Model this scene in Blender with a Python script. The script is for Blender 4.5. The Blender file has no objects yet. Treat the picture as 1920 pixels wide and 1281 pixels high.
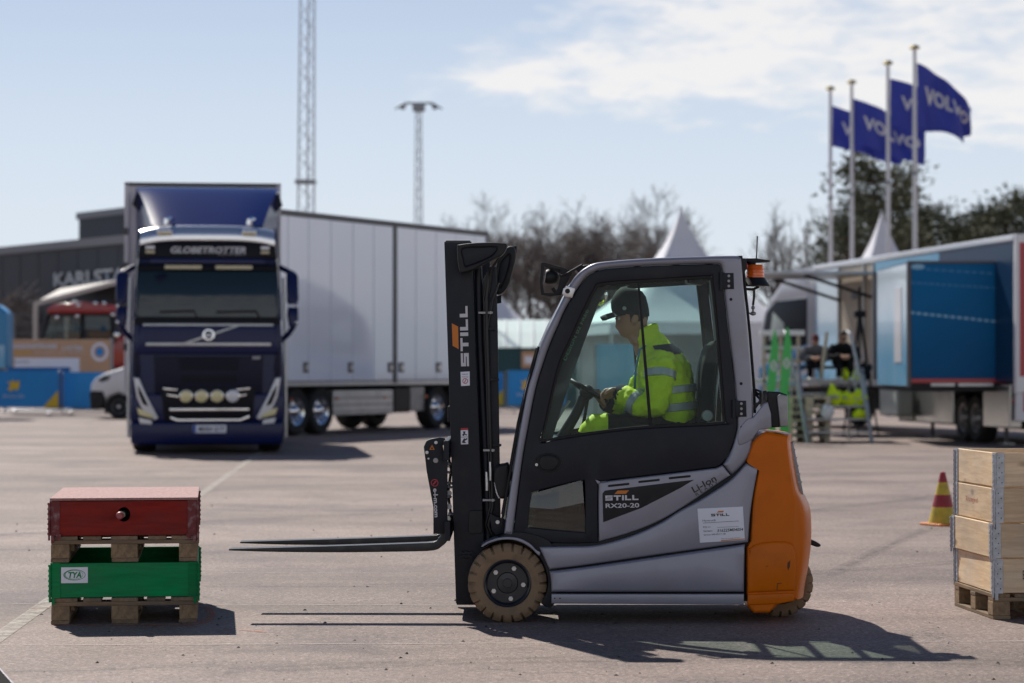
import bpy, bmesh, math, random
from mathutils import Vector, Matrix, noise, geometry

SC = bpy.context.scene
COL = SC.collection
R = math.radians
PI = math.pi

# ------------------------------------------------------------------ camera
W0, H0 = 1920.0, 1281.0
LENS = 85.0
F = LENS / 36.0 * W0
HC = 1.42
HOR = 688.0
TH = math.atan((HOR - H0 / 2) / F)
cam_d = bpy.data.cameras.new("camera")
cam_d.lens = LENS
cam_d.sensor_width = 36.0
cam_d.clip_end = 3000
cam_d.clip_start = 0.1
cam = bpy.data.objects.new("camera", cam_d)
COL.objects.link(cam)
cam.location = (0, 0, HC)
cam.rotation_euler = (PI / 2 + TH, 0, 0)
cam_d.dof.use_dof = True
cam_d.dof.focus_distance = 13.5
cam_d.dof.aperture_fstop = 2.5
SC.camera = cam

# ------------------------------------------------------------------ world, sun, exposure
SUN_DIR = Vector((-0.285, 0.61, 0.70)).normalized()      # towards the sun
sun_el = math.asin(SUN_DIR.z)
sun_az = math.atan2(SUN_DIR.x, SUN_DIR.y)
world = bpy.data.worlds.new("World")
SC.world = world
world.use_nodes = True
wn, wl = world.node_tree.nodes, world.node_tree.links
wn.clear()


def N(t, **kw):
    n = wn.new(t)
    for k, v in kw.items():
        setattr(n, k, v)
    return n


def wmath(op, a, b=None, c=None, clamp=False):
    n = N('ShaderNodeMath', operation=op, use_clamp=clamp)
    for i, v in enumerate((a, b, c)):
        if v is None:
            continue
        if isinstance(v, (int, float)):
            n.inputs[i].default_value = v
        else:
            wl.new(v, n.inputs[i])
    return n.outputs[0]


sky = N('ShaderNodeTexSky', sky_type='NISHITA', sun_disc=False)
sky.sun_elevation = sun_el
sky.sun_rotation = sun_az
sky.air_density = 0.65
sky.dust_density = 0.0
sky.ozone_density = 5.0
tc = N('ShaderNodeTexCoord')
sep = N('ShaderNodeSeparateXYZ')
wl.new(tc.outputs['Generated'], sep.inputs[0])
az = wmath('ARCTAN2', sep.outputs[0], sep.outputs[1])
el = wmath('ARCSINE', sep.outputs[2])
cmb = N('ShaderNodeCombineXYZ')
wl.new(az, cmb.inputs[0])
wl.new(el, cmb.inputs[1])


def wnoise(scale, detail, loc=(0, 0, 0), sc=(1, 1, 1), rot=0.0, rough=0.55, dist=0.0):
    mp = N('ShaderNodeMapping')
    mp.inputs['Location'].default_value = loc
    mp.inputs['Scale'].default_value = sc
    mp.inputs['Rotation'].default_value = (0, 0, rot)
    wl.new(cmb.outputs[0], mp.inputs[0])
    nz = N('ShaderNodeTexNoise')
    nz.inputs['Scale'].default_value = scale
    nz.inputs['Detail'].default_value = detail
    nz.inputs['Roughness'].default_value = rough
    nz.inputs['Distortion'].default_value = dist
    wl.new(mp.outputs[0], nz.inputs['Vector'])
    return nz.outputs[0]


# a bank of thin cloud that rises towards the right, wispy along its edges
n_big = wnoise(22, 3, sc=(1.0, 2.6, 1), loc=(2.2, 0.4, 0), rot=-0.12)
n_fine = wnoise(60, 7, sc=(0.8, 2.6, 1), loc=(4, 2, 0), rot=-0.16, rough=0.6, dist=0.5)
e_lo = wmath('SUBTRACT', 0.1105, wmath('MULTIPLY', wmath('MAXIMUM', wmath('ADD', az, 0.05), 0.0), 0.085))
e_hi = wmath('MAXIMUM', wmath('MULTIPLY_ADD', az, 0.40, 0.140), wmath('MULTIPLY_ADD', az, -0.5, -0.45))
e_hi = wmath('MINIMUM', e_hi, 0.36)
n_edge = wmath('MULTIPLY_ADD', n_big, 0.05, -0.025)
n_edge = wmath('ADD', n_edge, wmath('MULTIPLY_ADD', n_fine, 0.034, -0.017))
up_ = wmath('MULTIPLY', wmath('ADD', wmath('SUBTRACT', el, e_lo), wmath('MULTIPLY', n_edge, 0.8)), 75.0, clamp=True)
dn_ = wmath('MULTIPLY', wmath('ADD', wmath('SUBTRACT', e_hi, el), n_edge), 42.0, clamp=True)
dens = wmath('MULTIPLY', up_, dn_)
body = wmath('ADD', wmath('MULTIPLY', n_fine, 0.75), wmath('MULTIPLY', n_big, 0.75))
body = wmath('MULTIPLY_ADD', body, 3.6, -1.9, clamp=True)
dens = wmath('MULTIPLY', dens, wmath('MULTIPLY_ADD', body, 0.68, 0.16))
bg_sky = N('ShaderNodeBackground')
bg_sky.inputs[1].default_value = 0.08
wl.new(sky.outputs[0], bg_sky.inputs[0])
# pale haze low over the horizon, all the way round
bg_hz = N('ShaderNodeBackground')
bg_hz.inputs[0].default_value = (0.695, 0.745, 0.800, 1)
bg_hz.inputs[1].default_value = 1.0
hz2 = wmath('DIVIDE', wmath('MAXIMUM', el, 0.0), 0.21)
hzf = wmath('POWER', 2.718, wmath('MULTIPLY', wmath('MULTIPLY', hz2, hz2), -1.0))
hzf = wmath('MULTIPLY', hzf, 0.93)
m0 = N('ShaderNodeMixShader')
wl.new(hzf, m0.inputs[0])
wl.new(bg_sky.outputs[0], m0.inputs[1])
wl.new(bg_hz.outputs[0], m0.inputs[2])
bg_cl = N('ShaderNodeBackground')
bg_cl.inputs[0].default_value = (1.0, 0.975, 0.955, 1)
bg_cl.inputs[1].default_value = 0.86
mx = N('ShaderNodeMixShader')
wl.new(dens, mx.inputs[0])
wl.new(m0.outputs[0], mx.inputs[1])
wl.new(bg_cl.outputs[0], mx.inputs[2])
wo = N('ShaderNodeOutputWorld')
wl.new(mx.outputs[0], wo.inputs[0])

sun_d = bpy.data.lights.new("sun", 'SUN')
sun_d.energy = 5.0
sun_d.angle = R(0.5)
sun_d.color = (1.0, 0.94, 0.86)
sun = bpy.data.objects.new("sun", sun_d)
COL.objects.link(sun)
sun.rotation_euler = SUN_DIR.to_track_quat('Z', 'Y').to_euler()
sun.location = (-10, 25, 30)

SC.view_settings.view_transform = 'Standard'
SC.view_settings.look = 'None'
SC.view_settings.exposure = 0.13
SC.view_settings.gamma = 1.0
SC.view_settings.use_curve_mapping = False
SC.render.engine = 'CYCLES'
SC.cycles.use_denoising = True
SC.cycles.max_bounces = 8
SC.cycles.transparent_max_bounces = 16
SC.cycles.caustics_reflective = False
SC.cycles.caustics_refractive = False
SC.cycles.sample_clamp_indirect = 6.0


# ------------------------------------------------------------------ where a pixel lies
def ray(px, py):
    cx = (px - W0 / 2) / F
    cy = (H0 / 2 - py) / F
    return Vector((cx, math.cos(TH) - cy * math.sin(TH), math.sin(TH) + cy * math.cos(TH)))


def P(px, py, Y):
    d = ray(px, py)
    t = Y / d.y
    return Vector((d.x * t, Y, HC + d.z * t))


def G(px, py, z=0.0):
    d = ray(px, py)
    t = (z - HC) / d.z
    return Vector((d.x * t, d.y * t, z))


# ------------------------------------------------------------------ materials
MATS = {}


def mat(name, col, rough=0.5, metal=0.0, var=0.0, vs=6.0, bump=0.0, bs=80.0, coat=0.0, spec=0.5,
        stretch=None, dirt=None, sub=0.0):
    """Principled material; var varies the colour with noise, bump gives relief, dirt=(colour, amount, scale)."""
    m = bpy.data.materials.new(name)
    m.use_nodes = True
    nt = m.node_tree
    b = nt.nodes['Principled BSDF']
    b.inputs['Base Color'].default_value = (*col, 1)
    b.inputs['Roughness'].default_value = rough
    b.inputs['Metallic'].default_value = metal
    b.inputs['Specular IOR Level'].default_value = spec
    if coat:
        b.inputs['Coat Weight'].default_value = coat
        b.inputs['Coat Roughness'].default_value = 0.04
    if var or bump or dirt:
        t = nt.nodes.new('ShaderNodeTexCoord')
        src = t.outputs['Object']
        if stretch:
            mp = nt.nodes.new('ShaderNodeMapping')
            mp.inputs['Scale'].default_value = stretch
            nt.links.new(src, mp.inputs[0])
            src = mp.outputs[0]

        def nz(s, d=5.0):
            n = nt.nodes.new('ShaderNodeTexNoise')
            n.inputs['Scale'].default_value = s
            n.inputs['Detail'].default_value = d
            nt.links.new(src, n.inputs['Vector'])
            return n.outputs[0]
        out = None
        if var:
            cr = nt.nodes.new('ShaderNodeValToRGB')
            cr.color_ramp.elements[0].position = 0.3
            cr.color_ramp.elements[1].position = 0.7
            cr.color_ramp.elements[0].color = (*[c * (1 - var) for c in col], 1)
            cr.color_ramp.elements[1].color = (*[min(1, c * (1 + var)) for c in col], 1)
            nt.links.new(nz(vs), cr.inputs[0])
            out = cr.outputs[0]
        if dirt:
            dc, da, ds = dirt
            cr = nt.nodes.new('ShaderNodeValToRGB')
            cr.color_ramp.elements[0].position = 0.52
            cr.color_ramp.elements[1].position = 0.75
            cr.color_ramp.elements[0].color = (0, 0, 0, 1)
            cr.color_ramp.elements[1].color = (da, da, da, 1)
            nt.links.new(nz(ds, 8), cr.inputs[0])
            mi = nt.nodes.new('ShaderNodeMix')
            mi.data_type = 'RGBA'
            nt.links.new(cr.outputs[0], mi.inputs[0])
            if out:
                nt.links.new(out, mi.inputs[6])
            else:
                mi.inputs[6].default_value = (*col, 1)
            mi.inputs[7].default_value = (*dc, 1)
            out = mi.outputs[2]
        if out:
            nt.links.new(out, b.inputs['Base Color'])
        if bump:
            bp = nt.nodes.new('ShaderNodeBump')
            bp.inputs['Strength'].default_value = bump
            bp.inputs['Distance'].default_value = 0.01
            nt.links.new(nz(bs), bp.inputs['Height'])
            nt.links.new(bp.outputs[0], b.inputs['Normal'])
    MATS[name] = m
    return m


def glass_mat(name, tint, refl=1.0, rough=0.0, ior=1.5):
    """Thin sheet of glass: tinted see-through plus a Fresnel mirror, so daylight passes it."""
    m = bpy.data.materials.new(name)
    m.use_nodes = True
    nt = m.node_tree
    nt.nodes.clear()
    o = nt.nodes.new('ShaderNodeOutputMaterial')
    tr = nt.nodes.new('ShaderNodeBsdfTransparent')
    tr.inputs[0].default_value = (*tint, 1)
    gl = nt.nodes.new('ShaderNodeBsdfGlossy')
    gl.inputs['Roughness'].default_value = rough
    gl.inputs['Color'].default_value = (1, 1, 1, 1)
    fr = nt.nodes.new('ShaderNodeFresnel')
    fr.inputs[0].default_value = ior
    mu = nt.nodes.new('ShaderNodeMath')
    mu.operation = 'MULTIPLY'
    mu.use_clamp = True
    mu.inputs[1].default_value = refl
    nt.links.new(fr.outputs[0], mu.inputs[0])
    mxs = nt.nodes.new('ShaderNodeMixShader')
    nt.links.new(mu.outputs[0], mxs.inputs[0])
    nt.links.new(tr.outputs[0], mxs.inputs[1])
    nt.links.new(gl.outputs[0], mxs.inputs[2])
    nt.links.new(mxs.outputs[0], o.inputs[0])
    MATS[name] = m
    return m


def wood_mat(name, col, dark, axis, rough=0.75, knots=0.6, grey=0.0, gs=1.0):
    """Planed softwood with grain along one axis (0 x, 1 y, 2 z), a few knots and weathering."""
    m = bpy.data.materials.new(name)
    m.use_nodes = True
    nt = m.node_tree
    L = nt.links.new
    b = nt.nodes['Principled BSDF']
    b.inputs['Roughness'].default_value = rough
    b.inputs['Specular IOR Level'].default_value = 0.12
    t = nt.nodes.new('ShaderNodeTexCoord')
    oi = nt.nodes.new('ShaderNodeObjectInfo')
    va = nt.nodes.new('ShaderNodeVectorMath')
    va.operation = 'MULTIPLY_ADD'
    va.inputs[1].default_value = (13.1, 7.7, 5.3)
    cx = nt.nodes.new('ShaderNodeCombineXYZ')
    for i in range(3):
        L(oi.outputs['Random'], cx.inputs[i])
    L(cx.outputs[0], va.inputs[0])
    L(t.outputs['Object'], va.inputs[2])

    def tex(kind, sl, sx, scale, **kw):
        mp = nt.nodes.new('ShaderNodeMapping')
        s = [sx, sx, sx]
        s[axis] = sl
        mp.inputs['Scale'].default_value = s
        L(va.outputs[0], mp.inputs[0])
        n = nt.nodes.new(kind)
        n.inputs['Scale'].default_value = scale
        for k, v in kw.items():
            n.inputs[k].default_value = v
        L(mp.outputs[0], n.inputs['Vector'])
        return n
    g = tex('ShaderNodeTexNoise', 0.09, 1.0, 42 * gs, Detail=6.0, Roughness=0.65, Distortion=0.6)
    cr = nt.nodes.new('ShaderNodeValToRGB')
    cr.color_ramp.elements[0].position = 0.34
    cr.color_ramp.elements[1].position = 0.62
    cr.color_ramp.elements[0].color = (*dark, 1)
    cr.color_ramp.elements[1].color = (*col, 1)
    L(g.outputs[0], cr.inputs[0])
    out = cr.outputs[0]
    v = tex('ShaderNodeTexVoronoi', 0.5, 1.0, 7.0)
    cr2 = nt.nodes.new('ShaderNodeValToRGB')
    cr2.color_ramp.elements[0].position = 0.05
    cr2.color_ramp.elements[1].position = 0.17
    cr2.color_ramp.elements[0].color = (knots, knots, knots, 1)
    cr2.color_ramp.elements[1].color = (0, 0, 0, 1)
    L(v.outputs['Distance'], cr2.inputs[0])
    mi = nt.nodes.new('ShaderNodeMix')
    mi.data_type = 'RGBA'
    L(cr2.outputs[0], mi.inputs[0])
    L(out, mi.inputs[6])
    mi.inputs[7].default_value = (*[c * 0.35 for c in dark], 1)
    out = mi.outputs[2]
    w = tex('ShaderNodeTexNoise', 0.6, 1.0, 5.0, Detail=6.0, Roughness=0.6)
    cr3 = nt.nodes.new('ShaderNodeValToRGB')
    cr3.color_ramp.elements[0].position = 0.35
    cr3.color_ramp.elements[1].position = 0.75
    cr3.color_ramp.elements[0].color = (0, 0, 0, 1)
    cr3.color_ramp.elements[1].color = (1, 1, 1, 1)
    L(w.outputs[0], cr3.inputs[0])
    mi2 = nt.nodes.new('ShaderNodeMix')
    mi2.data_type = 'RGBA'
    mu = nt.nodes.new('ShaderNodeMath')
    mu.operation = 'MULTIPLY'
    mu.inputs[1].default_value = 0.35 + grey
    L(cr3.outputs[0], mu.inputs[0])
    L(mu.outputs[0], mi2.inputs[0])
    L(out, mi2.inputs[6])
    gr = sum(dark) / 3 * 0.9
    mi2.inputs[7].default_value = (gr, gr * 0.95, gr * 0.88, 1)
    # each board its own tone
    hv = nt.nodes.new('ShaderNodeHueSaturation')
    mr = nt.nodes.new('ShaderNodeMapRange')
    mr.inputs[3].default_value = 0.82
    mr.inputs[4].default_value = 1.15
    L(oi.outputs['Random'], mr.inputs[0])
    L(mr.outputs[0], hv.inputs['Value'])
    L(mi2.outputs[2], hv.inputs['Color'])
    L(hv.outputs[0], b.inputs['Base Color'])
    bp = nt.nodes.new('ShaderNodeBump')
    bp.inputs['Strength'].default_value = 0.35
    bp.inputs['Distance'].default_value = 0.004
    L(g.outputs[0], bp.inputs['Height'])
    L(bp.outputs[0], b.inputs['Normal'])
    MATS[name] = m
    return m


# ------------------------------------------------------------------ objects
ROOTM = {}


def thing(name, label, cat, loc=(0, 0, 0), rz=0.0, group=None):
    """An Empty at the thing's base; its parts' meshes are given in its local frame unless world=True."""
    o = bpy.data.objects.new(name, None)
    o.empty_display_size = 0.2
    COL.objects.link(o)
    o.location = loc
    o.rotation_euler = (0, 0, rz)
    o['label'] = label
    o['category'] = cat
    if group:
        o['group'] = group
    ROOTM[o.name] = Matrix.Translation(Vector(loc)) @ Matrix.Rotation(rz, 4, 'Z')
    return o


def root_of(o):
    while o.parent:
        o = o.parent
    return o


def tag(o, label=None, cat=None, group=None, kind=None):
    for k, v in (('label', label), ('category', cat), ('group', group), ('kind', kind)):
        if v:
            o[k] = v
    return o


def link(name, me, m, parent=None, world=False, bev=0.0, seg=2, smooth=40.0, label=None, kind=None, recalc=True):
    if recalc:
        bm = bmesh.new()
        bm.from_mesh(me)
        bmesh.ops.recalc_face_normals(bm, faces=bm.faces)
        bm.to_mesh(me)
        bm.free()
    o = bpy.data.objects.new(name, me)
    COL.objects.link(o)
    me.name = name
    if m is not None:
        for x in (m if isinstance(m, (list, tuple)) else [m]):
            me.materials.append(MATS[x] if isinstance(x, str) else x)
    if parent:
        if world:
            me.transform(ROOTM[root_of(parent).name].inverted())
        o.parent = parent
    if smooth:
        for p in me.polygons:
            p.use_smooth = True
        me.set_sharp_from_angle(angle=R(smooth))
    if bev:
        b = o.modifiers.new("bevel", 'BEVEL')
        b.width = bev
        b.segments = seg
        b.limit_method = 'ANGLE'
        b.angle_limit = R(35)
        b.harden_normals = True
    if label:
        o['label'] = label
    if kind:
        o['kind'] = kind
    return o


class MB:
    """Collects faces; link() makes them one mesh object."""

    def __init__(s):
        s.v, s.f = [], []

    def add(s, vs, fs):
        n = len(s.v)
        s.v += [tuple(x) for x in vs]
        s.f += [tuple(i + n for i in f) for f in fs]
        return s

    def box(s, x0, x1, y0, y1, z0, z1, M=None):
        vs = [Vector((x, y, z)) for z in (z0, z1) for y in (y0, y1) for x in (x0, x1)]
        if M is not None:
            vs = [M @ v for v in vs]
        return s.add(vs, [(0, 2, 3, 1), (4, 5, 7, 6), (0, 1, 5, 4), (2, 6, 7, 3), (0, 4, 6, 2), (1, 3, 7, 5)])

    def beam(s, a, b, w, h, up=(0, 0, 1)):
        a, b = Vector(a), Vector(b)
        d = (b - a)
        L = d.length
        d.normalize()
        u = Vector(up)
        if abs(d.dot(u)) > 0.98:
            u = Vector((0, 1, 0))
        x = d.cross(u).normalized()
        y = x.cross(d)
        vs = [p + x * i * w / 2 + y * j * h / 2 for p in (a, b) for i, j in ((-1, -1), (1, -1), (1, 1), (-1, 1))]
        return s.add(vs, [(3, 2, 1, 0), (4, 5, 6, 7), (0, 1, 5, 4), (1, 2, 6, 5), (2, 3, 7, 6), (3, 0, 4, 7)])

    def tube(s, pts, r, n=8, caps=True):
        pts = [Vector(p) for p in pts]
        rs = r if isinstance(r, (list, tuple)) else [r] * len(pts)
        T = []
        for i in range(len(pts)):
            d = (pts[min(i + 1, len(pts) - 1)] - pts[max(i - 1, 0)])
            T.append(d.normalized() if d.length > 1e-9 else Vector((0, 0, 1)))
        u = Vector((0, 0, 1)) if abs(T[0].z) < 0.9 else Vector((1, 0, 0))
        nx = T[0].cross(u).normalized()
        vs = []
        for i, p in enumerate(pts):
            nx = (nx - T[i] * nx.dot(T[i])).normalized()
            ny = T[i].cross(nx)
            for k in range(n):
                a = 2 * PI * k / n
                vs.append(p + (nx * math.cos(a) + ny * math.sin(a)) * rs[i])
        fs = [(i * n + k, i * n + (k + 1) % n, (i + 1) * n + (k + 1) % n, (i + 1) * n + k)
              for i in range(len(pts) - 1) for k in range(n)]
        if caps:
            fs.append(tuple(range(n))[::-1])
            fs.append(tuple(range((len(pts) - 1) * n, len(pts) * n)))
        return s.add(vs, fs)

    def cyl(s, a, b, r, n=16, r2=None):
        return s.tube([a, b], [r, r if r2 is None else r2], n)

    def lathe(s, prof, o, ax, n=32, closed=False):
        """prof: (radius, height along ax) pairs turned round the axis through o."""
        ax = Vector(ax).normalized()
        u = Vector((0, 0, 1)) if abs(ax.z) < 0.9 else Vector((1, 0, 0))
        x = ax.cross(u).normalized()
        y = ax.cross(x)
        o = Vector(o)
        vs = []
        for r, h in prof:
            for k in range(n):
                a = 2 * PI * k / n
                vs.append(o + ax * h + (x * math.cos(a) + y * math.sin(a)) * max(r, 1e-5))
        m = len(prof)
        fs = [(i * n + k, i * n + (k + 1) % n, ((i + 1) % m) * n + (k + 1) % n, ((i + 1) % m) * n + k)
              for i in range(m if closed else m - 1) for k in range(n)]
        return s.add(vs, fs)

    def ball(s, c, rx, ry=None, rz=None, n=16, m=10):
        ry = ry or rx
        rz = rz or rx
        c = Vector(c)
        vs, fs = [], []
        for i in range(m + 1):
            t = PI * i / m
            for k in range(n):
                a = 2 * PI * k / n
                vs.append(c + Vector((rx * math.sin(t) * math.cos(a), ry * math.sin(t) * math.sin(a), rz * math.cos(t))))
        for i in range(m):
            for k in range(n):
                fs.append((i * n + k, i * n + (k + 1) % n, (i + 1) * n + (k + 1) % n, (i + 1) * n + k))
        return s.add(vs, fs)

    def prism(s, poly, M, t):
        """poly in the local xy plane, thickness t along local z, placed by M."""
        n = len(poly)
        vs = [M @ Vector((x, y, 0)) for x, y in poly] + [M @ Vector((x, y, t)) for x, y in poly]
        return s.add(vs, [tuple(range(n))[::-1], tuple(range(n, 2 * n))] +
                     [(i, (i + 1) % n, n + (i + 1) % n, n + i) for i in range(n)])

    def loft(s, rings, caps=True, closed=True):
        n = len(rings[0])
        vs = [p for r in rings for p in r]
        fs = []
        for i in range(len(rings) - 1):
            for k in range(n if closed else n - 1):
                fs.append((i * n + k, i * n + (k + 1) % n, (i + 1) * n + (k + 1) % n, (i + 1) * n + k))
        if caps:
            fs.append(tuple(range(n))[::-1])
            fs.append(tuple(range((len(rings) - 1) * n, len(rings) * n)))
        return s.add(vs, fs)

    def mesh(s, name="mesh"):
        me = bpy.data.meshes.new(name)
        me.from_pydata([tuple(v) for v in s.v], [], s.f)
        me.update()
        return me

    def link(s, name, m, parent=None, **kw):
        return link(name, s.mesh(name), m, parent, **kw)


def smooth_poly(pts, n=6):
    """Catmull-Rom through the points; a point written (x, y, 1) stays a sharp corner."""
    P_ = [(p[0], p[1]) for p in pts]
    S_ = [len(p) > 2 for p in pts]
    out = []
    m = len(P_)
    for i in range(m):
        p1, p2 = P_[i], P_[(i + 1) % m]
        p0 = P_[(i - 1) % m] if not S_[i] else (2 * p1[0] - p2[0], 2 * p1[1] - p2[1])
        p3 = P_[(i + 2) % m] if not S_[(i + 1) % m] else (2 * p2[0] - p1[0], 2 * p2[1] - p1[1])
        for k in range(n):
            t = k / n
            out.append(tuple(0.5 * (2 * p1[j] + (p2[j] - p0[j]) * t + (2 * p0[j] - 5 * p1[j] + 4 * p2[j] - p3[j]) * t * t +
                                    (3 * p1[j] - p0[j] - 3 * p2[j] + p3[j]) * t ** 3) for j in range(2)))
    return out


def curve_mesh(loops, thick, bev=0.0, res=2):
    """A flat plate (outline counter-clockwise, holes clockwise) with rounded rims; local xy, z from -thick/2 to thick/2."""
    bev = min(bev, thick * .49)
    loops = [[Vector((p[0], p[1])) for p in lp] for lp in loops]
    clean = []
    for i, lp in enumerate(loops):
        q = [p for k, p in enumerate(lp) if (p - lp[k - 1]).length > 1e-5]
        if (area2(q) < 0) != (i > 0):
            q.reverse()
        clean.append(q)

    def inset(lp, d):
        if d <= 0:
            return [p.copy() for p in lp]
        out = []
        n = len(lp)
        for i in range(n):
            e0 = (lp[i] - lp[i - 1]).normalized()
            e1 = (lp[(i + 1) % n] - lp[i]).normalized()
            n0, n1 = Vector((-e0.y, e0.x)), Vector((-e1.y, e1.x))
            m = n0 + n1
            if m.length < 1e-4:
                m = n0
            m.normalize()
            out.append(lp[i] + m * (d / max(m.dot(n0), .5)))
        return out
    if bev > 0:
        prof = [(bev * (1 - math.sin(a)), -thick / 2 + bev * (1 - math.cos(a))) for a in [PI / 2 * k / (res + 1) for k in range(res + 2)]]
        prof += [(d, -z) for d, z in reversed(prof)]
    else:
        prof = [(0, -thick / 2), (0, thick / 2)]
    vs, fs = [], []
    ends = [[], []]
    for lp in clean:
        n = len(lp)
        base = len(vs)
        for d, z in prof:
            vs += [(p.x, p.y, z) for p in inset(lp, d)]
        for k in range(len(prof) - 1):
            for i in range(n):
                fs.append((base + k * n + i, base + k * n + (i + 1) % n, base + (k + 1) * n + (i + 1) % n, base + (k + 1) * n + i))
        ends[0].append((base, n))
        ends[1].append((base + (len(prof) - 1) * n, n))

    def inside(pt, lp):
        c = False
        n = len(lp)
        for i in range(n):
            a, b = lp[i], lp[i - 1]
            if (a[1] > pt[1]) != (b[1] > pt[1]) and pt[0] < (b[0] - a[0]) * (pt[1] - a[1]) / (b[1] - a[1]) + a[0]:
                c = not c
        return c
    if len(clean) == 1 and len(clean[0]) <= 4:
        for side, ((b_, n),) in enumerate(ends):
            f = list(range(b_, b_ + n))
            fs.append(tuple(f[::-1] if side == 0 else f))
    else:
        for side, e in enumerate(ends):
            ids = [b_ + i for b_, n in e for i in range(n)]
            co = [Vector(vs[i][:2]) for i in ids]
            ed, k = [], 0
            polys = []
            for b_, n in e:
                ed += [(k + i, k + (i + 1) % n) for i in range(n)]
                polys.append([vs[b_ + i][:2] for i in range(n)])
                k += n
            r = geometry.delaunay_2d_cdt(co, ed, [], 0, 1e-7, True)
            mp_ = {}
            for i, orig in enumerate(r[3]):
                if orig:
                    mp_[i] = ids[orig[0]]
                else:
                    mp_[i] = len(vs)
                    vs.append((r[0][i].x, r[0][i].y, -thick / 2 if side == 0 else thick / 2))
            for f in r[2]:
                c = sum((r[0][i] for i in f), Vector((0, 0))) / len(f)
                if inside(c, polys[0]) and not any(inside(c, h) for h in polys[1:]):
                    g = [mp_[i] for i in f]
                    fs.append(tuple(g[::-1] if side == 0 else g))
    me = bpy.data.meshes.new("plate")
    me.from_pydata(vs, [], fs)
    me.update()
    return me


def solid(mb, voxel=.012, smooth=4, disp=None):
    """Melt overlapping shapes into one continuous skin."""
    me = mb.mesh("solid") if isinstance(mb, MB) else mb
    bm = bmesh.new()
    bm.from_mesh(me)
    bmesh.ops.recalc_face_normals(bm, faces=bm.faces)
    bm.to_mesh(me)
    bm.free()
    o = bpy.data.objects.new("solid", me)
    COL.objects.link(o)
    r = o.modifiers.new("remesh", 'REMESH')
    r.mode = 'VOXEL'
    r.voxel_size = voxel
    sm_ = o.modifiers.new("smooth", 'SMOOTH')
    sm_.iterations = smooth
    sm_.factor = .5
    dg = bpy.context.evaluated_depsgraph_get()
    out = bpy.data.meshes.new_from_object(o.evaluated_get(dg))
    bpy.data.objects.remove(o)
    if disp:
        for v in out.vertices:
            v.co += disp(v.co.copy(), v.normal.copy())
    return out


def area2(p):
    return sum(p[i][0] * p[(i + 1) % len(p)][1] - p[(i + 1) % len(p)][0] * p[i][1] for i in range(len(p)))


def plate(name, pts, Y, thick, m, parent, holes=(), bev=0.004, sm=0, mapf=None, smooth=35.0, label=None, world=True, mesh_only=False):
    """Plate traced in pixels on the plane at depth Y, going back from Y to Y + thick."""
    mapf = mapf or P

    def cv_(pl):
        q = smooth_poly(pl, sm) if sm else [(p[0], p[1]) for p in pl]
        w = [mapf(x, y, Y) for x, y in q]
        return [(v.x, v.z) for v in w]
    o_ = cv_(pts)
    if area2(o_) < 0:
        o_.reverse()
    lp = [o_]
    for h in holes:
        q = cv_(h)
        if area2(q) > 0:
            q.reverse()
        lp.append(q)
    me = curve_mesh(lp, thick, bev)
    me.transform(Matrix.Translation((0, Y + thick / 2, 0)) @ Matrix.Rotation(PI / 2, 4, 'X'))
    if mesh_only:
        return me
    return link(name, me, m, parent, world=world, smooth=smooth, label=label)


def mirrored(me, yc):
    m2 = me.copy()
    m2.transform(Matrix.Translation((0, 2 * yc, 0)) @ Matrix.Scale(-1, 4, (0, 1, 0)))
    m2.flip_normals()
    return m2


FACE = Matrix.Rotation(PI / 2, 4, 'X')          # local xy -> world xz, facing the camera


def txt_mesh(s, w=None, h=None, extrude=0.0006, bold=0.0, shear=0.0, align='C'):
    cu_ = bpy.data.curves.new("text", 'FONT')
    cu_.body = s
    cu_.size = 1.0
    cu_.extrude = 0.0
    cu_.offset = bold
    cu_.shear = shear
    cu_.resolution_u = 3
    o = bpy.data.objects.new("text", cu_)
    COL.objects.link(o)
    dg = bpy.context.evaluated_depsgraph_get()
    me = bpy.data.meshes.new_from_object(o.evaluated_get(dg))
    bpy.data.objects.remove(o)
    bpy.data.curves.remove(cu_)
    xs = [v.co.x for v in me.vertices]
    ys = [v.co.y for v in me.vertices]
    x0, x1, y0, y1 = min(xs), max(xs), min(ys), max(ys)
    sx = w / (x1 - x0) if w else None
    sy = h / (y1 - y0) if h else None
    sx = sx or sy
    sy = sy or sx
    for v in me.vertices:
        ox = (x0 + x1) / 2 if align == 'C' else x0
        v.co.x = (v.co.x - ox) * sx
        v.co.y = (v.co.y - (y0 + y1) / 2) * sy
        v.co.z = 0
    return me


def text(name, s, M, m, parent, w=None, h=None, bold=0.0, shear=0.0, world=True, align='C'):
    me = txt_mesh(s, w, h, bold=bold, shear=shear, align=align)
    me.transform(M)
    return link(name, me, m, parent, world=world, smooth=0, recalc=False)


def copy_tree(o, parent=None):
    c = o.copy()
    COL.objects.link(c)
    if parent:
        c.parent = parent
    for ch in list(o.children):
        copy_tree(ch, c)
    return c


def at(o, loc, rz=None):
    o.location = loc
    if rz is not None:
        o.rotation_euler = (0, 0, rz)
    return o


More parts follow.
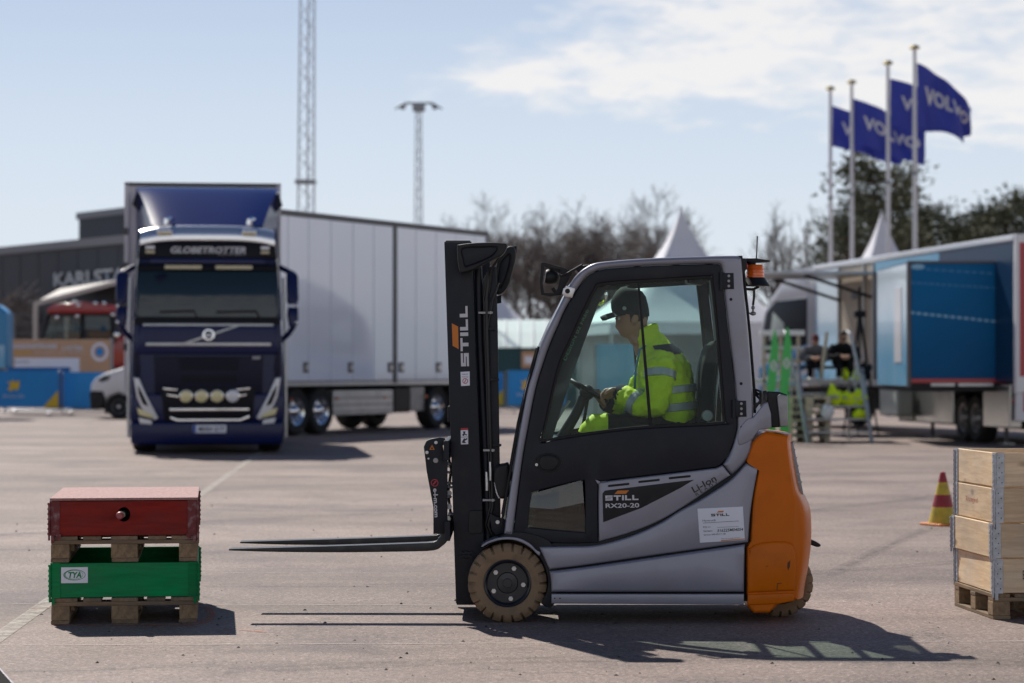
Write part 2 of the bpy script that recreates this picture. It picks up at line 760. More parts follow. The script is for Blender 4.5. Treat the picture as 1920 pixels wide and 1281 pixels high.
def skin_mesh(V, E, sub=2, root=None):
    """One continuous tapered surface grown round a skeleton: V name -> (x, y, z, radius or (rx, ry))."""
    names = list(V)
    idx = {k: i for i, k in enumerate(names)}
    me = bpy.data.meshes.new("skin")
    me.from_pydata([V[k][:3] for k in names], [(idx[a], idx[b]) for a, b in E], [])
    o = bpy.data.objects.new("skin", me)
    COL.objects.link(o)
    o.modifiers.new("skin", 'SKIN').use_smooth_shade = True
    sv = me.skin_vertices[0].data
    for i, k in enumerate(names):
        r = V[k][3]
        sv[i].radius = r if isinstance(r, tuple) else (r, r)
        sv[i].use_root = (k == (root or names[0]))
    s_ = o.modifiers.new("sub", 'SUBSURF')
    s_.levels = sub
    s_.render_levels = sub
    dg = bpy.context.evaluated_depsgraph_get()
    out = bpy.data.meshes.new_from_object(o.evaluated_get(dg))
    bpy.data.objects.remove(o)
    bpy.data.meshes.remove(me)
    return out


def join(*mes):
    mb = MB()
    for me in mes:
        mb.add([v.co.copy() for v in me.vertices], [tuple(p.vertices) for p in me.polygons])
    return mb
# ------------------------------------------------------------------ material list
mat('silver', (0.262, 0.27, 0.325), 0.36, 0.3, var=0.05, vs=3, coat=0.25, bump=0.015, bs=300, dirt=((0.16, 0.14, 0.12), 0.22, 5))
mat('black_paint', (0.0095, 0.0125, 0.020), 0.42, var=0.15, vs=5, spec=.28, bump=0.02, bs=250, dirt=((0.05, 0.045, 0.04), 0.2, 7))
mat('black_plastic', (0.010, 0.011, 0.014), 0.5, spec=.35, var=0.12, vs=9, bump=0.06, bs=420, dirt=((0.06, 0.055, 0.05), 0.25, 9))
mat('rubber', (0.012, 0.012, 0.013), 0.75, var=0.2, vs=12, bump=0.1, bs=150)
mat('hose', (0.01, 0.01, 0.012), 0.4)
mat('orange', (0.64, 0.145, 0.0), 0.34, var=0.05, vs=4, spec=0.22, bump=0.02, bs=260, dirt=((0.24, 0.05, 0.0), 0.3, 6))
mat('orange_print', (0.62, 0.19, 0.02), 0.5)
mat('white_print', (0.62, 0.62, 0.66), 0.5)
mat('black_print', (0.02, 0.02, 0.022), 0.5)
mat('red_print', (0.45, 0.03, 0.04), 0.5)
mat('tyre_brown', (0.25, 0.172, 0.103), 0.88, var=0.1, vs=9, bump=0.2, bs=120, dirt=((0.10, 0.08, 0.06), 0.5, 16))
mat('rim_black', (0.012, 0.014, 0.02), 0.38, coat=0.2, dirt=((0.08, 0.07, 0.06), 0.3, 14))
mat('steel', (0.55, 0.55, 0.56), 0.3, 0.9, var=0.15, vs=20)
mat('steel_dull', (0.30, 0.30, 0.31), 0.45, 0.7, var=0.2, vs=12)
mat('fork_steel', (0.02, 0.021, 0.024), 0.36, 0.2, var=0.2, vs=9, dirt=((0.10, 0.09, 0.085), 0.4, 12))
mat('galv', (0.42, 0.45, 0.50), 0.42, 0.75, var=0.2, vs=35, bump=0.05, bs=90, dirt=((0.28, 0.27, 0.26), 0.6, 18))
mat('chrome', (0.80, 0.81, 0.83), 0.07, 1.0)
mat('lamp_orange', (0.85, 0.16, 0.01), 0.18, coat=0.6)
mat('lamp_red', (0.5, 0.02, 0.02), 0.2, coat=0.5)
mat('lens_white', (0.75, 0.76, 0.78), 0.12, coat=0.8)
mat('lens_yellow', (0.75, 0.68, 0.36), 0.15, coat=0.8)
mat('paper', (0.80, 0.82, 0.90), 0.55, var=0.02, vs=3)
mat('hivis', (0.66, 0.86, 0.010), 0.7, var=0.10, vs=14, bump=0.35, bs=22)
mat('reflective', (0.42, 0.44, 0.46), 0.4, 0.3, bump=0.2, bs=60)
mat('navy_cloth', (0.012, 0.022, 0.045), 0.85, var=0.2, vs=10, bump=0.12, bs=30, spec=.2)
mat('black_cloth', (0.010, 0.010, 0.012), 0.9, var=0.25, vs=10, bump=0.12, bs=30, spec=.2)
mat('seat_fabric', (0.010, 0.010, 0.011), 0.85, spec=.15)
mat('grey_cloth', (0.13, 0.13, 0.15), 0.9, var=0.15, vs=10, bump=0.12, bs=30, spec=.2)
mat('cap_cloth', (0.014, 0.022, 0.024), 0.85, var=0.15, vs=25, bump=0.25, bs=200)
mat('skin', (0.40, 0.215, 0.145), 0.5, var=0.06, vs=16, bump=0.06, bs=160)
mat('hair', (0.045, 0.03, 0.02), 0.7)
mat('white_paint', (0.74, 0.745, 0.76), 0.35, var=0.03, vs=2, coat=0.2)
mat('white_shoe', (0.7, 0.7, 0.7), 0.6)
glass_mat('cab_glass', (0.87, 0.96, 0.94), 0.34)
glass_mat('low_glass', (0.30, 0.34, 0.31), 1.8)
glass_mat('roof_glass', (0.80, 0.93, 0.85), 1.0)
glass_mat('clear_glass', (0.86, 0.93, 0.90), 0.7)

# ------------------------------------------------------------------ ground


def asphalt():
    m = bpy.data.materials.new('asphalt')
    m.use_nodes = True
    nt = m.node_tree
    L = nt.links.new
    b = nt.nodes['Principled BSDF']
    g = nt.nodes.new('ShaderNodeNewGeometry')

    def tex(kind, scale, sc=(1, 1, 1), detail=5.0, rough=0.55, rot=0, dist=0.0):
        mp = nt.nodes.new('ShaderNodeMapping')
        mp.inputs['Scale'].default_value = sc
        mp.inputs['Rotation'].default_value = (0, 0, rot)
        L(g.outputs['Position'], mp.inputs[0])
        n = nt.nodes.new(kind)
        n.inputs['Scale'].default_value = scale
        if kind == 'ShaderNodeTexNoise':
            n.inputs['Detail'].default_value = detail
            n.inputs['Roughness'].default_value = rough
            n.inputs['Distortion'].default_value = dist
        L(mp.outputs[0], n.inputs['Vector'])
        return n

    def ramp(src, stops):
        r = nt.nodes.new('ShaderNodeValToRGB')
        e = r.color_ramp.elements
        while len(e) < len(stops):
            e.new(0.5)
        for i, (p, c) in enumerate(stops):
            e[i].position = p
            e[i].color = (*c, 1) if isinstance(c, tuple) else (c, c, c, 1)
        L(src, r.inputs[0])
        return r.outputs[0]

    def mix(f, a, c, mode='MIX'):
        n = nt.nodes.new('ShaderNodeMix')
        n.data_type = 'RGBA'
        n.blend_type = mode
        for i, x in ((0, f), (6, a), (7, c)):
            if isinstance(x, float):
                n.inputs[i].default_value = x
            elif isinstance(x, tuple):
                n.inputs[i].default_value = (*x, 1)
            else:
                L(x, n.inputs[i])
        return n.outputs[2]
    base = ramp(tex('ShaderNodeTexNoise', 0.9, detail=6, rough=0.6).outputs[0],
                [(0.3, (0.188, 0.143, 0.124)), (0.7, (0.262, 0.203, 0.176))])
    # long tyre-polished sweeps and stains
    sweep = ramp(tex('ShaderNodeTexNoise', 0.30, sc=(0.35, 1.6, 1), detail=5, rot=0.12, dist=0.5).outputs[0], [(0.34, 0.70), (0.64, 1.18)])
    col = mix(1.0, base, sweep, 'MULTIPLY')
    blot = ramp(tex('ShaderNodeTexNoise', 0.55, detail=7, rough=0.65, dist=0.4).outputs[0], [(0.52, 0.0), (0.66, 1.0)])
    col = mix(blot, col, mix(1.0, col, (0.68, 0.68, 0.73), 'MULTIPLY'))
    # aggregate: pale and dark chips
    chip = tex('ShaderNodeTexVoronoi', 82.0)
    hs = nt.nodes.new('ShaderNodeSeparateColor')
    L(chip.outputs['Color'], hs.inputs[0])
    chips = ramp(hs.outputs[0], [(0.0, 0.52), (0.45, 1.0), (0.86, 1.12), (0.97, 1.85)])
    col = mix(0.8, col, chips, 'MULTIPLY')
    grain = ramp(tex('ShaderNodeTexNoise', 32.0, detail=5, rough=0.72).outputs[0], [(0.3, 0.76), (0.7, 1.24)])
    col = mix(0.8, col, grain, 'MULTIPLY')
    # thin cracks
    vor = nt.nodes.new('ShaderNodeTexVoronoi')
    vor.feature = 'DISTANCE_TO_EDGE'
    vor.inputs['Scale'].default_value = 0.33
    wob = tex('ShaderNodeTexNoise', 1.6, detail=8, rough=0.7)
    va = nt.nodes.new('ShaderNodeVectorMath')
    va.operation = 'MULTIPLY_ADD'
    va.inputs[1].default_value = (0.9, 0.9, 0)
    L(wob.outputs['Color'], va.inputs[0])
    L(g.outputs['Position'], va.inputs[2])
    L(va.outputs[0], vor.inputs['Vector'])
    crack = ramp(vor.outputs['Distance'], [(0.0, 1.0), (0.004, 0.0)])
    cm = ramp(tex('ShaderNodeTexNoise', 0.7, detail=2).outputs[0], [(0.46, 0.0), (0.56, 0.85)])
    cf = nt.nodes.new('ShaderNodeMath')
    cf.operation = 'MULTIPLY'
    L(crack, cf.inputs[0])
    L(cm, cf.inputs[1])
    col = mix(cf.outputs[0], col, (0.07, 0.06, 0.055))
    # small oil drops
    drop = tex('ShaderNodeTexVoronoi', 2.2)
    dm = ramp(drop.outputs['Distance'], [(0.0, 1.0), (0.035, 0.8), (0.06, 0.0)])
    dn = ramp(tex('ShaderNodeTexNoise', 0.8, detail=1).outputs[0], [(0.45, 0.0), (0.58, 0.65)])
    df = nt.nodes.new('ShaderNodeMath')
    df.operation = 'MULTIPLY'
    L(dm, df.inputs[0])
    L(dn, df.inputs[1])
    col = mix(df.outputs[0], col, (0.06, 0.055, 0.05))
    L(col, b.inputs['Base Color'])
    b.inputs['Roughness'].default_value = 0.72
    b.inputs['Specular IOR Level'].default_value = 0.28
    bp = nt.nodes.new('ShaderNodeBump')
    bp.inputs['Strength'].default_value = 0.55
    bp.inputs['Distance'].default_value = 0.006
    L(mix(0.5, chip.outputs['Distance'], tex('ShaderNodeTexNoise', 120.0, detail=3).outputs[0]), bp.inputs['Height'])
    L(bp.outputs[0], b.inputs['Normal'])
    MATS['asphalt'] = m


asphalt()
g_ = MB()
nx, ny = 30, 60
for j in range(ny + 1):
    for i in range(nx + 1):
        y = -30 + 1530 * (j / ny) ** 2
        g_.v.append(((i / nx - 0.5) * 2 * (120 + 0.6 * max(y, 0)), y, 0))
for j in range(ny):
    for i in range(nx):
        a = j * (nx + 1) + i
        g_.f.append((a, a + 1, a + nx + 2, a + nx + 1))
g_.link('ground', 'asphalt', kind='structure', smooth=0)


def worn_paint(name, col, lo, hi, scale=9.0):
    m = bpy.data.materials.new(name)
    m.use_nodes = True
    nt = m.node_tree
    b = nt.nodes['Principled BSDF']
    b.inputs['Base Color'].default_value = (*col, 1)
    b.inputs['Roughness'].default_value = 0.75
    g = nt.nodes.new('ShaderNodeNewGeometry')
    n = nt.nodes.new('ShaderNodeTexNoise')
    n.inputs['Scale'].default_value = scale
    n.inputs['Detail'].default_value = 8
    n.inputs['Roughness'].default_value = 0.7
    nt.links.new(g.outputs['Position'], n.inputs['Vector'])
    r = nt.nodes.new('ShaderNodeMapRange')
    r.inputs[1].default_value = 0.38
    r.inputs[2].default_value = 0.62
    r.inputs[3].default_value = lo
    r.inputs[4].default_value = hi
    nt.links.new(n.outputs[0], r.inputs[0])
    nt.links.new(r.outputs[0], b.inputs['Alpha'])
    MATS[name] = m


worn_paint('old_white_line', (0.50, 0.46, 0.40), 0.2, 0.75)
worn_paint('thin_line', (0.52, 0.48, 0.43), 0.12, 0.9, 5.0)
worn_paint('orange_spray', (0.62, 0.16, 0.05), 0.0, 0.75, 16.0)


def ground_strip(name, pts, w, m):
    pts = [Vector(p) for p in pts]
    mb = MB()
    for i, p in enumerate(pts):
        d = (pts[min(i + 1, len(pts) - 1)] - pts[max(i - 1, 0)]).normalized()
        n = Vector((-d.y, d.x, 0))
        mb.v += [tuple(p + n * w / 2 + Vector((0, 0, 0.004))), tuple(p - n * w / 2 + Vector((0, 0, 0.004)))]
    for i in range(len(pts) - 1):
        mb.f.append((2 * i, 2 * i + 1, 2 * i + 3, 2 * i + 2))
    return mb.link(name, m, kind='structure', smooth=0, recalc=False)


a_, b_ = G(498, 842), G(-60, 1236)
ground_strip('painted_line', [b_ + (a_ - b_) * t for t in [i / 24 for i in range(25)]], 0.10, 'old_white_line')
# faint thin lines that run across the yard, parallel to each other
for y0, y1, xa, xb in ((1029, 1030, -40, 840), (1075, 1076, 368, 880), (1133, 1136, -40, 860), (1211, 1203, -40, 1990), (988, 990, 366, 800),
                       (962, 962, 372, 800), (945, 946, 372, 790), (1128, 1130, 1520, 1600)):
    p0, p1 = G(xa, y0), G(xb, y1)
    n_ = 26
    rng = random.Random(y0)
    pts = [p0 + (p1 - p0) * (i / n_) + Vector((0, rng.uniform(-.008, .008), 0)) for i in range(n_ + 1)]
    ground_strip('painted_line', pts, 0.016 if y0 > 1000 else 0.028, 'thin_line')
ground_strip('orange_mark', [G(100 + 28 * i, 1173 + 1.5 * math.sin(i * .4)) for i in range(10)], 0.035, 'orange_spray')
ground_strip('orange_mark', [G(*q) for q in ((368, 1141), (390, 1139), (397, 1150), (392, 1163), (378, 1170), (350, 1174))], 0.05, 'orange_spray')
ground_strip('orange_mark', [G(*q) for q in ((55, 1142), (95, 1141))], 0.04, 'orange_spray')
ground_strip('orange_mark', [G(*q) for q in ((405, 1185), (440, 1181), (500, 1186))], 0.03, 'orange_spray')

worn_paint('tyre_mark', (0.09, 0.08, 0.074), 0.0, 0.22, 7.0)
rng = random.Random(9)
for (xa, ya, xb, yb, bend) in ((-80, 905, 700, 880, 1.2), (-60, 1010, 840, 960, .5), (380, 1100, 1990, 1040, -.9), (420, 1262, 1980, 1250, .35), (1560, 1080, 1980, 930, .8), (1500, 960, 1990, 880, -1.0)):
    p0, p1 = G(xa, ya), G(xb, yb)
    for off in (0, .16):
        pts = [p0.lerp(p1, i / 30) + Vector((0, bend * math.sin(PI * i / 30) + off + rng.uniform(-.004, .004), 0)) for i in range(31)]
        ground_strip('tyre_mark', pts, .09, 'tyre_mark')
# loose grit and bits of dirt
mat('grit', (0.05, 0.043, 0.038), 0.9, var=0.4, vs=30)
rng = random.Random(5)
gr = MB()
for i in range(420):
    px, py = rng.uniform(-60, 1980), rng.uniform(880, 1300)
    c = G(px, py)
    r = rng.choice((0.004, 0.005, 0.006, 0.011))
    vs = [c + Vector((r * rng.uniform(.6, 1.3) * math.cos(a), r * rng.uniform(.6, 1.3) * math.sin(a), 0.001)) for a in (0, 1.3, 2.6, 3.9, 5.1)]
    n = len(vs)
    gr.add(vs + [c + Vector((0, 0, r * rng.uniform(.5, 1.1)))], [(k, (k + 1) % n, n) for k in range(n)])
gr.link('grit', 'grit', kind='stuff', smooth=0)
# ================================================================== the forklift
YN, YC = 13.42, 13.97
YF = 2 * YC - YN
c0 = P(1200, 1168, YC)
fk = thing('forklift', 'silver and orange electric forklift', 'forklift', (c0.x, YC, 0))
fk['label'] = 'silver and orange electric forklift with tall black mast and empty forks'


def both(name, me, m, smooth=35, parent=None, bev=0.0, label=None):
    """The part on the near side and its mirror on the far side."""
    m2 = mirrored(me, YC)
    a = link(name, me, m, parent or fk, world=True, smooth=smooth, bev=bev, label=label)
    b = link(name, m2, m, parent or fk, world=True, smooth=smooth, bev=bev, label=label)
    return a, b


def pl(pts, Y, thick, holes=(), bev=0.004, sm=0):
    return plate('x', pts, Y, thick, None, None, holes=holes, bev=bev, sm=sm, mesh_only=True)


# --- chassis core (dark) and silver side panels
core = [(1000, 1030), (1060, 1008), (1180, 990), (1290, 935), (1385, 862), (1402, 840), (1425, 850), (1418, 1128), (1032, 1126), (1020, 1060)]
plate('chassis', core, YN + .045, YF - YN - .09, 'black_paint', fk, bev=.01)
up = [(1011, 1026, 1), (1061, 1025), (1120, 1022.5), (1186, 1004.5), (1240, 980), (1275, 958), (1319, 934), (1369, 901), (1400, 869, 1), (1421.5, 878.5, 1),
      (1408, 956), (1403, 1017, 1), (1240, 1039.5), (1100, 1059.5), (1030, 1068, 1), (1022, 1050)]
both('side_panel', pl(up, YN - .004, .045, bev=.011, sm=5), 'silver')
mid = [(1030, 1072, 1), (1100, 1063.5), (1240, 1043.5), (1397, 1021, 1), (1395, 1110.5, 1), (1034, 1110.5, 1), (1033, 1090)]
both('side_panel', pl(mid, YN - .022, .06, bev=.016, sm=4), 'silver')
sk = [(1034, 1114), (1395, 1114), (1395, 1134), (1034, 1132)]
both('sill_panel', pl(sk, YN - .03, .05, bev=.005), 'silver')
for x_, y_ in ((1033 + 7, 1122), (1033 + 17, 1122)):
    p = P(x_, y_, YN - .031)
    MB().cyl(p, p + Vector((0, -.002, 0)), .004, 8).link('screw', 'rubber', fk, world=True)

# --- overhead guard: one bent silver pillar-and-roof frame on each side
guard = [(945, 1001.5, 1), (955, 930), (966, 860), (978, 790), (990, 729), (1002, 690), (1015, 645), (1033, 605), (1049, 574), (1070, 531), (1083, 513.5),
         (1099, 501), (1119, 492.5), (1160, 488), (1196, 485.5), (1250, 482.7), (1312, 480.7), (1376, 479.3), (1387, 482), (1391, 490), (1394, 530), (1403, 626), (1411, 729), (1412, 828),
         (1403, 859), (1381, 884), (1371, 890.5, 1), (1356, 871.5, 1), (1368, 852), (1376, 832), (1383, 805), (1383, 782), (1379, 720), (1369, 634), (1359, 548), (1354, 502), (1347, 494, 1),
         (1300, 494.5), (1250, 496.5), (1190, 499), (1135, 503.5), (1112, 510.5), (1095, 523), (1063, 573), (1047, 608), (1031, 645), (1017, 685), (1004, 729), (990, 800), (978, 870), (961, 1004, 1)]
both('guard_frame', pl(guard, YN + .012, .085, bev=.019, sm=4), 'silver')
trim = [(1123, 1015.5, 1), (1123, 913), (1131, 904), (1240, 890.5), (1343, 878, 1), (1355, 872.5, 1), (1370, 891.5, 1), (1343, 909), (1287, 947), (1234, 978), (1178, 1000)]
hole_st = [(1131, 979.5), (1129.5, 926), (1134, 920), (1302, 899.5), (1275, 915.6), (1203, 952.5)]
both('side_trim', pl(trim, YN + .010, .06, bev=.008, sm=4), 'silver')
both('decal', pl(hole_st, YN + .0085, .003, bev=.0008), 'black_plastic')
for a, b in (((1141, 911.5), (1179, 907.5)), ((1198, 904), (1236, 900)), ((1255, 897), (1294, 893))):
    q = [(a[0], a[1] - 2.2), (b[0], b[1] - 2.2), (b[0] + 1.5, b[1]), (b[0], b[1] + 2), (a[0], a[1] + 2), (a[0] - 1.5, a[1])]
    both('vent_slot', pl(q, YN + .0085, .003, bev=.0006), 'rubber')


# --- lettering helpers
def still_mb(x, z, h, w):
    """Block letters S T I L L in a box w by h, lower left at (x, z); returns list of rectangles."""
    t = .27
    Ls = {'S': (1.15, [(0, 1 - t, 1.15, 1), (0, .5 - t * .45, 1.15, .5 + t * .45), (0, 0, 1.15, t), (0, .5, .3, 1), (.85, 0, 1.15, .5)]),
          'T': (1.15, [(0, 1 - t, 1.15, 1), (.42, 0, .73, 1 - t)]),
          'I': (.31, [(0, 0, .31, 1)]),
          'L': (.98, [(0, 0, .31, 1), (.31, 0, .98, t)])}
    word = 'STILL'
    tot = sum(Ls[c][0] for c in word) + .17 * 4
    out, cx_ = [], 0
    for c in word:
        lw, rs = Ls[c]
        for (x0, y0, x1, y1) in rs:
            out.append(((x + (cx_ + x0) / tot * w, z + y0 * h), (x + (cx_ + x1) / tot * w, z + y1 * h)))
        cx_ += lw + .17
    return out


def still(name, M, w, h, m, parent):
    mb = MB()
    for k, ((x0, y0), (x1, y1)) in enumerate(still_mb(-w / 2, -h / 2, h, w)):
        z_ = .00001 * k
        mb.add([M @ Vector((x0, y0, z_)), M @ Vector((x1, y0, z_)), M @ Vector((x1, y1, z_)), M @ Vector((x0, y1, z_))], [(0, 1, 2, 3)])
    return mb.link(name, m, parent, world=True, smooth=0, recalc=False)


def quad(name, pts, Y, m, parent):
    mb = MB().add([P(x, y, Y) for x, y in pts], [tuple(range(len(pts)))])
    return mb.link(name, m, parent, world=True, smooth=0, recalc=False)


def face_at(px, py, Y, rot=0.0):
    return Matrix.Translation(P(px, py, Y)) @ FACE @ Matrix.Rotation(rot, 4, 'Z')


mpp = YN / F
YD = YN + .0065
still('lettering', face_at(1166, 933.5, YD, R(1)), 62 * mpp, 9.5 * mpp, 'white_print', fk)
quad('emblem', [(1152, 926.5), (1158, 920), (1179.5, 919.5), (1173.5, 926)], YD, 'orange_print', fk)
text('lettering', 'RX20-20', face_at(1167, 948, YD, R(1)), 'white_print', fk, w=63 * mpp, h=8.5 * mpp, bold=.02)
YT = YN + .0085
text('lettering', 'Li-Ion', face_at(1320, 907.5, YT, R(29)), 'black_print', fk, w=49 * mpp, h=12.5 * mpp, bold=.018)
text('lettering', 'R E A D Y', face_at(1325, 915.5, YT, R(31)), 'black_print', fk, w=48 * mpp, h=5.5 * mpp)

# --- hire sign taped to the side panel
sg = [(1307.7, 954), (1393, 950), (1396.7, 1012.5), (1312.4, 1018)]
sign = plate('paper_sign', sg, YN - .0075, .003, 'paper', fk, bev=.0005)
YS = YN - .0085
still('lettering', face_at(1350.5, 965.5, YS, R(2)), 34 * mpp, 4.8 * mpp, 'black_print', sign)
quad('emblem', [(1344, 961.5), (1347, 958.2), (1358, 957.7), (1355, 961)], YS, 'orange_print', sign)
text('lettering', 'Hyrtruck', face_at(1330, 976.5, YS, R(3)), 'black_print', sign, w=25 * mpp, h=5 * mpp)
quad('rule', [(1318, 981.3), (1385, 977.3), (1385, 976.6), (1318, 980.6)], YS, 'black_print', sign)
text('lettering', 'EQ nr:', face_at(1325.5, 988.5, YS, R(3)), 'black_print', sign, w=14 * mpp, h=3.6 * mpp)
quad('rule', [(1345, 989.3), (1385, 987.6), (1385, 987.1), (1345, 988.8)], YS, 'black_print', sign)
text('lettering', 'Serienr:', face_at(1327.5, 995.5, YS, R(3)), 'black_print', sign, w=17 * mpp, h=3.6 * mpp)
text('lettering', '516225M04054', face_at(1369, 993.8, YS, R(3)), 'black_print', sign, w=49 * mpp, h=5.5 * mpp, bold=.012, shear=.25)
text('lettering', 'Service: 040-654 71 00', face_at(1340, 1002, YS, R(3)), 'black_print', sign, w=41 * mpp, h=3.0 * mpp)
text('lettering', 'Hyra av truckspecialisten', face_at(1370, 1009.5, YS, R(3)), 'black_print', sign, w=35 * mpp, h=2.4 * mpp)
quad('rule', [(1352, 1014.8), (1396.4, 1011.6), (1396.2, 1009.9), (1352, 1013)], YS, 'orange_print', sign)

# --- doors with two panes
dY = YN + .026
door_o = [(962.5, 1003, 1), (979, 870), (991, 801), (1005, 730), (1018, 686), (1032, 646), (1048, 609), (1064, 574), (1096, 524.5), (1113, 512), (1136, 505), (1190, 500.5), (1250, 498), (1300, 496),
          (1345.5, 495.5, 1), (1352.5, 503), (1357.5, 549), (1367.5, 634), (1377.5, 720), (1381.5, 782), (1381.5, 804), (1374.5, 831), (1366, 851), (1354, 869), (1343, 876, 1), (1240, 888.5), (1130, 902), (1121.5, 912),
          (1121.5, 1017.5, 1), (1061, 1019), (1014, 1014.5)]
win_o = [(1013, 829.5, 1), (1044, 694), (1068, 636), (1099, 569), (1113, 543), (1130, 530), (1230, 523), (1330, 517.2), (1337, 522), (1349, 640), (1360, 782), (1359, 795.5), (1219, 803), (1130, 812)]
low_o = [(990, 985), (996, 930), (1005, 921), (1080, 902.5), (1091, 902.5), (1097, 909), (1097, 995), (1091, 998), (997, 989.5)]
doors = both('door', pl(door_o, dY, .035, holes=[smooth_poly(win_o, 4), smooth_poly(low_o, 4)], bev=.005, sm=4), 'black_paint')
for d_, sgn in zip(doors, (1, -1)):
    yy = (lambda y: y) if sgn > 0 else (lambda y: 2 * YC - y)

    def sub(name, me, m, smooth=35):
        if sgn < 0:
            me = mirrored(me, YC)
        return link(name, me, m, d_, world=True, smooth=smooth)
    # rubber seal round the window, fixed rear pane, sliding front pane
    win_i = [(1018.5, 823, 1), (1049, 695), (1073, 637), (1104, 570), (1117, 547), (1132, 536), (1230, 528.5), (1328, 522.5), (1332, 526), (1344, 640), (1355, 782), (1354, 790), (1219, 797.5), (1130, 806.5)]
    sub('window_seal', pl(win_o, dY + .005, .022, holes=[smooth_poly(win_i, 4)], bev=.003, sm=4), 'rubber')
    rear = [(1196, 528), (1330, 519), (1338, 526), (1351, 640), (1361, 795), (1222, 801)]
    front = [(1012, 828), (1044, 694), (1068, 636), (1099, 569), (1114, 543), (1131, 532), (1199, 527), (1222, 800), (1130, 810)]
    sub('window_glass', pl(rear, dY + .018, .004, bev=0.0005), 'cab_glass')
    sub('window_glass', pl(front, dY + .012, .004, bev=0.0005), 'cab_glass')
    bar = [(1194.5, 527), (1199, 527), (1223, 800), (1217, 800)]
    sub('window_bar', pl(bar, dY + .008, .02, bev=.002), 'rubber')
    sub('window_glass', pl([(988, 988), (995, 926), (1092, 900), (1099, 1000)], dY + .014, .004, bev=0.0005), 'low_glass')
    # recessed handle
    cx_, cy_ = 1027.5, 868
    oval = [(cx_ + 27 * math.cos(a), cy_ + 18.5 * math.sin(a)) for a in [i * PI / 14 for i in range(28)]]
    inn = [(cx_ + 23.5 * math.cos(a), cy_ + 15.5 * math.sin(a)) for a in [i * PI / 14 for i in range(28)]]
    sub('handle_ring', pl(oval, dY - .003, .012, holes=[inn], bev=.003), 'black_plastic')
    sub('handle_bowl', pl(inn, dY - .001, .004, bev=.0005), 'rubber')
    sub('handle', pl([(cx_ - 10, cy_ - 13), (cx_ + 12, cy_ - 12), (cx_ + 20, cy_), (cx_ + 10, cy_ + 13), (cx_ - 10, cy_ + 12), (cx_ - 16, cy_)], dY - .008, .012, bev=.005, sm=3), 'black_plastic')
    k_ = P(1006, 871.5, dY)
    mb = MB().cyl(k_ + Vector((0, .002, 0)), k_ + Vector((0, -.003, 0)), .008, 14)
    sub('lock', mb.mesh(), 'steel')
    for (hx, hy) in ((1364.5, 527), (1388, 766.5)):
        q = [(hx - 11.5, hy - 15), (hx + 11, hy - 15), (hx + 12, hy + 15), (hx - 10, hy + 15.5)]
        me = pl(q, YN + .004, .010, bev=.003)
        sub('hinge', me, 'black_paint')
        p = P(hx - 12, hy, YN + .008)
        sub('hinge', MB().cyl(p + Vector((0, 0, -.05)), p + Vector((0, 0, .05)), .010, 12).mesh(), 'black_paint')
        for o_ in (-9.5, 0, 9.5):
            p = P(hx + 2, hy + o_, YN + .004)
            sub('screw', MB().cyl(p + Vector((0, .001, 0)), p + Vector((0, -.004, 0)), .0075, 12).mesh(), 'steel_dull')
for x_, y_ in ((1370.5, 561.5), (1389.5, 719.5), (1391, 801), (1387, 826.5)):
    p = P(x_, y_, YN + .012)
    both('plug', MB().cyl(p + Vector((0, .002, 0)), p + Vector((0, -.003, 0)), .0085, 14).mesh(), 'rubber')
# print along the inner pillar
mat('tape_print', (0.10, 0.22, 0.12), .6)
post = [(1112, 543), (1128, 532), (1146, 529), (1126, 560), (1096, 640), (1070, 712), (1050, 775), (1036, 822), (1012, 829), (1044, 694), (1068, 636), (1099, 569)]
ip = plate('inner_pillar', post, YN + .11, .03, 'black_plastic', fk, bev=.004)
text('lettering', 'DESIGN 02 FREE', face_at(1080, 628, YN + .108, R(65.5)), 'tape_print', ip, w=105 * mpp, h=6.5 * mpp, bold=.02)

# --- glass roof on cross bars, windscreen, rear window
rl = [(1108, 507), (1196, 492), (1312, 487.5), (1372, 487)]
for k, (x_, y_) in enumerate(((1116, 500), (1195, 491.5), (1268, 489), (1330, 487), (1378, 486.5))):
    p = P(x_, y_, YN + .06)
    MB().box(p.x - .02, p.x + .02, YN + .07, YF - .07, p.z - .03, p.z + .004).link('roof_bar', 'black_paint', fk, world=True, bev=.006)
mb = MB()
rp = [P(x_, y_ - .5, YN + .1) for x_, y_ in ((1100, 508), (1116, 499), (1150, 493), (1196, 489.5), (1312, 485), (1380, 484.5))]
mb.loft([[Vector((p.x, YN + .09, p.z)), Vector((p.x, YF - .09, p.z))] for p in rp], caps=False, closed=False)
mb.link('roof_glass', 'roof_glass', fk, world=True, recalc=False)
ws = [(947, 985), (956, 925), (968, 856), (980, 788), (992, 728), (1017, 646), (1035, 606), (1051, 576), (1072, 534), (1086, 517)]
mb = MB()
rings = []
for x_, y_ in ws:
    p = P(x_ + 6, y_, YN + .05)
    rings.append([Vector((p.x - .035 * (1 - abs(v) ** 3), YC + v * (YC - YN - .06), p.z)) for v in [i / 6 - 1 for i in range(13)]])
mb.loft(rings, caps=False, closed=False)
mb.link('windscreen', 'clear_glass', fk, world=True, recalc=False)
mb = MB()
for x_, y_ in ((1387, 500), (1398, 626), (1406, 729), (1407, 780)):
    p = P(x_, y_, YN + .05)
    mb.v += [(p.x, YN + .09, p.z), (p.x, YF - .09, p.z)]
mb.f = [(0, 1, 3, 2), (2, 3, 5, 4), (4, 5, 7, 6)]
mb.link('rear_window', 'clear_glass', fk, world=True, recalc=False)
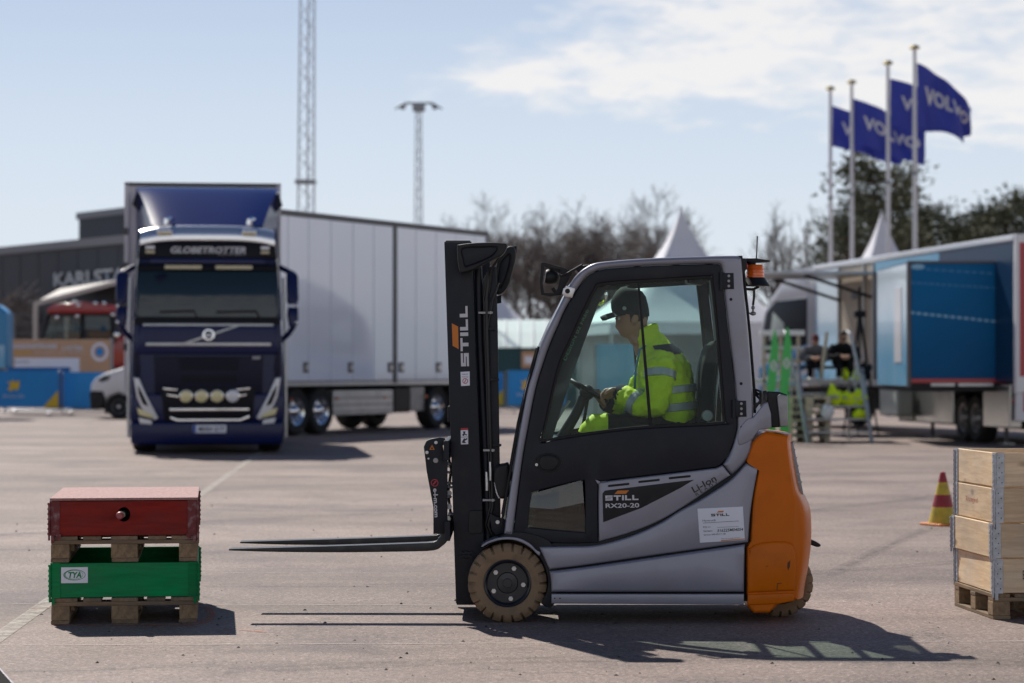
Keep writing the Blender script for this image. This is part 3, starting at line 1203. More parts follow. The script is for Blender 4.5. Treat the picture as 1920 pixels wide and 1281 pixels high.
# black gasket down the rear edge of the pillar
mb = MB()
mb.tube([P(x_, y_, YN + .07) for x_, y_ in ((1393, 495), (1397, 540), (1406, 626), (1414, 729), (1415, 775))], .008, 8)
both('gasket', mb.mesh(), 'rubber')
mb = MB()
mb.tube([P(x_, y_, YN + .05) for x_, y_ in ((940, 985), (950, 925), (962, 856), (972, 800), (984, 748), (996, 700), (1010, 650))], .007, 8)
both('gasket', mb.mesh(), 'rubber')

# --- inside the cab
floor_ = [(985, 1000), (1110, 1005), (1110, 1015), (985, 1010)]
plate('cab_floor', floor_, YN + .08, YF - YN - .16, 'rubber', fk)
seatb = [(1130, 905), (1130, 850), (1145, 835), (1340, 835), (1365, 845), (1355, 880), (1200, 990), (1135, 1005)]
plate('seat_console', seatb, YN + .09, YF - YN - .18, 'black_plastic', fk, bev=.01)
cush = [(1165, 836), (1160, 818), (1180, 808), (1290, 812), (1330, 805), (1345, 815), (1340, 836)]
plate('seat_cushion', cush, YC - .24, .48, 'seat_fabric', fk, bev=.03, sm=4)
backr = [(1305, 815), (1312, 760), (1316, 700), (1327, 655), (1340, 640), (1352, 641), (1352, 660), (1344, 690), (1340, 740), (1342, 790), (1345, 815)]
seat_b = plate('seat_back', backr, YC - .23, .46, 'seat_fabric', fk, bev=.03, sm=4)
for s_ in (-.16, .16):
    MB().tube([P(1350, 650, YC + s_), P(1346, 700, YC + s_), P(1341, 740, YC + s_), P(1338, 790, YC + s_)], .012, 8).link('seat_frame', 'steel_dull', fk, world=True)
p = P(1326, 780, YC - .25)
MB().lathe([(0, 0), (.028, 0), (.034, .006), (.034, .02), (.028, .026), (0, .026)], p, (0, -1, 0), 20).link('recliner_knob', 'steel_dull', fk, world=True)
dash = [(1000, 1000), (1012, 900), (1028, 832), (1040, 822), (1075, 824), (1085, 840), (1068, 900), (1060, 1000)]
plate('dashboard', dash, YN + .12, YF - YN - .24, 'black_plastic', fk, bev=.015)
# steering column and wheel (tilted disc seen nearly edge-on)
colm = MB().tube([P(1048, 830, YC), P(1078, 780, YC), P(1094, 745, YC)], [.035, .03, .028], 14)
colm.link('steering_column', 'black_plastic', fk, world=True)
sa, sb = P(1068, 712, YC), P(1138, 752, YC)
sc_ = (sa + sb) / 2
sr = (sb - sa).length / 2
sx = (sb - sa).normalized()
nrm = sx.cross(Vector((0, 1, 0))).normalized()
mb = MB()
ring = [sc_ + (sx * math.cos(a) + Vector((0, 1, 0)) * math.sin(a)) * sr for a in [2 * PI * i / 40 for i in range(41)]]
mb.tube(ring, .014, 10, caps=False)
sw = mb.link('steering_wheel', 'black_plastic', fk, world=True)
mb = MB()
for a in (0.4, 2.5, 4.6):
    mb.beam(sc_ - nrm * .02, sc_ + (sx * math.cos(a) + Vector((0, 1, 0)) * math.sin(a)) * sr, .03, .012)
mb.ball(sc_ - nrm * .015, .045, n=14, m=8)
mb.link('spoke', 'black_plastic', sw, world=True)
mb = MB().tube([P(1033, 806, YC - .30), P(1058, 765, YC - .30), P(1068, 752, YC - .28)], .008, 8)
mb.link('lever', 'steel_dull', fk, world=True)
mb = MB().tube([P(1092, 806, YC + .2), P(1098, 772, YC + .2), P(1103, 740, YC + .2)], [.012, .009, .012], 8)
mb.link('lever', 'black_plastic', fk, world=True)
# hydraulic armrest
plate('armrest', [(1190, 800), (1195, 780), (1290, 772), (1305, 780), (1300, 802)], YC + .26, .10, 'black_plastic', fk, bev=.015)
# dome shaped mirror and lamp under the roof
mb = MB().ball(P(1122, 552, YC + .2), .055, .03, .07)
mb.link('inside_mirror', 'chrome', fk, world=True)
plate('cab_lamp', [(1286, 517), (1333, 516), (1333, 525), (1318, 534), (1290, 531)], YC - .1, .2, 'black_plastic', fk, bev=.01)

# --- mast
MY = 13.60


def mp(pts, Y, t, m, name, **kw):
    return plate(name, pts, Y, t, m, fk, **kw)


for s_ in (0, 1):
    Y_ = MY if not s_ else 2 * YC - MY - .075
    rail = [(833, 453.5), (884, 453.5), (889, 600), (900, 860), (907, 1000), (907, 1131), (855, 1131)]
    mp(rail, Y_, .075, 'black_paint', 'mast_rail', bev=.003)
    inner = [(884, 462), (887, 455), (901, 455), (906, 587), (918, 860), (922, 1060), (908, 1060), (899, 860), (889, 600)]
    tb = MB().tube([P(896, 470, Y_ + .04), P(900, 640, Y_ + .04), P(911, 860, Y_ + .04), P(917, 1062, Y_ + .04)], .021, 16)
    tb.link('lift_cylinder', 'black_paint', fk, world=True)
    r2 = [(918, 500), (930, 500), (933, 600), (937, 860), (940, 1060), (924, 1060), (920, 860)]
    mp(r2, Y_ + .012, .06, 'black_paint', 'mast_rail', bev=.003)
for (a, b, y0) in (((838, 456), (884, 482), 0), ((842, 760), (880, 790), 0), ((858, 1085), (905, 1125), 0)):
    pa, pb = P(*a, YC), P(*b, YC)
    MB().box(pa.x, pb.x, MY + .07, 2 * YC - MY - .07, pb.z, pa.z).link('mast_crossbar', 'black_paint', fk, world=True, bev=.006)
plate('mast_back', [(880, 470), (918, 470), (936, 1060), (900, 1060)], YC - .06, .12, 'black_paint', fk)
# hoses behind the rails
rng = random.Random(2)
for k in range(4):
    o_ = .025 * k
    hs = [P(918 - 3 * k, 505 + 6 * k, MY - .01 + o_), P(912 - 4 * k, 560, MY - .01 + o_), P(913 - 3 * k, 620, MY - .01 + o_), P(918 - 3 * k, 780, MY - .01 + o_), P(924 - 4 * k, 950, MY - .01 + o_), P(916 - 5 * k, 985, MY - .01 + o_),
          P(922 - 4 * k, 1002, MY - .005 + o_), P(950, 1008 + 2 * k, MY + .02 + o_)]
    MB().tube(hs, .0085, 8).link('hose', 'hose', fk, world=True)
hs = [P(935, 530, MY + .02), P(924, 560, MY + .01), P(916, 600, MY), P(912, 640, MY)]
MB().tube(hs, .008, 8).link('hose', 'hose', fk, world=True)
for x0_, x1_, y_ in ((897, 924, 586.5), (913, 933, 617), (916, 936, 712), (906, 928, 844.5), (924, 940, 835), (905, 928, 938)):
    a, b = P(x0_, y_, MY - .012), P(x1_, y_, MY - .012)
    mb = MB().box(a.x, b.x, MY - .014, MY + .05, a.z - .006, a.z + .006)
    mb.cyl(b + Vector((-.012, -.016, 0)), b + Vector((-.012, .0, 0)), .009, 8)
    mb.link('hose_clamp', 'steel_dull' if x0_ in (897, 906, 905) else 'black_paint', fk, world=True, bev=.001)
for x_, y0_, y1_ in ((912, 885, 920), (919, 866, 901)):
    MB().tube([P(x_, y0_, MY - .02), P(x_ + 1, (y0_ + y1_) / 2, MY - .02), P(x_ + 1, y1_, MY - .02)], [.007, .010, .009], 10).link('hose_coupling', 'steel', fk, world=True)
# tilt cylinder bracket at the mast foot
tb = [(917, 962), (930, 968), (948, 975), (952, 985), (945, 1000), (930, 1004), (922, 995)]
mp(tb, MY - .03, .03, 'black_paint', 'tilt_bracket', bev=.004)
p = P(933, 979, MY - .03)
MB().cyl(p, p + Vector((0, -.006, 0)), .011, 14).link('pin', 'steel', fk, world=True)
mp([(880, 960), (884, 957), (905, 957), (905, 1000), (882, 1002), (877, 995)], MY - .012, .014, 'black_plastic', 'mast_cover', bev=.005)
# mounting star plate low on the rail
mb = MB()
p = P(874, 1040, MY)
for a in (.55, PI - .55, PI + .55, -.55):
    mb.beam(p + Vector((0, -.004, 0)), p + Vector((.045 * math.cos(a), -.004, .032 * math.sin(a))), .014, .012, up=(0, 1, 0))
mb.lathe([(0, -.006), (.02, -.006), (.024, 0)], p, (0, 1, 0), 14)
mb.link('rail_boss', 'black_paint', fk, world=True, bev=.002)
# print on the rail
YM = MY - .0012
mw = MY / F
still('lettering', face_at(870.5, 630.5, YM, R(91.5)), 113 * mw, 15 * mw, 'white_print', fk)
quad('emblem', [(847.2, 606.5), (859, 612.5), (860, 654.8), (848.6, 648.5)], YM, 'orange_print', fk)
st = plate('label_sticker', [(863.5, 697.5), (880.5, 696.5), (881, 723), (864.5, 724)], MY - .0015, .001, 'paper', fk, bev=.0002)
text('lettering', 'MAST', face_at(872, 702, MY - .0022), 'black_print', st, w=12 * mw, h=2.2 * mw)
text('lettering', 'TYP 25', face_at(872, 707, MY - .0022), 'black_print', st, w=12 * mw, h=2.0 * mw)
cpt = [(872.3 + 5.2 * math.cos(a), 714.5 + 5.2 * math.sin(a)) for a in [2 * PI * i / 20 for i in range(20)]]
cpi = [(872.3 + 4.0 * math.cos(a), 714.5 + 4.0 * math.sin(a)) for a in [2 * PI * i / 20 for i in range(20)]]
plate('emblem', cpt, MY - .0024, .0005, 'red_print', st, holes=[cpi], bev=.0001)
quad('emblem', [(870, 717.5), (871.5, 717.5), (874.5, 711.5), (873, 711.5)], MY - .0025, 'red_print', st)
st = plate('label_sticker', [(863.8, 807), (877.6, 806.5), (878, 833), (864.3, 833.5)], MY - .0015, .001, 'paper', fk, bev=.0002)
quad('emblem', [(864, 803), (877.6, 802.5), (877.7, 806.3), (864, 806.7)], MY - .0016, 'red_print', st)
for q in ([(868, 809), (873, 809), (871.5, 813), (876, 815), (875, 817), (871, 815), (870, 818), (866, 816), (869, 813)],
          [(866, 829), (870, 822), (873, 823), (876, 821), (876.5, 824), (871, 827), (874, 831), (868, 831)], [(864.5, 819.4), (877.5, 819), (877.5, 819.8), (864.5, 820.2)]):
    quad('emblem', q, MY - .0022, 'black_print', st)


# --- work lights in black guards on top of the mast
def guard_light(out, ins, Y, t, far=False):
    o = plate('lamp_guard', out, Y, t, 'black_plastic', fk, bev=.014, sm=4)
    so_ = smooth_poly(out, 4)
    ci = (sum(a for a, b in so_) / len(so_), sum(b for a, b in so_) / len(so_))
    plate('lamp_collar', [((x - ci[0]) * .99 + ci[0], (y - ci[1]) * .99 + ci[1]) for x, y in so_], Y - .022, .034, 'black_plastic', o, holes=[smooth_poly(ins, 3)], bev=.009)
    ring_ = [((x - ci[0]) * 1.12 + ci[0], (y - ci[1]) * 1.12 + ci[1]) for ci in [(sum(a for a, b in ins) / len(ins), sum(b for a, b in ins) / len(ins))] for x, y in ins]
    plate('lamp_face', ins, Y - .006, .01, 'black_paint', o, bev=.003, sm=3)
    return o


guard_light([(857, 462), (861, 458.5), (893, 455), (930, 454.6), (949, 456.8), (951, 462), (947, 472), (938, 481), (915, 491), (888, 506), (868, 511.5), (862, 509), (858, 490)],
            [(867, 466), (905, 463.5), (932, 464), (924, 478), (905, 488), (880, 497.5), (872, 499), (868, 485)], MY - .12, .10)
guard_light([(951, 464), (957, 462), (965, 465), (967.5, 480), (962, 505), (955, 531), (947, 545), (938, 551.5), (930, 549), (928, 520), (933, 488), (940, 478)],
            [(951, 480), (956, 478), (955, 492), (948, 520), (938, 540), (934, 530), (938, 496)], 2 * YC - MY - .05, .12)
MB().tube([P(958, 466, 2 * YC - MY), P(966, 464, 2 * YC - MY), P(965, 474, 2 * YC - MY)], .014, 10).link('lamp_knob', 'black_plastic', fk, world=True)
mp([(932, 555), (940, 553), (940, 568), (928, 570)], 2 * YC - MY - .02, .05, 'black_plastic', 'lamp_bracket')
MB().tube([P(938, 480, MY - .05), P(921, 505, MY - .03), P(918, 540, MY), P(908, 575, MY)], .007, 8).link('cable', 'hose', fk, world=True)
MB().tube([P(930, 545, YC + .3), P(922, 575, YC + .2), P(914, 610, YC + .1)], .010, 8).link('cable', 'hose', fk, world=True)

# --- fork carriage with positioner plates and forks
cp = [(794.5, 838), (799, 828), (806, 823.5), (825, 820), (834, 822), (836, 831), (830, 836), (832, 848), (839, 860), (839, 1000), (812.5, 1001.5), (812.5, 952), (800, 884)]
for Y_ in (MY + .0, 2 * YC - MY - .03):
    c_ = plate('carriage_plate', cp, Y_, .03, 'black_paint', fk, bev=.004)
    if Y_ > 14:
        continue
    YP = Y_ - .001
    for x_, y_, r_, m_ in ((817.5, 830, .010, 'steel'), (800.5, 848.5, .010, 'steel'), (803.5, 860, .006, 'steel'), (817, 863.5, .015, 'steel_dull')):
        p = P(x_, y_, Y_)
        MB().cyl(p, p + Vector((0, -.006, 0)), r_, 14).link('bolt', m_, c_, world=True, bev=.002)
    quad('emblem', [(805, 843.5), (815, 843.2), (810, 834)], YP, 'orange_print', c_)
    quad('emblem', [(808, 842.4), (812, 842.3), (810, 837)], YP - .0006, 'black_print', c_)
    cpt = [(815 + 7 * math.cos(a), 905.5 + 7 * math.sin(a)) for a in [2 * PI * i / 20 for i in range(20)]]
    cpi = [(815 + 5.5 * math.cos(a), 905.5 + 5.5 * math.sin(a)) for a in [2 * PI * i / 20 for i in range(20)]]
    plate('emblem', cpt, YP, .0006, 'red_print', c_, holes=[cpi], bev=.0001)
    quad('emblem', [(811, 908), (813, 909.5), (819, 902.5), (817, 901)], YP - .0005, 'red_print', c_)
    text('lettering', 'e-l-m.com', face_at(817.5, 943, YP - .0005, R(-87.5)), 'white_print', c_, w=54 * mw, h=8.5 * mw, bold=.03)
for a, b in (((836, 822), (846, 858)), ((838, 968), (848, 1004))):
    pa, pb = P(*a, YC), P(*b, YC)
    MB().box(pa.x, pb.x, YC - .46, YC + .46, pb.z, pa.z).link('carriage_bar', 'black_paint', fk, world=True, bev=.005)
mb = MB()
for y_ in (872, 925, 950):
    mb.cyl(P(842, y_, YC - .34), P(842, y_, YC + .34), .016, 12)
mb.link('positioner_rod', 'steel_dull', fk, world=True)
for k, (x_, y_) in enumerate(((842, 868), (841, 885), (844, 905), (843, 912), (842, 930), (845, 962))):
    MB().cyl(P(x_ - 4, y_, MY + .02), P(x_ + 4, y_ + 2, MY + .03), .008, 8).link('hose_coupling', 'steel', fk, world=True)
MB().tube([P(838, 845, MY + .05), P(846, 880, MY + .03), P(840, 925, MY + .04), P(846, 970, MY + .05)], .008, 8).link('hose', 'hose', fk, world=True)
fo = [(429, 1029.2, 1), (429, 1032.6, 1), (520, 1035.2), (640, 1036), (760, 1034.5), (812, 1032.5), (828, 1025), (839, 1014), (842, 1000, 1), (842, 985, 1), (828, 985, 1), (828, 1000), (822, 1010), (812, 1016.8), (760, 1019.5), (640, 1023.5), (520, 1026.8)]
mb_ = pl(fo, 13.64, .1, bev=.004, sm=3)
m2 = mb_.copy()
link('fork', mb_, 'fork_steel', fk, world=True)
m2.transform(Matrix.Translation((0, .56, .0)))
link('fork', m2, 'fork_steel', fk, world=True, recalc=False)

# --- front wheels, fenders


def wheel(cx_, cy_, r_px, Yf, width, name='wheel', nuts=5, lugs=22, m_t='tyre_brown', mirror=True):
    c = P(cx_, cy_, Yf)
    r = r_px * Yf / F
    c.z = r - .002
    n = lugs * 6

    def build():
        mb = MB()
        prof = [(.58, .004), (.62, -.004), (.70, -.006), (.80, -.008), (.88, -.002), (.93, .008), (.985, .022), (1.0, .045), (1.0, width - .045), (.985, width - .02), (.93, width - .005), (.6, width - .01), (.58, width / 2)]
        vs = []
        for i, (k, d) in enumerate(prof):
            for j in range(n):
                a = 2 * PI * j / n
                g = (j % 6) == 0
                kk, dd = k, d
                if g and 4 <= i <= 7:
                    kk = k - (.0 if i == 4 else .04)
                    dd = d + (.018 if i in (4, 5, 6) else 0)
                vs.append((c.x + r * kk * math.cos(a), Yf + dd, c.z + r * kk * math.sin(a)))
        fs = [(i * n + j, i * n + (j + 1) % n, (i + 1) * n + (j + 1) % n, (i + 1) * n + j) for i in range(len(prof) - 1) for j in range(n)]
        mb.add(vs, fs)
        rim = MB()
        rim.lathe([(r * .60, .0), (r * .57, -.004), (r * .545, .0), (r * .53, .03), (r * .50, .036), (r * .27, .036), (r * .25, .028), (r * .12, .026), (r * .11, .018), (0, .018)], (c.x, Yf, c.z), (0, 1, 0), 40)
        nt_ = []
        for k in range(nuts):
            a = 1.15 + 2 * PI * k / nuts
            q = Vector((c.x + r * .40 * math.cos(a), Yf + .034, c.z + r * .40 * math.sin(a)))
            m_ = MB().cyl(q, q + Vector((0, -.018, 0)), .0135, 6).cyl(q + Vector((0, -.018, 0)), q + Vector((0, -.022, 0)), .009, 10)
            nt_.append(m_.mesh())
        return mb.mesh(), rim.mesh(), nt_
    t_, ri, nt_ = build()
    for far in ((0, 1) if mirror else (0,)):
        f_ = (lambda me: mirrored(me, YC)) if far else (lambda me: me.copy())
        w_ = link(name, f_(ri), 'rim_black', fk, world=True)
        link('tyre', f_(t_), m_t, w_, world=True, smooth=28)
        for q in nt_:
            link('wheel_nut', f_(q), 'steel', w_, world=True)


wheel(951.5, 1097, 74.5, YN + .004, .17)
arc = [(903, 1022.5), (915, 1014), (935, 1007), (955, 1005.5), (975, 1009), (993, 1019), (1006, 1032), (1016, 1052), (1021, 1080), (1021, 1100), (1014, 1131)]
arc2 = [(x + (5 if i > 5 else 1), y + 7 + (3 if i < 5 else 0)) for i, (x, y) in enumerate(arc)]
fend = [(903, 1023), (915, 1015), (935, 1008.5), (955, 1007), (975, 1010), (993, 1019), (1004, 1030), (1013, 1036), (1010, 1042), (998, 1030), (985, 1021), (970, 1014.5), (955, 1012), (935, 1013.5), (916, 1019.5), (905, 1026)]
both('fender', pl(fend, YN + .002, .19, bev=.004, sm=3), 'silver')
arch = [(905, 1030), (930, 1016), (955, 1013), (985, 1021), (1006, 1038), (1018, 1055), (1027, 1085), (1025, 1110), (1015, 1132), (1040, 1132), (1040, 1030), (1000, 1002), (950, 1000)]
both('wheel_arch', pl(arch, YN + .02, .2, bev=.004, sm=3), 'black_plastic')
wheel(1463, 1096.5, 63.5, 13.72, .13, nuts=4, lugs=20)

# --- counterweight
mat('scuff', (0.11, 0.045, 0.015), .8)
mat('grille_grey', (0.24, 0.25, 0.27), .4, .4)
cwp = [(1412, 828, 1), (1424, 816), (1437, 809.5, 1), (1482, 815.5, 1), (1482, 830), (1489, 880), (1496, 918), (1505, 938), (1512, 962), (1513.5, 1012), (1510, 1056), (1503, 1106, 1), (1501, 1125, 1), (1462, 1132.6, 1), (1443.5, 1150, 1), (1414, 1150.4, 1), (1401, 1137, 1),
       (1399.5, 1028, 1), (1407.5, 1015, 1), (1412, 940), (1423, 878, 1), (1400, 864, 1)]
q = smooth_poly(cwp, 4)
cw2 = [P(x, y, YN) for x, y in q]
xr = P(1428, 900, YN).x
zc_, xc_ = P(1450, 980, YN).z, P(1450, 980, YN).x
rings = []
for v in [-1, -.985, -.95, -.88, -.75, -.6, -.4, -.2, 0, .2, .4, .6, .75, .88, .95, .985, 1]:
    k = 1.27 - .37 * abs(v) ** 3.2
    ins = {1: .016, .985: .005}.get(abs(v), 0.0)
    ring = []
    for p in cw2:
        x = p.x if p.x < xr else xr + (p.x - xr) * k
        d = Vector((x - xc_, 0, p.z - zc_))
        s_ = 1 - ins / max(d.length, .05)
        ring.append(Vector((xc_ + d.x * s_, YC + v * (YC - YN + .004), zc_ + d.z * s_)))
    rings.append(ring)
MB().loft(rings).link('counterweight', 'orange', fk, world=True, smooth=32)
# raised lower shell on the flank
blk = [(1401.5, 1031, 1), (1420, 1020), (1445, 1016), (1475, 1016), (1488, 1024), (1493, 1045), (1494, 1075), (1491, 1108, 1), (1401.5, 1112, 1)]
both('flank_shell', pl(blk, YN - .018, .05, bev=.014, sm=4), 'orange')
both('flank_shell', pl([(1401.5, 1115), (1490, 1112), (1489, 1127), (1462, 1132.5), (1401.5, 1135)], YN - .016, .05, bev=.008), 'orange')
for q_ in ([(1456, 1094), (1465, 1093), (1465.5, 1094.3), (1458, 1095.3)], [(1457, 1095), (1458.6, 1095), (1457.5, 1107), (1456.4, 1106)], [(1477, 1055), (1482, 1050), (1481, 1062), (1478, 1070), (1476, 1064)], [(1436, 1062), (1441, 1060.5), (1440, 1062), (1436, 1063)]):
    quad('scuff', q_, YN - .0192, 'scuff', fk)
# rear light grille, tow pin
gp_ = [(1475, 832), (1486, 828), (1503, 915), (1502, 930), (1494, 918), (1489, 905)]
a0, a1 = P(1484, 833, YC), P(1505, 928, YC)
mb = MB()
plate('rear_grille', [(1474, 836, 1), (1487, 828.5, 1), (1497, 876), (1506.5, 925, 1), (1503, 932, 1), (1494, 920), (1485, 900), (1478, 866)], YN + .13, YF - YN - .26, 'grille_grey', fk, bev=.006)
for k in range(5):
    y_ = 842 + 15 * k
    plate('grille_slat', [(1477 + 3.2 * k, y_ + 2), (1491 + 3.1 * k, y_), (1491.6 + 3.1 * k, y_ + 3), (1477.6 + 3.2 * k, y_ + 5)], YN + .122, .05, 'steel_dull', fk, bev=.001)
plate('pull_handle', [(1499, 956, 1), (1510, 955, 1), (1510, 980, 1), (1500, 978, 1)], YN + .09, .12, 'orange', fk, bev=.004)
plate('tow_flap', [(1508, 1009), (1520, 1012), (1536, 1019), (1539, 1024), (1532, 1026), (1518, 1021), (1508, 1015)], YC - .09, .18, 'black_plastic', fk, bev=.006, sm=3)
MB().cyl(P(1514, 978, YC), P(1514, 1000, YC), .018, 12).link('tow_pin', 'steel_dull', fk, world=True)

# --- rear arm with box, beacon, aerial, chain
arm = [(1384, 832), (1385, 808), (1400, 786), (1412, 783), (1424, 768), (1440, 754), (1447, 801), (1424, 806), (1411, 824), (1392, 834)]
both('rear_arm', pl(arm, YN + .008, .03, bev=.006, sm=2), 'silver')
plate('rear_box', [(1437, 738), (1440, 734), (1462, 735), (1476, 740), (1477, 799), (1463, 801), (1446, 802), (1438, 752)], YN + .03, .42, 'black_plastic', fk, bev=.008)
plate('box_cover', [(1457, 743), (1463, 739), (1477, 742), (1478, 800), (1463, 800.5)], YN + .012, .4, 'steel_dull', fk, bev=.006)
for k in range(3):
    MB().tube([P(1414, 730 + 3 * k, YN + .08), P(1426, 734 + 8 * k, YN + .05), P(1425, 752 + 2 * k, YN + .04), P(1414, 768 - 5 * k, YN + .05)], .007, 8).link('cable', 'hose', fk, world=True)
MB().tube([P(1434, 734, YN + .03), P(1436, 742, YN + .02), P(1435, 750, YN + .02)], .012, 8).link('cable', 'hose', fk, world=True)
plate('beacon_bracket', [(1376, 483), (1382, 479.5), (1392, 479.5), (1393, 485), (1400, 487), (1401, 502), (1396, 512), (1386, 517), (1381, 500), (1376, 498)], YN + .03, .12, 'black_plastic', fk, bev=.004)
by = YN + .16
p0, p1 = P(1416, 522, by), P(1416, 497, by)
bc = MB().lathe([(0, 0), (.052, 0), (.051, .01), (.049, .03), (.046, .068), (.040, .076), (0, .078)], p0, (0, 0, 1), 28)
bc = bc.link('beacon', 'lamp_orange', fk, world=True)
mb = MB()
for k in range(3):
    mb.lathe([(.0505, -.002), (.0525, 0), (.0505, .002)], p0 + Vector((0, 0, .015 + .018 * k)), (0, 0, 1), 28)
mb.link('lens_rib', 'lamp_orange', bc, world=True)
mb = MB().lathe([(0, .004), (.056, .004), (.062, -.01), (.082, -.038), (.080, -.044), (.03, -.046), (0, -.046)], p0, (0, 0, 1), 28)
mb.link('beacon_base', 'black_plastic', bc, world=True)
plate('beacon_plate', [(1392, 484.5), (1420, 484.5), (1444, 488.5), (1444, 490.5), (1412, 492), (1392, 487)], by - .07, .14, 'black_plastic', fk, bev=.002)
MB().cyl(P(1408, 491, by), P(1408, 497, by), .028, 14).link('beacon_post', 'black_plastic', fk, world=True)
pr = P(1399, 499, YN + .1)
MB().ball(pr, .012, .03, .02).link('marker_lamp', 'lamp_red', fk, world=True)
MB().tube([P(1418, 488, by), P(1419, 470, by), P(1420, 443, by)], [.004, .0032, .004], 8).link('aerial', 'hose', fk, world=True)
MB().tube([P(1392, 535, by - .04), P(1398, 542, by - .04), P(1412, 543, by - .02), P(1422, 538, by)], .008, 8).link('cable', 'hose', fk, world=True)
MB().tube([P(1414, 540, by), P(1414, 556, by), P(1412, 572, by)], .007, 8).link('cable', 'hose', fk, world=True)
p = P(1412, 577, by)
MB().ball(p, .011).ball(P(1412, 588, by), .018, .018, .012).cyl(P(1412, 572, by), P(1412, 590, by), .006, 8).link('hook', 'steel_dull', fk, world=True)
MB().tube([P(1394, 536, by - .05), P(1397, 560, by - .05), P(1401, 583, by - .05), P(1408, 590, by - .03)], .0035, 6).link('cable', 'hose', fk, world=True)
MB().tube([P(1398, 545, by - .05), P(1402, 570, by - .05), P(1404, 588, by - .05)], .0035, 6).link('cable', 'hose', fk, world=True)

# --- front work lamp in its frame, horn-shaped mirror on the pillar
fr_o = [(1014.5, 553), (1012, 530), (1015, 492), (1020, 491.5), (1073, 507), (1072, 514), (1058, 540), (1052, 553), (1030, 556)]
fr_i = [(1020, 549), (1017.5, 530), (1021, 500), (1025, 502), (1050, 506), (1052, 515), (1046, 540), (1040, 550)]
lf = plate('lamp_frame', fr_o, YN + .1, .02, 'black_plastic', fk, holes=[fr_i], bev=.004)
p = P(1036, 520, YN + .16)
ax = (P(1050, 516, YN + .16) - P(1024, 512, YN + .16)).normalized()
MB().lathe([(0, -.01), (.036, -.01), (.042, 0), (.042, .02), (.034, .05), (.018, .065), (0, .068)], p - ax * .03, ax, 24).link('work_lamp', 'black_plastic', lf, world=True)
MB().lathe([(0, -.0125), (.034, -.0125), (.036, -.010)], p - ax * .03, ax, 24).link('lamp_lens', 'lens_white', lf, world=True)
MB().beam(P(1030, 500, YN + .14), P(1060, 510, YN + .14), .012, .03).beam(P(1036, 540, YN + .14), P(1045, 553, YN + .14), .014, .02).link('lamp_bracket', 'black_plastic', lf, world=True, bev=.003)
MB().tube([P(1050, 518, YN + .1), P(1066, 512, YN + .08), P(1078, 505, YN + .08), P(1092, 497, YN + .08)], .007, 8).link('cable', 'hose', fk, world=True)
plate('lamp_mount', [(1054, 551), (1056, 541), (1063, 536), (1079, 541), (1073, 559), (1060, 557)], YN - .006, .03, 'steel', fk, bev=.003)
p = P(1064, 546, YN - .001)
MB().cyl(p + Vector((0, -.004, 0)), p + Vector((0, -.012, 0)), .014, 14).link('bolt', 'rubber', fk, world=True)
plate('wiper_motor', [(1080, 506), (1095, 497), (1108, 496), (1100, 503), (1086, 512)], YN + .08, .3, 'black_plastic', fk, bev=.005)
hn = [(927, 905), (928, 882), (934, 873), (945, 870), (955, 873), (955, 925), (948, 934), (938, 935), (932, 925)]
plate('headlamp', hn, YN + .1, .14, 'black_plastic', fk, bev=.016, sm=4)
plate('lamp_lens', [(926.5, 905), (932, 905), (939, 934), (935, 935), (930, 925)], YN + .11, .1, 'lens_white', fk, bev=.003)
MB().beam(P(952, 893, YN + .15), P(968, 893, YN + .15), .03, .05).link('lamp_bracket', 'black_plastic', fk, world=True)
# ================================================================== pallets, collars, cone
for ax_, nm in ((0, 'x'), (1, 'y'), (2, 'z')):
    wood_mat('pallet_wood_' + nm, (0.30, 0.215, 0.135), (0.19, 0.125, 0.072), ax_, grey=0.35)
    wood_mat('collar_wood_' + nm, (0.86, 0.67, 0.44), (0.66, 0.47, 0.28), ax_, knots=0.8, grey=0.22, gs=0.8)
    wood_mat('red_wood_' + nm, (0.27, 0.018, 0.012), (0.19, 0.013, 0.010), ax_, knots=0.15, rough=0.6)
    wood_mat('green_wood_' + nm, (0.003, 0.27, 0.085), (0.002, 0.20, 0.062), ax_, knots=0.15, rough=0.55)
mat('block_wood', (0.27, 0.185, 0.105), 0.85, var=0.3, vs=45, bump=0.4, bs=160, dirt=((0.12, 0.09, 0.06), 0.6, 9))
mat('osb_red', (0.37, 0.205, 0.185), 0.75, var=0.22, vs=55, bump=0.6, bs=110, stretch=(1, .45, 1))
mat('red_metal', (0.15, 0.018, 0.02), 0.45, 0.2, var=0.2, vs=20, dirt=((0.4, 0.4, 0.42), 0.6, 22))
mat('dark_hole', (0.01, 0.009, 0.008), 0.9)
MESHES = {}


def shared(key, fn):
    if key not in MESHES:
        MESHES[key] = fn()
    return MESHES[key]


def board(parent, name, mesh_key, dims, loc, m, bev=0.003, label=None):
    """A plank centred on loc; alike planks share one mesh."""
    def mk():
        dx, dy, dz = dims
        me = MB().box(-dx / 2, dx / 2, -dy / 2, dy / 2, -dz / 2, dz / 2).mesh(name)
        bm = bmesh.new()
        bm.from_mesh(me)
        bmesh.ops.recalc_face_normals(bm, faces=bm.faces)
        if bev:
            bmesh.ops.bevel(bm, geom=bm.edges[:], offset=bev, segments=1, affect='EDGES')
        bm.to_mesh(me)
        bm.free()
        me.materials.append(MATS[m])
        return me
    me = shared((mesh_key, m), mk)
    o = bpy.data.objects.new(name, me)
    COL.objects.link(o)
    o.parent = parent
    o.location = loc
    if label:
        o['label'] = label
    return o


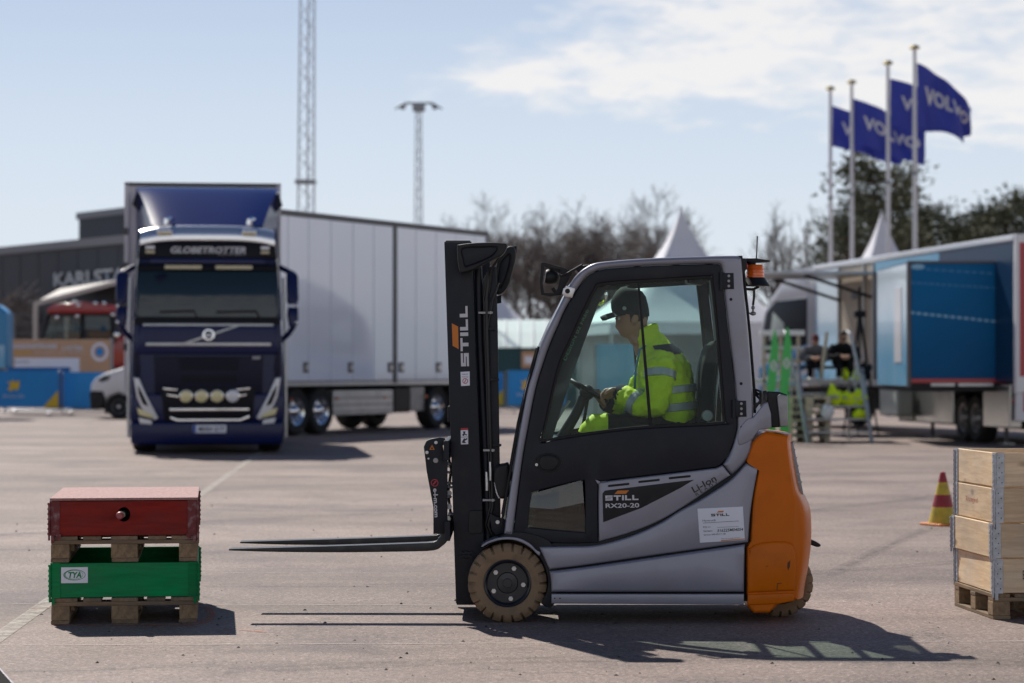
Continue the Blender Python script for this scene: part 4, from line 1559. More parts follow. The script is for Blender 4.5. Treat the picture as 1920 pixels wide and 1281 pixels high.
def make_pallet(label, loc, rz, group=None, rnd=None, bev=0.003, Wd=.8, Ln=1.2, wood='pallet_wood'):
    """Four-way pallet, Wd across its front by Ln deep; front at y = 0."""
    t = thing('pallet', label, 'pallet', loc, rz, group)
    rng = random.Random(rnd or 1)
    J = lambda s=0.003: rng.uniform(-s, s)
    mid_ = .145 if Wd > .7 else .10
    deck = ((.0725, .145), (.225, .10), (.40, .145), (.575, .10), (.7275, .145)) if Wd > .7 else ((.05, .10), (.175, .10), (.30, .10), (.425, .10), (.55, .10))
    bl = .145 if Ln > 1 else .10
    cols = ((.05, .10), (Wd / 2, mid_), (Wd - .05, .10))
    for x, w in deck:
        board(t, 'deck_board', ('deck', w, Ln), (w, Ln, .022), (x + J(), Ln / 2 + J(.004), .133), wood + '_y', bev)
    for y in (bl / 2, Ln / 2, Ln - bl / 2):
        board(t, 'stringer_board', ('string', Wd, bl), (Wd, bl, .022), (Wd / 2 + J(), y + J(), .111), wood + '_x', bev)
        for x, w in cols:
            board(t, 'block', ('block', w, bl), (w, bl, .078), (x + J(.002), y + J(), .061), 'block_wood' if wood == 'pallet_wood' else wood + '_x', bev)
    for x, w in cols:
        board(t, 'bottom_board', ('bottom', w, Ln), (w, Ln, .022), (x + J(), Ln / 2 + J(), .011), wood + '_y', bev)
    return t


def make_collar(label, loc, rz, kind, sx=.8, sy=1.2, h=.195, group=None, metal='galv', hole=False, rnd=1):
    """Hinged wooden collar: four boards and metal hinges on the corners."""
    t = thing('pallet_collar', label, 'pallet collar', loc, rz, group)
    rng = random.Random(rnd)
    th = .020
    g = .003
    if hole:
        c_ = [(sx / 2 + .035 * math.cos(a) - .0, .118 + .040 * math.sin(a)) for a in [-2 * PI * i / 28 for i in range(28)]]
        me = curve_mesh([[(th * .2, g), (sx - th * .2, g), (sx - th * .2, h - g), (th * .2, h - g)], c_], th, .002)
        me.transform(Matrix.Translation((0, th / 2, 0)) @ FACE)
        o = link('board', me, kind + '_x', t)
    else:
        board(t, 'board', ('cb', sx, h, kind), (sx, th, h - 2 * g), (sx / 2, th / 2, h / 2 + rng.uniform(-.001, .001)), kind + '_x')
    board(t, 'board', ('cb', sx, h, kind), (sx, th, h - 2 * g), (sx / 2, sy - th / 2, h / 2), kind + '_x')
    board(t, 'board', ('cbs', sy, h, kind), (th, sy - 2 * th - .004, h - 2 * g), (th / 2, sy / 2, h / 2 + rng.uniform(-.002, .001)), kind + '_y')
    board(t, 'board', ('cbs', sy, h, kind), (th, sy - 2 * th - .004, h - 2 * g), (sx - th / 2, sy / 2, h / 2), kind + '_y')
    for cx_, sgx in ((0, -1), (sx, 1)):
        for cy_, sgy in ((0, -1), (sy, 1)):
            def mk():
                mb = MB()
                for dirn in (0, 1):
                    w = .050
                    if dirn == 0:
                        mb.box(-sgx * .004 if sgx < 0 else -w, w if sgx < 0 else .004 * sgx, *sorted((sgy * .0005, sgy * .004)), .001, h - .001)
                    else:
                        mb.box(*sorted((sgx * .0005, sgx * .004)), -.004 if sgy < 0 else -w, w if sgy < 0 else .004, .001, h - .001)
                mb.cyl((sgx * .006, sgy * .006, -.022), (sgx * .006, sgy * .006, h - .012), .0065, 10)
                for k in range(7):
                    z = .014 + k * (h - .03) / 6
                    # knuckles and stamped ribs
                    mb.cyl((sgx * .006, sgy * .006, z - .006), (sgx * .006, sgy * .006, z + .006), .0098, 10)
                    mb.box(*sorted((-sgx * .012, -sgx * .044)), *sorted((sgy * .004, sgy * .0065)), z - .003, z + .003)
                    mb.box(*sorted((sgx * .004, sgx * .0065)), *sorted((-sgy * .012, -sgy * .044)), z - .003, z + .003)
                mb.box(*sorted((-sgx * .004, -sgx * .022)), *sorted((sgy * .004, sgy * .008)), -.035, .002)
                me = mb.mesh('hinge')
                me.materials.append(MATS[metal])
                return me
            me = shared(('hinge', sgx, sgy, metal, h), mk)
            o = bpy.data.objects.new('hinge', me)
            COL.objects.link(o)
            o.parent = t
            o.location = (cx_, cy_, 0)
            if metal == 'galv':
                def mkr():
                    mb = MB()
                    for k in range(6):
                        z = .028 + k * (h - .03) / 6
                        for q, d in (((-sgx * (.020 if k % 2 else .036), sgy * .004, z), (0, sgy, 0)), ((sgx * .004, -sgy * (.020 if k % 2 else .036), z), (sgx, 0, 0))):
                            mb.lathe([(0, .0012), (.003, .001), (.0036, 0)], q, d, 8)
                    me = mb.mesh('rivet')
                    me.materials.append(MATS['dark_hole'])
                    return me
                r_ = bpy.data.objects.new('rivet', shared(('rivet', sgx, sgy, h), mkr))
                COL.objects.link(r_)
                r_.parent = o
                r_['kind'] = 'stuff'
    return t


# --- the stack at the left: pallet, green collar, pallet, red collar, lid
SY = 13.33
RZ = R(7.0)
s0 = G(95, 1172)
s0 = Vector((P(95.5, 1172, SY).x, SY, 0))
make_pallet('worn wooden pallet on the asphalt under the green collar', s0, RZ, rnd=3)
gc = make_collar('bright green wooden pallet collar with a small white oval-logo sign', s0 + Vector((0, 0, .145)), RZ, 'green_wood', metal='green_wood_x', rnd=4)
make_pallet('cleaner wooden pallet lying between the green and the red collar', s0 + Vector((0, 0, .341)), RZ, rnd=8)
rc = make_collar('dark red wooden pallet collar with a round hole in its front', s0 + Vector((-.004, -.003, .486)), RZ, 'red_wood', metal='red_metal', hole=True, rnd=6)
# steel clips of the red collar gripping the pallet
for x in (.045, .755):
    MB().box(x - .012, x + .012, -.008, -.0045, -.022, .012).box(x - .005, x + .005, -.011, -.008, -.018, .004).link('clip', 'red_metal', rc, bev=.001)
ld = thing('lid', 'faded red chipboard lid lying on the dark red collar', 'lid', s0 + Vector((-.007, -.006, .682)), RZ)
MB().box(0, .81, 0, 1.21, 0, .014).link('panel', 'osb_red', ld, bev=.002)
# darker leaves of the hinge boards at both ends of the fronts
for t_, m_, z_ in ((gc, 'green_wood_x', 0), (rc, 'red_metal', 0)):
    for x0, x1 in ((.0, .042), (.755, .8)):
        MB().box(x0 + .001, x1, -.003, -.0005, .004, .19).link('corner_strip', m_, t_, bev=.001)
# sign on the green collar
sgn = MB().box(.055, .200, -.0045, -.001, .083, .170).link('sign', 'paper', gc)
mb = MB()
ell = lambda rx, ry, cx=0.1275, cz=.128, n=36, a0=0, a1=2 * PI: [(cx + rx * math.cos(a0 + (a1 - a0) * i / n), cz + ry * math.sin(a0 + (a1 - a0) * i / n)) for i in range(n + 1)]
mat('green_print', (0.02, 0.26, 0.09), 0.5)
for (rx, ry, w, dx, dz) in ((.060, .030, .0040, 0, 0), (.050, .025, .0025, -.003, .001)):
    o_, i_ = ell(rx, ry, .1275 + dx, .128 + dz), ell(rx - w, ry - w * .8, .1275 + dx + w * .35, .128 + dz)
    for k in range(36):
        mb.add([(o_[k][0], -.0052, o_[k][1]), (o_[k + 1][0], -.0052, o_[k + 1][1]), (i_[k + 1][0], -.0052, i_[k + 1][1]), (i_[k][0], -.0052, i_[k][1])], [(0, 1, 2, 3)])
mb.link('emblem', 'green_print', sgn, smooth=0, recalc=False)
text('lettering', 'TYA', Matrix.Translation((.130, -.0058, .128)) @ FACE, 'green_print', sgn, w=.072, h=.034, bold=.04, shear=.18, world=False)
# red-tipped rod poking out of the hole
q0 = s0 + Matrix.Rotation(RZ, 3, 'Z') @ Vector((.40, .45, .596))
q1 = s0 + Matrix.Rotation(RZ, 3, 'Z') @ Vector((.377, -.115, .604))
rod = thing('rod', 'pale rod with a red tip poking out of the hole in the red collar', 'rod', q0)
mat('rod_green', (0.42, 0.5, 0.33), 0.6, var=.3, vs=30)
mat('rod_red', (0.30, 0.07, 0.08), 0.5, var=.3, vs=60)
d_ = (q1 - q0)
MB().tube([Vector((0, 0, 0)), d_ * .97], [.020, .020], 18).link('shaft', 'rod_green', rod)
MB().tube([d_ * .93, d_ * .94, d_ * .985, d_], [.0205, .022, .022, .016], 18).link('tip', 'rod_red', rod)

# --- the open crate at the right: pallet and four raw wooden collars
KY = 13.60
k0 = Vector((P(1862, 1160, KY).x, KY, 0))
KR = R(5.2)
make_pallet('grey wooden pallet under the stack of raw wooden collars', k0, KR, rnd=12, Wd=.6, Ln=.8)
lab = ['lowest of the four raw wooden collars, resting on the grey pallet', 'second raw wooden collar above the pallet, darker smudges on its side',
       'raw wooden collar with a red stamp, just below the open top one', 'topmost raw wooden collar of the open crate beside the cone']
for k in range(4):
    c_ = make_collar(lab[k], k0 + Vector(((.006, -.004, .010, .016)[k], (.0, .004, -.003, .003)[k], .145 + k * .1985)), KR + R((-.3, .35, 0, .3)[k]), 'collar_wood', sx=.6, sy=.8, h=.197,
                     group='raw wooden collars stacked as a crate', rnd=20 + k)
    if k == 2:
        # red stamp on the short side, reading along it
        M_ = Matrix.Translation((-.0012, .46, .105)) @ Matrix(((0, 0, -1, 0), (-1, 0, 0, 0), (0, 1, 0, 0), (0, 0, 0, 1)))
        worn_paint('red_stamp', (0.45, 0.06, 0.06), 0.25, 0.95, 90)
        text('lettering', 'Krusegård', M_, 'red_stamp', c_, w=.24, h=.042, world=False)
    if k == 0:
        M_ = Matrix.Translation((.205, -.0016, .105)) @ FACE
        text('lettering', 'EPAL', M_, 'black_print', c_, w=.08, h=.05, world=False)

# --- striped cone
cg = G(1768, 985)
co = thing('traffic_cone', 'scuffed red and yellow striped cone standing beside the wooden crate', 'cone', (cg.x, cg.y, 0))
mat('cone_red', (0.30, 0.018, 0.028), 0.5, var=.2, vs=12, dirt=((.1, .07, .05), .4, 14))
mat('cone_yellow', (0.52, 0.38, 0.03), 0.5, var=.2, vs=12, dirt=((.2, .15, .06), .6, 10))
mat('cone_orange', (0.72, 0.22, 0.04), 0.5)
H_ = .475
rr = lambda z: .135 - (.135 - .022) * z / H_
for z0, z1, m_ in ((.02, .165, 'cone_yellow'), (.165, .275, 'cone_red'), (.275, .385, 'cone_yellow'), (.385, H_, 'cone_red')):
    MB().lathe([(rr(z0), z0), (rr(z1), z1)] + ([(0.012, z1 + .004), (0, z1 + .004)] if z1 == H_ else []), (0, 0, 0), (0, 0, 1), 28).link('band', m_, co)
MB().box(-.15, .15, -.15, .15, 0, .022, Matrix.Rotation(.5, 4, 'Z')).link('base', 'cone_orange', co, bev=.008)

# --- corner of a steel plate at the very front left
f0 = G(0, 1250)
sp = thing('steel_plate', 'dark steel plate with a bare worn edge at the bottom corner', 'plate', (f0.x, f0.y, 0))
mat('plate_dark', (0.03, 0.028, 0.026), .9, spec=.05)
e0, e1 = G(-8, 1244, .02), G(36, 1293, .02)
dv = (e1 - e0).normalized()
nv = Vector((dv.y, -dv.x, 0))
if nv.x > 0:
    nv = -nv
A = e0 - dv * .8 - Vector(sp.location)
B = e1 + dv * .6 - Vector(sp.location)
for n_, a_, b_, m_ in (('edge', 0, .006, 'steel_dull'), ('sheet', .0062, .9, 'plate_dark')):
    mb = MB()
    vs = [A + nv * a_, B + nv * a_, B + nv * b_, A + nv * b_]
    mb.add([Vector((v.x, v.y, .001)) for v in vs] + [Vector((v.x, v.y, .02 if n_ == 'edge' else .018)) for v in vs], [(0, 1, 2, 3), (7, 6, 5, 4), (0, 4, 5, 1), (1, 5, 6, 2), (2, 6, 7, 3), (3, 7, 4, 0)])
    mb.link(n_, m_, sp)
# ================================================================== navy truck, box trailer
mat('navy', (0.006, 0.012, 0.072), 0.22, 0.0, spec=.3, var=.05, vs=3)
mat('navy_dark', (0.004, 0.006, 0.026), 0.35, spec=.2)
mat('gloss_black', (0.005, 0.006, 0.012), 0.35, spec=.15)
mat('dark_glass', (0.012, 0.026, 0.034), 0.04, spec=.6)
mat('box_grey', (0.70, 0.69, 0.74), 0.45, var=.04, vs=1.2)
mat('panel_sky_tint', (0.82, 0.88, 1.0), 0.07, coat=0.6, var=.02, vs=.8)  # white with the reflected sky's blue mixed into the base colour
mat('trim_grey', (0.10, 0.10, 0.11), 0.5)
mat('alu', (0.50, 0.51, 0.52), 0.35, 0.7, var=.12, vs=3)
mat('truck_tyre', (0.014, 0.014, 0.015), 0.8, var=.2, vs=8)
mat('plate_blue', (0.02, 0.08, 0.40), 0.5)
mat('lamp_strip', (0.62, 0.55, 0.36), 0.4)

mat('alu_bright', (0.86, 0.87, 0.90), 0.22, 0.85)
TY, TCX = 39.5, 389.0
TRZ = math.atan2(389 - 960, F) * -1
tk0 = P(TCX, 700, TY)
tk = thing('truck', 'dark blue box truck facing the camera with four round lamps and chrome roof bar', 'truck', (tk0.x, TY, 0), TRZ)


def TM(px, py, Y):
    s = (TY + Y) / F
    return Vector(((px - TCX) * s, Y, HC + (HOR - py) * s))


def tp(name, pts, Y, t, m, parent=None, **kw):
    return plate(name, pts, Y, t, m, parent or tk, mapf=TM, world=False, **kw)


def mirx(pts):
    return [(2 * TCX - p[0],) + tuple(p[1:]) for p in pts]


cab = [(248, 832), (246, 760), (247, 690), (252, 600), (256, 500), (262, 450), (274, 428), (300, 420), (478, 420), (504, 428), (516, 450), (522, 500), (526, 600), (531, 690), (532, 760), (530, 832)]
tp('cab', cab, .06, 2.1, 'navy', bev=.05)
tp('bumper', [(246, 796), (252, 790), (526, 790), (532, 796), (531, 828), (524, 834), (254, 834), (247, 828)], -.04, .5, 'navy', bev=.05)
tp('bumper', [(247, 742), (256, 738), (522, 738), (531, 742), (532, 790), (246, 790)], .0, .3, 'navy', bev=.03)
tp('windscreen', [(259, 500), (519, 500), (524, 585), (518, 597), (260, 597), (255, 585)], .0, .08, 'dark_glass', bev=.03)
tp('screen_base', [(253, 597), (525, 597), (526, 608), (252, 608)], .01, .06, 'gloss_black')
tp('visor', [(262, 452), (516, 452), (520, 483), (258, 483)], -.02, .1, 'gloss_black', bev=.02)
tp('visor', [(283, 483), (495, 483), (499, 493), (280, 493)], -.10, .1, 'navy', bev=.01)
tp('sun_visor', [(259, 493), (519, 493), (520, 506), (258, 506)], -.06, .08, 'gloss_black', bev=.015)
for a, b in ((309, 378), (404, 473)):
    tp('light_bar', [(a, 496.5), (b, 496.5), (b, 503.5), (a, 503.5)], -.09, .03, 'lamp_strip')
tp('light_bar', [(273, 469), (290, 469), (290, 474), (273, 474)], -.05, .03, 'lamp_strip')
tp('light_bar', [(273, 460), (290, 460), (290, 466), (273, 466)], -.05, .03, 'lens_white')
tp('light_bar', [(489, 469), (505, 469), (505, 474), (489, 474)], -.05, .03, 'lamp_strip')
tp('light_bar', [(489, 460), (505, 460), (505, 466), (489, 466)], -.05, .03, 'lens_white')
text('lettering', 'GLOBETROTTER', Matrix.Translation(TM(390.5, 467.5, -.024)) @ FACE, 'white_print', tk, w=141 * TY / F, h=12.5 * TY / F, bold=.03, shear=.22, world=False)
text('lettering', 'AERODYNAMICS', Matrix.Translation(TM(434, 475.6, -.024)) @ FACE, 'white_print', tk, w=52 * TY / F, h=2.0 * TY / F, shear=.2, world=False)
# chrome roof bar with spot lamps
mb = MB()
rings = []
for i in range(19):
    u = -1 + i / 9
    x = TCX + 126 * u
    y_ = 421 + 10 * abs(u) ** 4
    rings.append([TM(x, y_ + d, -.02 + yy) for d, yy in ((0, .10), (1.5, .02), (8, -.025), (20, -.045), (28, -.03), (31 - 2 * abs(u), .05))])
mb.loft(rings, closed=False, caps=False)
mb.link('chrome_bar', 'alu_bright', tk)
for x_ in (300, 309, 317, 459, 467, 475):
    p = TM(x_, 432, -.10)
    MB().ball(p, .055, .07, .055, 12, 8).link('spot_lamp', 'chrome', tk)
    q = p + Vector((0, -.045, -.015))
    MB().lathe([(0, 0), (.045, 0), (.05, .015)], q, (0, 1, 0), 14).link('spot_lens', 'lens_yellow', tk)
for x_ in (312, 467):
    p = TM(x_, 418, -.04)
    MB().tube([p, p + Vector((.0, -.02, .06)), p + Vector((.05, .05, .09)), p + Vector((.1, .35, .09))], [.05, .045, .035, .03], 10).link('horn', 'chrome', tk)
# deflector: from the chrome bar sweeping back and up to the box
mb = MB()
rings = []
for i in range(13):
    t = i / 12
    Y = .18 + 1.9 * t
    py = 421 - (421 - 352) * (1 - (1 - t) ** 1.35)
    hw = 104 + 30 * t
    s = (TY + Y) / F
    rings.append([Vector((hw * s * v, Y + .10 * abs(v) ** 5, HC + (HOR - py) * s )) for v in [j / 10 - 1 for j in range(21)]])
mb.loft(rings, closed=False, caps=False)
mb.loft([[r[0] for r in rings], [r[0] + Vector((0, .4, -.9)) for r in rings]], closed=False, caps=False)
mb.loft([[r[-1] for r in rings], [r[-1] + Vector((0, .4, -.9)) for r in rings]], closed=False, caps=False)
mat('navy_satin', (0.010, 0.020, 0.115), 0.18, spec=.2)
mb.link('roof_deflector', 'navy_satin', tk, smooth=30)
for sgn in (-1, 1):
    w_ = [(249, 384), (256, 362), (268, 380), (280, 422), (273, 424), (264, 400)]
    tp('deflector_wing', w_ if sgn < 0 else mirx(w_), 1.9, .3, 'navy_dark', bev=.01)
    e_ = [(258, 440), (272, 392), (281, 422), (275, 430), (264, 446), (258, 520), (254, 600), (250, 600), (253, 520)]
    tp('cab_extender', e_ if sgn < 0 else mirx(e_), 2.0, .25, 'navy', bev=.02)
    pipe = [TM(TCX + sgn * 142, 520, 1.5), TM(TCX + sgn * 144, 600, 1.5), TM(TCX + sgn * 146, 760, 1.5), TM(TCX + sgn * 146, 820, 1.5)]
    MB().tube(pipe, .028, 12).link('side_pipe', 'alu', tk)
    # corner chrome sweep
    c_ = [TM(TCX + sgn * 117, 437, .0), TM(TCX + sgn * 126, 452, .02), TM(TCX + sgn * 132, 500, .05), TM(TCX + sgn * 134, 540, .08)]
    MB().tube(c_, [.018, .016, .013, .008], 10).link('corner_trim', 'alu', tk)
    # mirrors: tall upper glass, small lower one, on an arm from the door
    mir = [(219, 516), (224, 509), (238, 508), (241, 514), (240, 566), (236, 570), (221, 569), (218, 560)]
    mi2 = [(219, 576), (238, 575), (240, 590), (236, 612), (226, 616), (219, 605)]
    for q_ in (mir, mi2):
        tp('mirror', q_ if sgn < 0 else mirx(q_), .12, .22, 'navy', bev=.04)
    arm_ = [TM(TCX + sgn * 136, 500, .4), TM(TCX + sgn * 150, 507, .3), TM(TCX + sgn * 160, 512, .25)]
    MB().tube(arm_, .045, 10).link('mirror_arm', 'navy', tk)
    arm_ = [TM(TCX + sgn * 161, 612, .25), TM(TCX + sgn * 152, 625, .3), TM(TCX + sgn * 136, 640, .4)]
    MB().tube(arm_, .045, 10).link('mirror_arm', 'navy', tk)
    for z_ in (573, 604):
        MB().ball(TM(TCX + sgn * 166, z_, .08), .03, n=10, m=6).link('mirror_joint', 'chrome', tk)
    # headlamp: V-shaped lens with lower lamp
    hl = [(252, 708), (262, 709), (276, 742), (298, 784), (291, 788), (268, 768), (258, 745)]
    tp('headlamp', hl if sgn < 0 else mirx(hl), -.045, .12, 'lens_white', bev=.02)
    hd = [(259, 722), (266, 732), (280, 762), (270, 758), (262, 740)]
    tp('headlamp_shade', hd if sgn < 0 else mirx(hd), -.052, .02, 'gloss_black', bev=.004)
    fl = [(258, 764), (272, 770), (290, 780), (284, 784), (262, 778)]
    tp('headlamp', fl if sgn < 0 else mirx(fl), -.06, .05, 'lens_yellow', bev=.01)
    fg = [(261, 783), (286, 788), (286, 796), (264, 794)]
    tp('fog_lamp', fg if sgn < 0 else mirx(fg), -.055, .05, 'lens_white', bev=.01)
    cv = [(253, 640), (256, 640), (264, 690), (262, 712), (252, 700)]
    tp('corner_vent', cv if sgn < 0 else mirx(cv), .02, .1, 'navy_dark', bev=.01)
# bonnet panel, bars, badge
tp('bonnet', [(262, 610), (517, 610), (524, 650), (520, 664), (258, 664), (254, 650)], -.01, .08, 'navy', bev=.03)
tp('chrome_strip', [(270, 607), (511, 607), (513, 611), (268, 611)], -.03, .03, 'alu')
tp('chrome_strip', [(275, 643), (507, 643), (508, 648.5), (274, 648.5)], -.03, .03, 'alu')
tp('chrome_strip', [(333, 647), (346, 647), (449, 611), (438, 611)], -.035, .02, 'alu')
ri = [[(391 + r * math.cos(a), 628 + r * math.sin(a)) for a in [2 * PI * i / 28 for i in range(28)]] for r in (11.5, 7.5)]
tp('badge', ri[0], -.05, .03, 'chrome', holes=[ri[1]])
tp('badge_bar', [(384, 626), (398, 626), (398, 631), (384, 631)], -.052, .02, 'alu')
tp('grille', [(290, 668), (493, 668), (491, 738), (292, 738)], -.005, .08, 'navy_dark', bev=.01)
for k in range(4):
    tp('grille_slat', [(336, 672 + 6 * k), (447, 672 + 6 * k), (447, 674.5 + 6 * k), (336, 674.5 + 6 * k)], -.02, .03, 'gloss_black')
for k in range(11):
    x_ = 342 + 9.6 * k
    tp('grille_slat', [(x_, 704), (x_ + 5, 704), (x_ + 5, 716), (x_, 716)], -.02, .03, 'gloss_black')
text('lettering', '500', Matrix.Translation(TM(480, 671, -.008)) @ FACE, 'white_print', tk, w=14 * TY / F, h=5.5 * TY / F, bold=.02, world=False)
tp('lower_grille', [(302, 726), (479, 726), (472, 790), (310, 790)], -.03, .1, 'gloss_black', bev=.01)
for q_ in ([(306, 727), (334, 730), (332, 733), (308, 731)], [(312, 739), (336, 742), (334, 746), (316, 743)]):
    tp('chrome_strip', q_, -.05, .03, 'chrome')
    tp('chrome_strip', mirx([(x + 3, y) for x, y in q_]), -.05, .03, 'chrome')
tp('chrome_strip', [(318, 766), (467, 766), (466, 770.5), (319, 770.5)], -.05, .04, 'chrome')
tp('chrome_strip', [(320, 781), (334, 786), (450, 786), (467, 779), (468, 783), (452, 790.5), (332, 790.5), (320, 785)], -.06, .04, 'chrome')
for x_, m_ in ((349.5, 'lens_yellow'), (378, 'lens_yellow'), (407, 'lens_yellow'), (436, 'lens_white')):
    p = TM(x_, 743, -.12)
    lp = MB().lathe([(0, .07), (.08, .07), (.108, .02), (.108, .0), (.098, -.004)], p, (0, 1, 0), 24).link('driving_lamp', 'chrome', tk)
    MB().lathe([(0, -.016), (.06, -.012), (.098, -.002)], p, (0, 1, 0), 24).link('lens', m_, lp)
tp('number_plate', [(362, 797), (424, 797), (424, 812), (362, 812)], -.06, .02, 'paper')
tp('plate_band', [(362.3, 797.3), (367.5, 797.3), (367.5, 811.7), (362.3, 811.7)], -.064, .004, 'plate_blue', bev=.0005)
text('lettering', 'MXH 21T', Matrix.Translation(TM(397, 804.5, -.0625)) @ FACE, 'black_print', tk, w=48 * TY / F, h=8.5 * TY / F, bold=.03, world=False)
# wipers, phone holder behind the screen
for x0, x1 in ((300, 372), (405, 488)):
    MB().tube([TM(x0, 585, -.03), TM(x1 - 8, 583, -.04), TM(x1, 600, -.03)], .016, 8).link('wiper', 'rubber', tk)
tp('screen_box', [(290, 516), (312, 512), (314, 520), (298, 532)], -.01, .02, 'navy_dark')
# underside, wheels, box
MB().box(-1.05, 1.05, .3, 7.6, .35, .95).link('chassis', 'rubber', tk)


def truck_wheel(parent, c, ax, r=.5, w=.3, hub='chrome'):
    ax = Vector(ax)
    t = MB().lathe([(r * .6, .0), (r * .9, -.02), (r * .97, .02), (r, .06), (r, w - .06), (r * .95, w), (r * .6, w)], c, ax, 36).link('wheel', 'truck_tyre', parent)
    MB().lathe([(r * .6, .01), (r * .58, -.005), (r * .5, .02), (r * .46, .09), (r * .28, .07), (r * .2, .0), (r * .12, -.03), (0, -.035)], c, ax, 28).link('rim', hub, t)
    for k in range(8):
        a = 2 * PI * k / 8
        u = Vector((-ax.y, ax.x, 0)) * math.cos(a) + Vector((0, 0, 1)) * math.sin(a)
        MB().cyl(Vector(c) + u * r * .36 + ax * .09, Vector(c) + u * r * .36 + ax * .05, .018, 6).link('wheel_nut', 'steel', t)


for sgn in (-1, 1):
    truck_wheel(tk, (sgn * 1.22, 1.42, .5), (-sgn, 0, 0), w=.36)
    truck_wheel(tk, (sgn * 1.22, 5.6, .5), (-sgn, 0, 0), w=.6)
    MB().box(*sorted((sgn * 1.2, sgn * .75)), .9, 1.95, .95, 1.2).link('mudguard', 'rubber', tk, bev=.03)
s42 = 42.0 / F
bx0, bx1 = (236 - TCX) * s42, (524.5 - TCX) * s42
bz1 = HC + (HOR - 344.5) * s42
cb = MB().box(bx0, bx1, 2.5, 7.7, .98, bz1).link('cargo_box', 'box_grey', tk, bev=.02)
for x0, x1, z0, z1 in ((bx0 - .01, bx0 + .07, .97, bz1 + .008), (bx1 - .07, bx1 + .01, .97, bz1 + .008), (bx0 - .01, bx1 + .01, bz1 - .05, bz1 + .012)):
    MB().box(x0, x1, 2.46, 2.55, z0, z1).link('edge_rail', 'trim_grey' if z0 > 2 else 'box_grey', cb, bev=.008)
for z_ in (1.7, 2.4, 3.1, 3.7):
    MB().box(bx0 - .03, bx0 + .05, 2.44, 2.5, z_, z_ + .12).link('hinge', 'trim_grey', cb)

# the cab leans back above its bumper
for o_ in list(tk.children_recursive):
    if o_.name.split('.')[0] in ('cargo_box', 'edge_rail', 'hinge'):
        continue
    for v in o_.data.vertices:
        k = max(0.0, min(1.0, 1 - v.co.y / 1.9))
        v.co.y += k * (.10 * max(0.0, v.co.z - 1.9) + .13 * max(0.0, min(v.co.z, 3.1) - 2.25))

# --- the white box trailer standing behind, turned to the right
dT = Vector((4.05, 8.0, 0)).normalized()
t0 = Vector((-4.66, 49.5, 0))
tr_ = thing('box_trailer', 'long white box trailer with tall side panels behind the dark blue truck', 'trailer', t0, math.atan2(dT.y, dT.x))


def tx(px):
    k = (px - 960) / F
    return (k * t0.y - t0.x) / (dT.x - k * dT.y)


zT0, zT1 = 1.04, 4.62
MB().box(-.9, tx(912), .01, 2.55, zT0, zT1).link('box', 'trim_grey', tr_, bev=.01)
edges = [503, 538, 577, 619, 660, 699, 735.5, 741.5, 778, 816, 853, 889, 911]
for a, b in zip(edges, edges[1:]):
    if b - a < 8:
        MB().box(tx(a), tx(b), -.05, .0, zT0 + .02, zT1 - .05).link('centre_post', 'trim_grey', tr_, bev=.01)
        continue
    MB().box(tx(a) + .012, tx(b) - .012, -.025, .005, zT0 + .09, zT1 - .1).link('panel', 'panel_sky_tint', tr_, bev=.006)
MB().box(-.9, tx(912), -.035, .0, zT1 - .085, zT1 + .02).link('top_rail', 'trim_grey', tr_, bev=.006)
MB().box(-.9, tx(912), -.03, .0, zT0 - .02, zT0 + .07).link('bottom_rail', 'alu', tr_, bev=.006)
MB().box(tx(909), tx(913.5), -.04, 2.56, zT0, zT1 + .02).link('end_post', 'trim_grey', tr_, bev=.01)
for px in (571, 655, 730, 750, 820):
    MB().box(tx(px - 4.5), tx(px + 4.5), -.05, -.02, 1.30, 1.52).link('lock_box', 'trim_grey', tr_, bev=.01)
    MB().box(tx(px - 2), tx(px + 3), -.06, -.045, 1.35, 1.46).link('lock_handle', 'steel', tr_, bev=.004)
for px in (558, 604, 822, 862):
    truck_wheel(tr_, (tx(px), .02, .5), (0, 1, 0), w=.32)
    truck_wheel(tr_, (tx(px), 2.5, .5), (0, -1, 0), w=.32)
MB().box(-.5, tx(905), .5, 2.1, .55, zT0 - .02).link('chassis', 'rubber', tr_)
sk_ = MB().box(tx(629), tx(741), .05, .5, .38, .92).link('side_guard', 'alu', tr_, bev=.02)
for k in range(3):
    MB().box(tx(630), tx(740), .035, .05, .44 + .15 * k, .47 + .15 * k).link('rib', 'steel_dull', sk_)
MB().box(tx(744), tx(772), .05, .6, .40, .95).link('tool_box', 'black_plastic', tr_, bev=.02)
MB().box(tx(776), tx(802), .08, .6, .42, .98).link('valve_box', 'steel_dull', tr_, bev=.02)
for px in (548, 634, 724, 800):
    MB().box(tx(px - 1.2), tx(px + 1.2), .0, .03, .72, .77).link('marker_lamp', 'lamp_orange', tr_)
